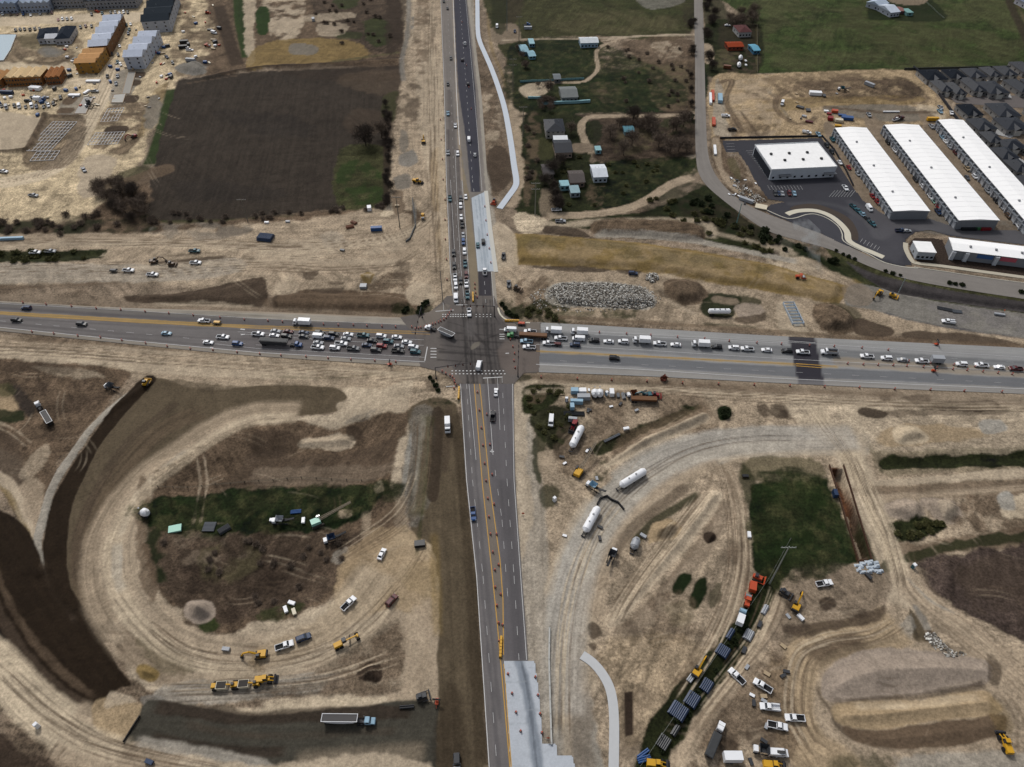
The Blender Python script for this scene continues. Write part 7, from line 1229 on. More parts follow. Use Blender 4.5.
def bld(name, A, B, Cc, h, roof, wallc, roofc, label, cat='house', rise=2.2, bays=None, side=1, ngab=4, storeys=1, group=None, base=0, doors=True, ridge=None, wallv=.12):
    ctr, L, W, rz, s = frame3(A, B, Cc, h); t = empty(name, (ctr.x, ctr.y, base), rz); tag(t, label, cat, group)
    wm_ = mat('wall_%s' % (wallc,), wallc, .8, var=wallv, scale=.6); rm = mat('roof_%s' % (roofc,), roofc, .9, var=.18, scale=.5, spec=.05)
    MB().box(-L/2, L/2, -W/2, W/2, -1.2, h).build('wall', wm_, t)
    if roof == 'gable' or roof == 'multi': pass
    ro = roof_mb(roof, L, W, h+.01, rise, .5 if roof != 'flat' else .15, ngab).build('roof', rm, t)
    if roof != 'flat':
        v_ = MB()
        for k in range(3): v_.cyl((-L/4+k*L/4, W*.12, h+rise*.5), (-L/4+k*L/4, W*.12, h+rise*.5+.9), .12, n=6)
        v_.build('vent', steel, ro)
    nb = bays or max(2, int(L/3.4))
    for yy, sg in ((-W/2, -1), (W/2, 1)):
        for f in range(storeys):
            for k in range(nb):
                x = -L/2 + L*(k+.5)/nb; z0 = 1.0 + f*2.9
                if doors and f == 0 and sg == -side*s and k % 2 == 0: MB().box(x-1.3, x+1.3, min(yy, yy+sg*.08), max(yy, yy+sg*.08), 0, 2.3).build('garage_door', mat('garage_door', (214,214,210), .6), t)
                else:
                    w = MB().box(x-.65, x+.65, min(yy, yy+sg*.07), max(yy, yy+sg*.07), z0, z0+1.2).build('window', glass_m, t)
    for xx, sg in ((-L/2, -1), (L/2, 1)):
        for f in range(storeys):
            for k in range(max(1, int(W/6))):
                y = -W/2 + W*(k+.5)/max(1, int(W/6)); z0 = 1.0+f*2.9
                MB().box(min(xx, xx+sg*.07), max(xx, xx+sg*.07), y-.6, y+.6, z0, z0+1.2).build('window', glass_m, t)
    return t, L, W, s
WR = (290,291,293); GR = (138,142,148); NV = (24,31,43); NV2 = (32,37,45)
def storage(A, B, Cc, h, label, side, nb, plain=False):
    ctr, L, W, rz, s = frame3(A, B, Cc, h); t = empty('storage_building', (ctr.x, ctr.y, 0), rz); tag(t, label, 'storage building')
    wm_ = mat('corrugated_grey', GR, .6, var=.1, scale=.4); MB().box(-L/2, L/2, -W/2, W/2, -.6, h).build('wall', wm_, t)
    r = roof_mb('gable', L, W, h+.01, .7, .3).build('roof', mat('white_membrane', WR, .7, var=.04), t); g = MB(); se = MB()
    for k in range(int(L/5)):
        for q in (-1, 1): se.bar((-L/2+2.5+k*5, q*(W/2+.2), h+.06), (-L/2+2.5+k*5, q*.1, h+.76), .05, .05)
    se.build('roof_seam', mat('seam', (276,278,282)), r)
    for k in range(3): MB().box(-L*.3+k*L*.3, -L*.3+1+k*L*.3, -W*.2, -W*.2+1, h+.2, h+1.2).build('roof_vent', steel, r)
    g.box(-L/2-.3, L/2+.3, -W/2-.45, -W/2-.3, h-.25, h+.05).box(-L/2-.3, L/2+.3, W/2+.3, W/2+.45, h-.25, h+.05).build('gutter', steel, r)
    y = -W/2*s*side; sg = -s*side
    for k in range(0 if plain else nb):
        x = -L/2 + L*(k+.5)/nb; w = L/nb
        d = MB().box(x-w*.34, x+w*.34, min(y, y+sg*.12), max(y, y+sg*.12), 0, h*.62).build('roller_door', mat('roller_door', (60,66,76) if k % 2 else (196,200,206), .5), t)
        MB().box(x-w*.4, x+w*.4, min(y, y+sg*1.3), max(y, y+sg*1.3), h*.68, h*.74).build('canopy', mat('canopy_grey', (120,126,134), .6), t)
        MB().box(x-w*.3, x+w*.3, min(y, y+sg*.1), max(y, y+sg*.1), h*.78, h*.93).build('window', glass_m, t)
        MB().box(x-w/2-.15, x-w/2+.15, min(y, y+sg*1.0), max(y, y+sg*1.0), 0, h*.95).build('divider_wall', mat('divider', (206,210,216), .6), t)
    e = MB()
    for k in range(int(W/1.2)): e.box(L/2, L/2+.06, -W/2+k*1.2+.2, -W/2+k*1.2+.32, 0, h)
    e.build('end_ribs', steel, t); return t, L, W, s
storage((835.5,128), (893.5,211), (927.5,208), 5.5, 'long white roofed storage building, leftmost of the three parallel ones', 1, 20)
storage((885,125), (959,220), (997,217.5), 6, 'long white roofed storage building, middle of the three parallel ones', 1, 24)
storage((938.5,120), (1030,226), (1058,224), 6, 'long white roofed storage building at the right edge beside the dark houses', 1, 22)
t, L, W, s = storage((953.5,250), (1040,260.5), (1036,248), 5.5, 'low white roofed storage building above the bark bed', 1, 3, True)
sg = -s; y0 = -W/2*s
for x, c, nm in ((-4.5, (66,104,160), 'blue_sign_panel'), (6.5, (196,96,110), 'red_sign_panel')): MB().box(x-3.8, x+3.8, min(y0, y0+sg*.2), max(y0, y0+sg*.2), 2.6, 4.9).build(nm, mat(nm, c, .5), t)
for x in (-L/2+.6, -L/2+7, .9): MB().box(x-.9, x+.9, min(y0, y0+sg*1.2), max(y0, y0+sg*1.2), 0, 5).build('buttress', mat('divider', (206,210,216), .6), t)
# shop with glass front
t, L, W, s = bld('shop_building', (755,145.5), (817,142.8), (833,167.5), 6.5, 'flat', (206,212,220), WR, 'big white flat roofed shop in the asphalt car park', 'shop', bays=9, doors=False)
for k in range(6): MB().box(-L/2+5+k*L/7, -L/2+6.4+k*L/7, (-6 if k % 2 else 2), (-4.6 if k % 2 else 3.4), 6.86, 7.7).build('roof_unit', darkst, t)
for x in (-L*.28, L*.42): MB().box(x-3.5, x+3.5, min(-W/2*s*-1, -W/2*s*-1+s*2.5), max(-W/2*s*-1, -W/2*s*-1+s*2.5), 3.2, 3.6).build('entrance_canopy', steel, t)
MB().box(-L/2-.15, -L/2, -W/2+1, W/2-1, .4, 5.6).build('glass_front', glass_m, t); pr = MB().box(-L/2-.2, L/2+.2, -W/2-.2, -W/2, 6.4, 7.3).box(-L/2-.2, L/2+.2, W/2, W/2+.2, 6.4, 7.3).box(-L/2-.2, -L/2, -W/2, W/2, 6.4, 7.3).box(L/2, L/2+.2, -W/2, W/2, 6.4, 7.3).build('parapet', mat('parapet', (222,226,230), .6), t)
bld('small_office', (913,241.5), (930.5,242.5), (935,253), 4.5, 'flat', (168,174,182), WR, 'small white roofed office beside the bark bed', 'office', bays=4)
# dark roofed houses
gH2 = 'dark roofed houses'
hs_ = [((917,70),(937,69.5),(942,79.5),'at the top left corner of the estate'),((941,69.5),(957,69),(961,78),'second along the field edge'),((960,68.5),(976,68),(981,77),'third along the field edge'),((979,67.5),(990,67),(996,76),'fourth along the field edge'),((993,66.5),(1006,66),(1012,75),'fifth along the field edge'),((1009,62),(1022,61.5),(1028,72),'beside the white gable near the right edge'),
((930,81),(941,80.5),(948,91),'left of the first pale driveway, narrow'),((943,83),(953.5,82.5),(957,94),'just left of the first pale driveway'),((958,78),(970,77.5),(977,91),'between the first and second driveways, left'),((975,82),(994,81),(1003,93),'between the first and second driveways, right'),((1003,80),(1016,79),(1024,92),'right of the second driveway'),((1020,79),(1034,78.5),(1042,91),'cut by the right edge above the street'),
((956,104.5),(971,104),(978,115),'first below the street'),((985,103.5),(1006,103),(1014,116),'large one below the middle of the street'),((966,119),(984,118),(992,129),'at the fence above the pale forecourt'),((993,118),(1016,117),(1024,129),'below the large one'),((979,132),(992,131.5),(1000,142),'at the fence left of the small white gable'),((996,140),(1016,139),(1022,148),'above the zigzag driveway'),((990,148),(1006,147),(1014,158),'at the fence below the zigzag driveway'),((1003,160),(1018,159),(1028,171),'at the fence near the right edge'),((1014,176),(1030,175),(1038,187),'lowest at the right edge'),((1024,108),(1040,107.5),(1046,116),'right of the large one'),((1020,145),(1040,144),(1046,153),'at the right edge above the lowest')]
for A, B, Cc, wh in hs_:
    t, L, W, s = bld('house', A, B, Cc, 3.6, 'hip', (150,148,146), NV if (A[0]*7) % 3 < 2 else NV2, 'dark roofed house ' + wh, 'house', 2.3, bays=3)
    MB().add([(-L*.22,-s*(W/2+2.2)*-1,3.55),(L*.1,-s*(W/2+2.2)*-1,3.55),(-L*.06,-s*(W/2+2.2)*-1,5.2),(-L*.06,0,5.2),(-L*.22,0,3.62),(L*.1,0,3.62)], [(0,1,2),(0,2,3,4),(1,5,3,2)]).build('porch_roof', mat('roof_%s' % (NV,), NV), t)
    MB().box(-L*.2, L*.08, min(s*W/2, s*(W/2+2)), max(s*W/2, s*(W/2+2)), -.5, 3.55).build('porch_wall', mat('porch_wall', (196,194,188), .8), t)
# farmsteads
bld('barn', (579,37.5), (596,37), (596.5,42.5), 4, 'gable', (150,176,196), (222,228,232), 'white roofed barn on the farm lane', 'barn', 1.6, bays=5)
bld('shed', (518.5,45), (525,44.5), (526.5,51.5), 3, 'gable', (110,150,168), (150,186,200), 'pale blue shed, largest of three in the green yard', 'shed', 1, bays=2); bld('shed', (526.5,51), (532.5,50.5), (533.5,56), 2.6, 'gable', (110,150,168), (150,186,200), 'pale blue shed, lowest of three in the green yard', 'shed', .9, bays=2); bld('shed', (528,39), (533,38.8), (533.5,44), 2.6, 'flat', (110,150,168), (160,196,206), 'pale blue shed, uppermost of three in the green yard', 'shed', .9, bays=2)
bld('farmhouse', (559,87), (574.5,86.5), (573.5,97), 3.6, 'gable', (130,134,134), (126,130,130), 'grey roofed farmhouse between the two pale blue fences', 'house', 2, bays=4)
bld('farmhouse', (544,119.5), (562,119), (564,131), 5, 'hip', (160,156,150), NV, 'dark roofed farmhouse with a white forecourt', 'house', 2.6, bays=4, storeys=2); bld('farmhouse', (553,140), (569,139.5), (572.5,152), 4, 'gable', (158,140,128), NV, 'dark roofed long farmhouse below the other dark one', 'house', 2.2, bays=4); bld('carport', (553,136), (567,135.8), (568,140), 4.4, 'flat', (190,194,198), (226,230,234), 'white flat roofed link between the two dark farmhouses', 'carport', bays=3)
bld('farmhouse', (568,171), (581.5,170.5), (582.5,182), 3.4, 'gable', (130,110,100), (98,92,90), 'grey roofed farmhouse beside the farm drive', 'house', 1.8, bays=3); bld('shed', (559,181), (568,180.6), (568.5,186), 2.8, 'flat', (140,180,190), (156,196,206), 'pale blue lean-to left of the grey roofed farmhouse', 'shed', bays=2); bld('shed', (569,186), (578,185.6), (578.5,193), 2.8, 'flat', (140,150,156), (150,176,184), 'pale blue shed below the grey roofed farmhouse', 'shed', bays=2)
bld('shed', (590.5,165), (603.5,164.5), (606,176.5), 4, 'gable', (170,180,190), (224,230,238), 'bright white shed on the farm lawn', 'shed', 1.6, bays=3); bld('shed', (541.5,164.5), (551,164), (552,174), 3, 'gable', (110,100,96), (90,86,86), 'dim grey shed behind the bare trees', 'shed', 1.4, bays=2)
bld('shed', (623,126), (632,125.8), (633,131.5), 2.8, 'gable', (90,130,140), (100,146,160), 'teal shed among the bare trees', 'shed', 1, bays=2); bld('shed', (594.5,146.5), (600,146.3), (600.5,150.5), 2.5, 'flat', (120,160,170), (150,190,196), 'small pale blue shed at the drive loop', 'shed', bays=1); bld('shed', (553,74), (559,73.8), (559.5,79), 2.8, 'gable', (110,110,110), (124,130,134), 'small grey shed above the upper pale blue fence', 'shed', 1, bays=1)
bld('farmhouse', (733.5,25.5), (745.5,25), (746.5,32), 4, 'hip', (170,170,170), (98,66,66), 'red brown roofed house under the bare trees', 'house', 2.2, bays=4); bld('shed', (725,42), (740,41.6), (740.5,46.5), 3, 'gable', (130,60,40), (150,66,40), 'long rust red roofed shed in the farmyard', 'shed', 1, bays=4); bld('shed', (748.5,44.5), (754.5,44.2), (755,50.5), 3, 'gable', (70,120,150), (110,170,196), 'blue shed at the corner of the farmyard', 'shed', 1, bays=2)
bld('farmhouse', (867,2), (876,-1), (880,6), 4, 'gable', (180,186,196), (190,204,222), 'white roofed farmhouse, left one in the green field', 'house', 2.4, bays=3); bld('farmhouse', (877,5), (886,4), (887.5,13), 4, 'gable', (180,186,196), (204,214,228), 'white roofed farmhouse, right one in the green field', 'house', 2.4, bays=3); bld('shed', (893,7), (899,6.8), (899.5,11), 2.6, 'gable', (120,90,90), (150,110,106), 'small reddish shed in the field farmstead', 'shed', .9, bays=1); bld('shed', (902,9), (908,8.8), (908.5,13), 2.6, 'flat', (110,150,150), (130,170,168), 'small teal shed in the field farmstead', 'shed', .9, bays=1)
bld('house', (1016,-2), (1030,-3), (1036,6), 4.5, 'gable', (190,190,196), (188,206,226), 'pale blue roofed house at the top right corner', 'house', 2, bays=3)
# housing site
WB = (206,214,230)
bld('townhouse_row', (88,46.5), (106,15.5), (120,20), 8.5, 'multi', (124,88,56), WB, 'white roofed townhouse row with bare timber walls, left of two', 'townhouses', 2.6, bays=7, ngab=5, storeys=3, doors=False)
bld('townhouse_row', (123,57), (142,31), (156,35), 9, 'multi', (196,202,214), WB, 'white roofed townhouse row wrapped in pale sheeting, right of two', 'townhouses', 2.8, bays=6, ngab=4, storeys=3, doors=False)
bld('townhouse_row', (141,22), (152,-6), (175,-1), 9, 'multi', (186,190,198), (44,52,60), 'dark roofed townhouse block at the top of the housing site', 'townhouses', 3.0, bays=6, ngab=4, storeys=3, doors=False)
bld('townhouse_row', (74,63), (86,48.5), (104,50), 8, 'multi', (164,124,60), (208,160,110), 'townhouse block framed in yellow timber with an orange board roof', 'townhouses', 1.6, bays=4, ngab=3, storeys=3, doors=False, wallv=.4)
bld('townhouse_row', (-8,71), (10,71), (10,80), 5.5, 'multi', (140,98,58), (190,144,98), 'timber framed townhouse shell at the left edge', 'townhouses', 1.4, bays=6, ngab=3, storeys=2, doors=False, wallv=.4); bld('townhouse_row', (12,69), (47,67.5), (49,76), 6.5, 'multi', (150,104,58), (230,202,158), 'timber framed townhouse row with a pale board roof', 'townhouses', 1.8, bays=12, ngab=5, storeys=2, doors=False, wallv=.4); bld('townhouse_row', (50,68.5), (64,67.5), (66,76), 5.5, 'multi', (134,88,52), (166,114,74), 'orange timber townhouse shell right of the pale board roof', 'townhouses', 1.4, bays=5, ngab=3, storeys=2, doors=False, wallv=.4)
bld('clubhouse', (40,29), (58,27), (60,36), 4.5, 'hip', (190,192,198), (34,42,54), 'dark roofed clubhouse, left wing', 'house', 2.6, bays=4); bld('clubhouse', (62,27), (76,26), (84,37), 4.5, 'hip', (190,192,198), (34,42,54), 'dark roofed clubhouse, right wing', 'house', 2.6, bays=4); bld('clubhouse', (49,34), (60,33.6), (60.5,38), 4.2, 'gable', (226,226,228), (222,224,230), 'white gabled porch of the dark roofed clubhouse', 'house', 2, bays=2)
bld('townhouse_row', (-20,-4), (24,-5), (26,3), 8, 'multi', (150,162,182), (150,166,190), 'pale blue townhouse row at the top left edge, left of two', 'townhouses', 2.2, bays=12, ngab=8, storeys=2); bld('townhouse_row', (27,-5), (55,-6), (57,2), 8, 'multi', (160,170,188), (176,188,206), 'pale blue townhouse row at the top left edge, right of two', 'townhouses', 2.2, bays=8, ngab=5, storeys=2); bld('townhouse_row', (90,-6), (140,-8), (144,-1), 7, 'multi', (150,152,158), (86,92,100), 'grey townhouse row at the top middle of the housing site', 'townhouses', 2.0, bays=14, ngab=9, storeys=2); bld('townhouse_row', (58,-6), (88,-7), (90,-1), 7, 'multi', (150,152,158), (96,100,108), 'grey townhouse row at the top left of the pale street', 'townhouses', 2.0, bays=9, ngab=6, storeys=2)
def slab_t(name, poly, h, c, label, cat):
    w = [G(*q) for q in pts(poly)]; cx = sum(a[0] for a in w)/len(w); cy = sum(a[1] for a in w)/len(w); t = empty(name, (cx, cy, 0)); tag(t, label, cat)
    n = len(w); vs = [(a[0]-cx, a[1]-cy, -.8) for a in w]+[(a[0]-cx, a[1]-cy, h) for a in w]; MB().add(vs, [tuple(range(n)), tuple(range(n, 2*n))[::-1]]+[(i, (i+1) % n, n+(i+1) % n, n+i) for i in range(n)]).build('slab', mat('slab_%s' % (c,), c, .85, var=.07), t)
    ed = MB()
    for i in range(n): a, b = w[i], w[(i+1) % n]; ed.bar((a[0]-cx, a[1]-cy, h), (b[0]-cx, b[1]-cy, h), .3, .25)
    ed.build('formwork', mat('timber', (150,120,84)), t); return t
slab_t('house_slab', '-30 35 17 35 11 50 4 61 -30 62', .5, (190,206,216), 'pale blue concrete floor slab at the left edge', 'slab'); slab_t('house_slab', '84 97 94 97 86 114 74 114', .3, (176,172,166), 'grey concrete slab beside the pale street', 'slab'); slab_t('house_slab', '114 95 126 94 123 103 111 103', .3, (186,184,178), 'grey concrete slab below the silver pickups', 'slab'); slab_t('house_slab','128 72 136 72 130 94 122 94',.2,(160,156,148),'narrow grey slab in the row right of the street','slab')
def forms(A, B, Cc, nx, ny, label):
    ctr, L, W, rz, s = frame3(A, B, Cc, 0); t = empty('foundation_forms', (ctr.x, ctr.y, 0), rz); tag(t, label, 'foundation'); m = MB()
    for i in range(nx+1): m.box(-L/2+L*i/nx-.12, -L/2+L*i/nx+.12, -W/2, W/2, 0, .3)
    t2 = MB()
    for j in range(ny+1): t2.box(-L/2, L/2, -W/2+W*j/ny-.12, -W/2+W*j/ny+.12, 0, .32)
    m.build('footing_wall', mat('pale_footing', (212,210,210)), t); t2.build('cross_wall', mat('pale_footing', (212,210,210)), t)
forms((53,122), (77,122), (68,151), 7, 9, 'large grid of pale concrete foundation walls in the sandy pit'); forms((96,133), (125,132), (121,144), 9, 4, 'smaller grid of pale foundation walls right of the street'); forms((37,152), (60,151), (57,160), 5, 3, 'low row of foundation walls below the large grid'); forms((108,109), (124,108), (118,121), 5, 4, 'faint foundation walls beside the brown heap')

# ================================================================== fences, walls, poles and signals
def fence(name, p, h, c, label, cat='fence', post=3.0, w=.12, zb=None):
    q = [G(*a) for a in pts(p)]; t = empty(name, (q[0][0], q[0][1], 0)); tag(t, label, cat); pn = MB(); po = MB(); ox, oy = q[0]
    for a, b in zip(q[:-1], q[1:]):
        n = max(1, int(math.dist(a, b)/post))
        for k in range(n):
            x0, y0 = a[0]+(b[0]-a[0])*k/n, a[1]+(b[1]-a[1])*k/n; x1, y1 = a[0]+(b[0]-a[0])*(k+1)/n, a[1]+(b[1]-a[1])*(k+1)/n; z0 = zat(x0, y0); z1 = zat(x1, y1)
            [pn.bar((x0-ox, y0-oy, z0+h*q), (x1-ox, y1-oy, z1+h*q), .05, .05) for q in (.3, .6, .9)] if name == 'wire_fence' else pn.bar((x0-ox, y0-oy, z0+h*.5), (x1-ox, y1-oy, z1+h*.5), w, h*.9); po.box(x0-ox-.1, x0-ox+.1, y0-oy-.1, y0-oy+.1, z0-.3, z0+h+.1)
    pn.build('panel', mat('fence_%s' % (c,), c, .7), t); po.build('post', mat('fence_post_%s' % (c,), tuple(int(v*.8) for v in c), .7), t); return t
fence('board_fence', '520 82.5 584 79.5', 1.6, (120,164,170), 'pale blue fence above the grey roofed farmhouse'); fence('board_fence', '543 104.5 590 102.5', 2.0, (140,184,192), 'pale blue fence below the grey roofed farmhouse', w=1.2); fence('board_fence', '528 98.5 541 98.5 543 104', 1.6, (140,184,192), 'short pale blue fence left of the lower one', w=.8)
fence('board_fence', '913 68 931 84 958 122 980 143 1024 193', 2.0, (40,42,50), 'dark fence between the storage buildings and the dark roofed houses', w=.6); fence('silt_fence', '720 138.5 770 137.5 822 136.5 834 150 846 171 853 186', 1.2, (38,38,44), 'black fence round the top of the asphalt car park', w=.5); fence('board_fence', '904 70 1180 64', 1.8, (60,64,60), 'dark fence along the green field edge', w=.3)
fence('silt_fence', '597 505 600 499 607 496.5 611 500 618 503 624 510', .9, (28,30,34), 'black silt fence across the grey curved road', w=.5); fence('wire_fence', '790 540 768 580 720 650 690 694 640 767', 1.2, (120,124,118), 'thin wire fence along the diagonal ditch', w=.05, post=5); fence('wire_fence', '158 487 200 483 300 474 376 478', 1.1, (96,88,74), 'thin wire fence along the top of the green plot', w=.04, post=5)
fence('concrete_barrier', '549.5 628 549 660 550 700 551.5 745', .9, (190,190,186), 'long white concrete barrier beside the curved footpath', 'barrier', 4, .5); fence('silt_fence', '124 742 140 716', .8, (40,38,36), 'black silt fence at the end of the prepared strip', w=.3); fence('board_fence', '757 25 757.5 73', 1.4, (110,104,84), 'tan fence on the east side of the farmyard'); fence('wire_fence','926 3 944 19',1.2,(130,140,130),'thin fence at the field farmstead',w=.08)
fence('sheet_pile_wall', '829 466 858.5 562', 1.0, (82,58,44), 'rusty sheet pile wall on the left side of the trench', 'retaining wall', 1.2, .35); fence('sheet_pile_wall', '843 466 871.5 560', 1.0, (82,58,44), 'rusty sheet pile wall on the right side of the trench', 'retaining wall', 1.2, .35)
fence('guard_rail', '412.5 199 415.5 226 410 239 406 242', 1.0, (90,94,96), 'grey curved barrier west of the north road', 'barrier', 2, .4)
tp = MB(); rr = random.Random(4); c0 = G(868, 567)
for k in range(26): a = rr.uniform(-4, 4); b = rr.uniform(-2.4, 2.4); tp.box(a-.9, a+.9, b-.6, b+.6, 0, rr.uniform(.3, 1.2), .5, .3)
o = tp.build('plastic_sheeting', mat('pale_sheet', (196,206,216), .5)); o.location = (c0[0], c0[1], zat(*c0)); tag(o, 'crumpled pale plastic sheeting at the bottom end of the trench', 'sheeting')
t = empty('concrete_culvert', (*G(790.5, 306), 0), 0); tag(t, 'half built concrete culvert north of the dark road patch', 'culvert'); a = Vector(G(788,304)); b = Vector(G(798,325)); d = (b-a); n_ = Vector((-d.y, d.x)).normalized()*2.6; o_ = Vector(t.location[:2])
for nm, s_ in (('side_wall', 1), ('side_wall', -1)): p0 = a+n_*s_-o_; p1 = b+n_*s_-o_; MB().bar((p0.x,p0.y,.6),(p1.x,p1.y,.6),.35,1.3).build(nm, mat('culvert_concrete', (170,180,190)), t)
fl = MB()
for k in range(8): p0 = a.lerp(b, k/7)-o_; fl.bar((p0.x-n_.x, p0.y-n_.y, 1.2), (p0.x+n_.x, p0.y+n_.y, 1.2), .5, .2)
fl.build('cross_beam', mat('formwork_blue', (120,140,160)), t)
def htop(bx, by, ty):
    x, y = G(bx, by); lo, hi = 0, 60
    for _ in range(30):
        m_ = (lo+hi)/2
        if proj(x, y, m_)[1] > ty: lo = m_
        else: hi = m_
    return x, y, lo
def pole(bx, by, ty, label, arms=2, c=(120,116,106), r=.22):
    x, y, h = htop(bx, by, ty); t = empty('utility_pole', (x, y, zat(x, y)-.2)); tag(t, label, 'pole'); MB().cyl((0,0,0), (0,0,h), r*1.3, r*.8, n=8).build('shaft', mat('pole_%s' % (c,), c), t)
    for k in range(arms):
        z = h*.97-k*h*.17; ar = MB().bar((-2.4,0,z), (2.4,0,z), .22, .26).build('crossarm', mat('pole_%s' % (c,), c), t); i_ = MB()
        for xx in (-2.2, -1, 1, 2.2): i_.cyl((xx,0,z+.1), (xx,0,z+.5), .12, n=6)
        i_.build('insulator', steel, ar)
pole(507,31,-14,'tall bare steel pole on the gravel yard',0,(110,120,120)); pole(513,91,58,'utility pole left of the pale blue sheds',2); pole(519,42,16,'thin pole beside the blue tractor unit',1); pole(523,137,106,'utility pole at the fence by the dark farmhouse',1); pole(535,215,182,'utility pole with two crossarms on the white sand patch',2,(140,140,132)); pole(736.5,223.5,203,'pale teal pole beside the local road bend',0,(120,160,160)); pole(898.5,292.5,276,'pale leaning pole above the yellow excavator',0,(150,160,160)); pole(400,228,196,'utility pole at the corner of the ploughed field',1); pole(248,222,199,'utility pole at the bottom edge of the ploughed field',1); pole(770,583,545,'tall pale pole at the head of the diagonal ditch',1,(150,156,150)); pole(443,302,270,'grey lamp pole at the north-west corner of the crossing',0,(110,112,114),.15)
def signal(tx, ty, ex, ey, label, n=4, h=6.6):
    x, y = G(tx, ty, h); ax, ay = G(ex, ey, h); t = empty('traffic_signal', (x, y, 0)); tag(t, label, 'traffic signal'); MB().cyl((0,0,-.2), (0,0,h), .22, .16, n=10).cyl((0,0,-.2),(0,0,.4),.4,n=8).build('pole', darkst, t)
    MB().cyl((0,0,h-.15), (ax-x, ay-y, h+.3), .16, .09, n=8).build('mast_arm', darkst, t)
    for k in range(n):
        f = .35+.62*k/(n-1); px_, py_ = (ax-x)*f, (ay-y)*f; hd = MB().box(px_-.22, px_+.22, py_-.2, py_+.2, h-.9, h+.5).build('signal_head', mat('signal_housing', (40,40,38)), t)
        MB().cyl((px_, py_-.2, h-.6), (px_, py_-.26, h-.6), .13).cyl((px_, py_-.2, h-.2), (px_, py_-.26, h-.2), .13).cyl((px_, py_-.2, h+.2), (px_, py_-.26, h+.2), .13).build('lens', red_m, hd)
signal(421,307,415,333.5,'dark traffic signal mast at the north-west corner of the crossing'); signal(494.5,306,463,305.5,'dark traffic signal mast over the north road'); signal(518,366,519,340,'dark traffic signal mast at the east side of the crossing'); signal(435,367.5,471.5,363,'dark traffic signal mast at the south-west corner of the crossing')

# ================================================================== trees, shrubs, rubble, dust
def rnd_faces(n, shape, size, thin, seed):
    rg = np.random.RandomState(seed); p = rg.normal(size=(n*3, 3)); p /= np.linalg.norm(p, axis=1)[:, None]; p *= rg.rand(n*3, 1)**.45; p = p[:n]
    lump = 1 + .35*np.sin(p[:, 0]*5+seed)*np.cos(p[:, 1]*4+seed) + .2*np.sin(p[:, 2]*7); p = p*lump[:, None]*np.array(shape)
    a = rg.normal(size=(n, 3)) + p/np.array(shape)*1.2; a /= np.linalg.norm(a, axis=1)[:, None]; b = np.cross(a, rg.normal(size=(n, 3))); b /= np.linalg.norm(b, axis=1)[:, None]
    s = size*(.5+rg.rand(n, 1)); a *= s; b *= s*thin
    return p, a, b
def crown_mesh(name, n, shape, zc, size, thin, seed, m_):
    p, a, b = rnd_faces(n, shape, size, thin, seed); p = p+np.array((0, 0, zc)); v = np.stack([p-a-b, p+a-b, p+a+b, p-a+b], 1).reshape(-1, 3)
    me = bpy.data.meshes.new(name); me.from_pydata([tuple(q) for q in v.tolist()], [], [(4*i, 4*i+1, 4*i+2, 4*i+3) for i in range(n)]); me.materials.append(m_); me.update(); return me
def trunk_mesh(h, r, seed, m_):
    g = random.Random(seed); m = MB().cyl((0,0,-.5), (0,0,h*.45), r, r*.7, n=8)
    for k in range(9):
        a = g.random()*6.28; z = h*(.3+.2*g.random()); e = (math.cos(a)*h*.38, math.sin(a)*h*.38, h*(.65+.3*g.random())); m.cyl((0,0,z), e, r*.5, r*.12, n=5)
        for j in range(3): b = a+g.uniform(-.8,.8); m.cyl(tuple(Vector((0,0,z)).lerp(Vector(e), .6)), (math.cos(b)*h*.45, math.sin(b)*h*.45, h*(.6+.4*g.random())), r*.22, r*.06, n=4)
    return m.mesh('trunk', m_)
twig = mat('bare_twigs', (112,98,86), .95, var=.3, scale=.6); twig2 = mat('dark_twigs', (70,61,54), .95, var=.3); leaf = mat('dark_leaves', (44,54,28), .9, var=.45, scale=.7); leaf2 = mat('olive_leaves', (84,84,48), .9, var=.35, scale=.7); bark = mat('bark', (78,66,56), .95); redleaf = mat('rusty_leaves', (120,66,52), .9, var=.4)
TR = {}
for k in range(3):
    TR['bare', k] = (crown_mesh('crown', 1100, (4.2,4.2,3.2), 5.6, .8, .045, 11+k, twig), trunk_mesh(9, .28, k, bark)); TR['dark', k] = (crown_mesh('crown', 2000, (4.4,4.4,3.8), 5.4, .75, .055, 31+k, twig2), trunk_mesh(9, .3, k+5, bark))
    TR['bush', k] = (crown_mesh('crown', 900, (1.7,1.7,1.2), 1.2, .30, .5, 51+k, leaf), trunk_mesh(2.2, .12, k+9, bark)); TR['dry', k] = (crown_mesh('crown', 420, (2.0,2.0,1.3), 1.4, .5, .09, 71+k, twig), trunk_mesh(2.6, .12, k+12, bark)); TR['olive', k] = (crown_mesh('crown', 420, (2.0,2.0,1.0), 1.0, .32, .35, 91+k, leaf2), trunk_mesh(2.2, .12, k+15, bark)); TR['red', k] = (crown_mesh('crown', 700, (1.8,1.4,1.1), 1.2, .3, .4, 95+k, redleaf), trunk_mesh(2.2, .12, k+18, bark))
NMT = dict(bare='bare_tree', dark='bare_tree', bush='green_shrub', dry='dry_shrub', olive='olive_shrub', red='rusty_shrub')
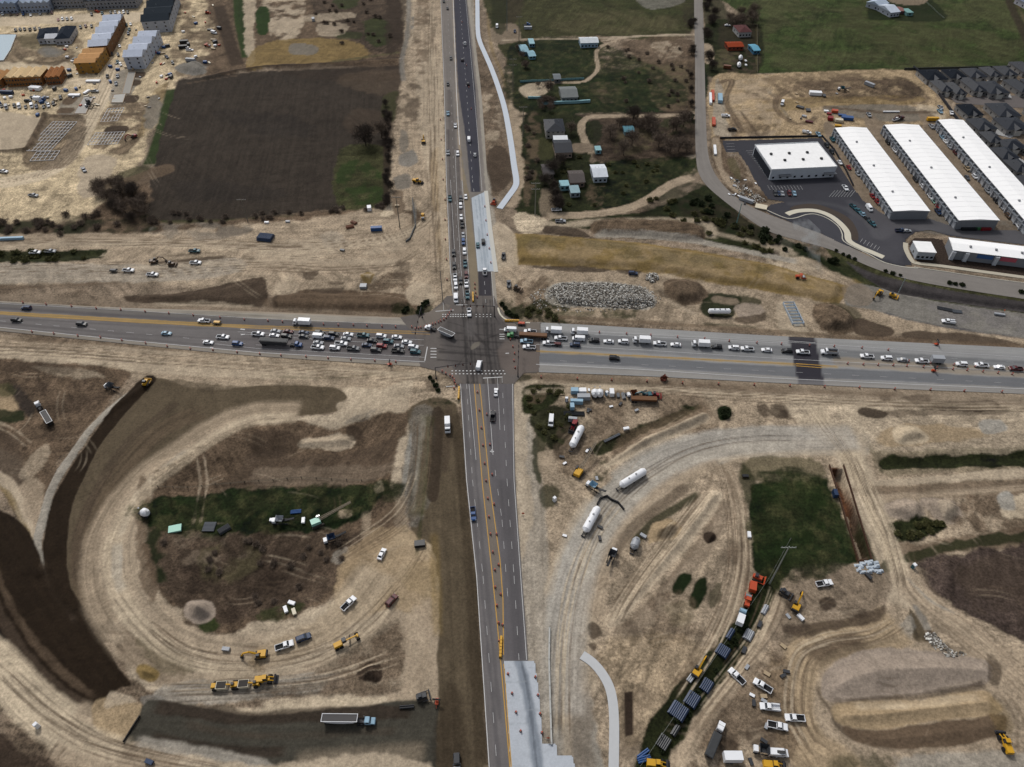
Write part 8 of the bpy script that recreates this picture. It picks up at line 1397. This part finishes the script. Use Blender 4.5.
def plants(kind, spots, label, group=None, sc=1.0, seed=1):
    g = random.Random(seed)
    for px, py, *k in spots:
        s_ = sc*(k[0] if k else g.uniform(.8, 1.2)); x, y = G(px, py); t = empty(NMT[kind], (x, y, zat(x, y)-.1), g.random()*6.28); t.scale = (s_, s_, s_*g.uniform(.85, 1.1)); tag(t, label, 'tree' if kind in ('bare', 'dark') else 'shrub', (group or label) if len(spots) > 1 else None)
        c_, tr = TR[kind, g.randrange(3)]; link(bpy.data.objects.new('crown', c_), t); link(bpy.data.objects.new('trunk', tr), t)
def spread(n, poly, seed):
    g = random.Random(seed); q = pts(poly); xs = [a[0] for a in q]; ys = [a[1] for a in q]; out = []
    while len(out) < n:
        x = g.uniform(min(xs), max(xs)); y = g.uniform(min(ys), max(ys)); c = False
        for i in range(len(q)):
            (ax, ay), (bx, by) = q[i], q[(i+1) % len(q)]
            if (ay > y) != (by > y) and x < (bx-ax)*(y-ay)/(by-ay)+ax: c = not c
        if c: out.append((x, y))
    return out
plants('dark', [(366,146,1.5)], 'large dark bare tree at the edge of the ploughed field'); plants('bare', [(382,138,1.3)], 'pale bare tree between the dark tree and the field edge'); plants('bare', spread(13, '62 196 120 182 150 186 150 218 70 212', 2), 'bare tree in the thicket below the housing site', sc=.9); plants('dark', spread(7, '104 192 148 190 150 226 110 226', 3), 'dark bare tree at the lower corner of the ploughed field', sc=.8)
plants('bare', spread(16, '604 124 690 126 694 156 612 158', 4), 'bare tree in the brown orchard by the local road', sc=1.05); plants('dark', spread(7, '545 160 562 166 560 212 544 206', 5), 'dark bare tree beside the farm drive', sc=.9); plants('bare', [(548,94,1.1)], 'bare tree beside the grey roofed farmhouse'); plants('bare', [(571,134,.9)], 'bare tree right of the dark farmhouse'); plants('bush', [(689,119,1.8)], 'round dark bush at the local road drive'); plants('dark', [(633,121,1.1)], 'dark bare tree over the teal shed')
plants('bare', spread(9, '722 14 760 12 758 26 724 30', 6), 'bare tree round the red brown roofed house', sc=1.1); plants('dark', spread(16, '705 -8 716 0 716 74 706 70', 7), 'dark bare tree lining the local road', sc=.7); plants('dark', spread(8, '690 0 694 0 694 110 690 110', 8), 'dark bare tree on the west verge of the local road', sc=.6)
plants('bush', [(836,251),(843,254.5),(848.5,257),(854.5,259.3),(885.5,271.5),(892.6,273.8),(900,275.7),(949,283.5),(955,284.5),(962,285.5),(1021,292.5)], 'small dark shrub along the kerb of the local road', sc=.6); plants('bush', spread(26, '700 190 730 216 800 244 850 268 770 248 690 206', 9), 'dark green shrub on the slope below the local road', sc=.9)
plants('olive', spread(30, '642 200 690 196 740 226 800 252 770 254 700 232', 10), 'olive shrub on the slope above the embankment', sc=.9); plants('dry', spread(30, '-20 226 60 214 150 216 150 228 60 236 -20 236', 12), 'dry shrub in the weedy strip below the housing site'); plants('olive', spread(18, '0 252 100 250 100 259 0 264', 13), 'olive shrub in the grass strip along the haul road', sc=.8)
plants('bush', [(404,312),(407,309),(421,309),(424,305),(427,303),(420,313)], 'dark shrub at the north-west corner of the crossing', sc=.8); plants('bush', [(502,305),(505,309),(508,314),(511,316),(516,317)], 'dark shrub at the north-east corner of the crossing', sc=.8); plants('bush', [(430,378),(433,382),(436,386),(438,391)], 'dark shrub at the south-west corner of the crossing', sc=.6); plants('red', [(664,379.5,.9)], 'rusty red shrub on the southern verge of the eastern road')
plants('olive', spread(22, '524 388 562 386 574 418 552 446 536 430', 14), 'olive shrub on the rough grass east of the south road', sc=.6); plants('dry', spread(24, '160 540 330 532 360 548 300 606 190 600', 15), 'dry weed shrub in the hollow of the ring road', sc=.6); plants('bush', [(723,413),(727,412),(725,416)], 'dark shrub in the round green patch', sc=.9); plants('bush', spread(16, '780 566 740 640 660 760 652 756 720 656 766 572', 16), 'green shrub in the diagonal ditch', sc=.45)
plants('olive', spread(16, '890 520 944 520 940 536 896 538', 17), 'olive shrub in the green hollow by the haul road', sc=.6); plants('olive', spread(14, '520 306 550 306 560 320 522 320', 18), 'olive shrub beside the concrete rubble', sc=.7); plants('dry', spread(22, '306 0 396 0 398 44 330 44', 19), 'dry shrub in the rough brown ground north of the field', sc=.9); plants('dry', spread(12, '526 120 540 120 536 200 526 204', 20), 'dry shrub along the fence of the farmsteads', sc=.8)
plants('dark', spread(16, '385 104 391 104 391 206 385 206', 31), 'dark bare tree on the east edge of the ploughed field', sc=.5); plants('dry', spread(34, '150 212 240 216 388 203 388 209 240 223 150 224', 32), 'dry shrub along the bottom edge of the ploughed field', sc=.8)
plants('bare', spread(14, '515 44 560 118 600 118 540 112', 33), 'small bare tree around the farm lawns', sc=.6); plants('dry', spread(26, '600 44 690 44 692 108 604 104', 34), 'dry shrub on the rough farm ground', sc=.8); plants('olive', spread(20, '556 150 600 162 690 160 600 208 560 206', 35), 'olive shrub round the lower farm lawns', sc=.7)
# concrete rubble heap: uncountable
def rubble(name, poly, n, s0, s1, label, seed, zz=0):
    g = random.Random(seed); vs = []; fs = []; tn = []
    for x_, y_ in spread(n, poly, seed):
        x, y = G(x_, y_); z = zat(x, y)+zz*g.random(); s_ = g.uniform(s0, s1); a = g.random()*3; k = len(vs); ca, sa = math.cos(a)*s_, math.sin(a)*s_; h = s_*g.uniform(.3, .9); tl = g.uniform(-.3, .3)
        for dz, f in ((-.2, 1), (h, .75)):
            for dx, dy in ((-1,-.6),(1,-.6),(1,.6),(-1,.6)): vs.append((x+(dx*ca-dy*sa)*f, y+(dx*sa+dy*ca)*f, z+dz+dx*tl*s_))
        fs += [(k+4,k+5,k+6,k+7),(k,k+1,k+5,k+4),(k+1,k+2,k+6,k+5),(k+2,k+3,k+7,k+6),(k+3,k,k+4,k+7)]; c = alb(g.choice([(214,212,206),(190,187,180),(168,164,156),(150,144,136),(126,119,110),(96,90,82)])); tn += [c+(1,)]*8
    me = bpy.data.meshes.new(name); me.from_pydata(vs, [], fs); ca_ = me.color_attributes.new('tone', 'FLOAT_COLOR', 'POINT'); ca_.data.foreach_set('color', np.array(tn, np.float32).ravel()); me.materials.append(MATS['earth']); me.update(); tag(link(bpy.data.objects.new(name, me)), label, None, None, 'stuff')
rubble('rubble', '549 291 560 284 600 284 640 287 654 297 653 305 640 309 600 307 560 304', 5200, .12, .55, 'heap of broken grey concrete north of the eastern road', 3, .3); rubble('rubble', '647 275 656 274 659 279 652 283 646 280', 120, .3, .8, 'small round heap of grey stones', 4, .8); rubble('rubble', '526 294 548 286 640 284 662 296 658 308 600 312 540 312', 900, .12, .45, 'loose grey concrete lumps beside the rubble heap', 5)
rubble('stones', '728 176 744 184 766 200 756 206 740 196', 260, .2, .6, 'loose stones and spoil beside the shop car park', 6); rubble('stones', '924 634 934 632 952 650 968 654 950 658 934 648', 200, .15, .5, 'loose stones round the damp hollow', 7)
# drifting dust
def plume(path_, radii, dens):
    bm = bmesh.new(); rings = []
    for (px, py, z), r in zip(path_, radii):
        x, y = G(px, py, z); ring = []
        for k in range(14):
            t = 2*math.pi*k/14; j = 1+.2*math.sin(3*t+z); ring.append(bm.verts.new((x+math.cos(t)*r*j, y+math.sin(t)*r*.8*j, z)))
        rings.append(ring)
    for a, b in zip(rings[:-1], rings[1:]):
        for k in range(14): bm.faces.new((a[k], a[(k+1) % 14], b[(k+1) % 14], b[k]))
    bm.faces.new(rings[0][::-1]); bm.faces.new(rings[-1]); me = bpy.data.meshes.new('dust_plume'); bm.to_mesh(me); m = bpy.data.materials.new('dust'); m.use_nodes = True; nt = m.node_tree; nt.nodes.clear()
    o_ = nt.nodes.new('ShaderNodeOutputMaterial'); p_ = nt.nodes.new('ShaderNodeVolumePrincipled'); p_.inputs['Color'].default_value = (.80,.84,.86,1); tc = nt.nodes.new('ShaderNodeTexCoord'); nz = nt.nodes.new('ShaderNodeTexNoise'); nz.inputs['Scale'].default_value = .22; nz.inputs['Detail'].default_value = 4
    mr = nt.nodes.new('ShaderNodeMapRange'); mr.inputs['From Min'].default_value = .42; mr.inputs['From Max'].default_value = .75; mr.inputs['To Min'].default_value = 0; mr.inputs['To Max'].default_value = dens
    nt.links.new(tc.outputs['Object'], nz.inputs['Vector']); nt.links.new(nz.outputs['Fac'], mr.inputs['Value']); nt.links.new(mr.outputs['Result'], p_.inputs['Density']); nt.links.new(p_.outputs['Volume'], o_.inputs['Volume']); me.materials.append(m)
    tag(link(bpy.data.objects.new('dust_plume', me)), 'thin pale dust drifting up from the embankment', None, None, 'stuff')
plume([(824,277,.4),(820,270,2),(815,258,5),(811,244,9),(808,232,13),(803,222,17)], [.6,1.5,3.0,4.6,6.5,5.0], .16)
# ================================================================== daylight, thin overcast
SUN_EL, SUN_AZ = R(48), R(335)      # azimuth clockwise from north
w = bpy.data.worlds.new('World'); scene.world = w; w.use_nodes = True
nt = w.node_tree; bg = nt.nodes['Background']; sky = nt.nodes.new('ShaderNodeTexSky'); sky.sky_type = 'NISHITA'; sky.sun_disc = False
sky.sun_elevation = SUN_EL; sky.sun_rotation = SUN_AZ; sky.air_density = 1.0; sky.dust_density = 3.5; sky.ozone_density = 1.0
hs = nt.nodes.new('ShaderNodeHueSaturation'); hs.inputs['Saturation'].default_value = .35
nt.links.new(sky.outputs['Color'], hs.inputs['Color']); nt.links.new(hs.outputs['Color'], bg.inputs['Color']); bg.inputs['Strength'].default_value = .09
sl = bpy.data.lights.new('sun', 'SUN'); so = link(bpy.data.objects.new('sun', sl)); sl.energy = 1.5; sl.angle = R(10); sl.color = (1, .965, .91)
so.rotation_euler = (R(90) - SUN_EL, 0, math.pi - SUN_AZ); so.location = (0, 0, 300)
v = scene.view_settings; v.view_transform = 'Standard'; v.look = 'None'; v.gamma = 1; v.exposure = .37; v.use_curve_mapping = False
scene.render.engine = 'CYCLES'
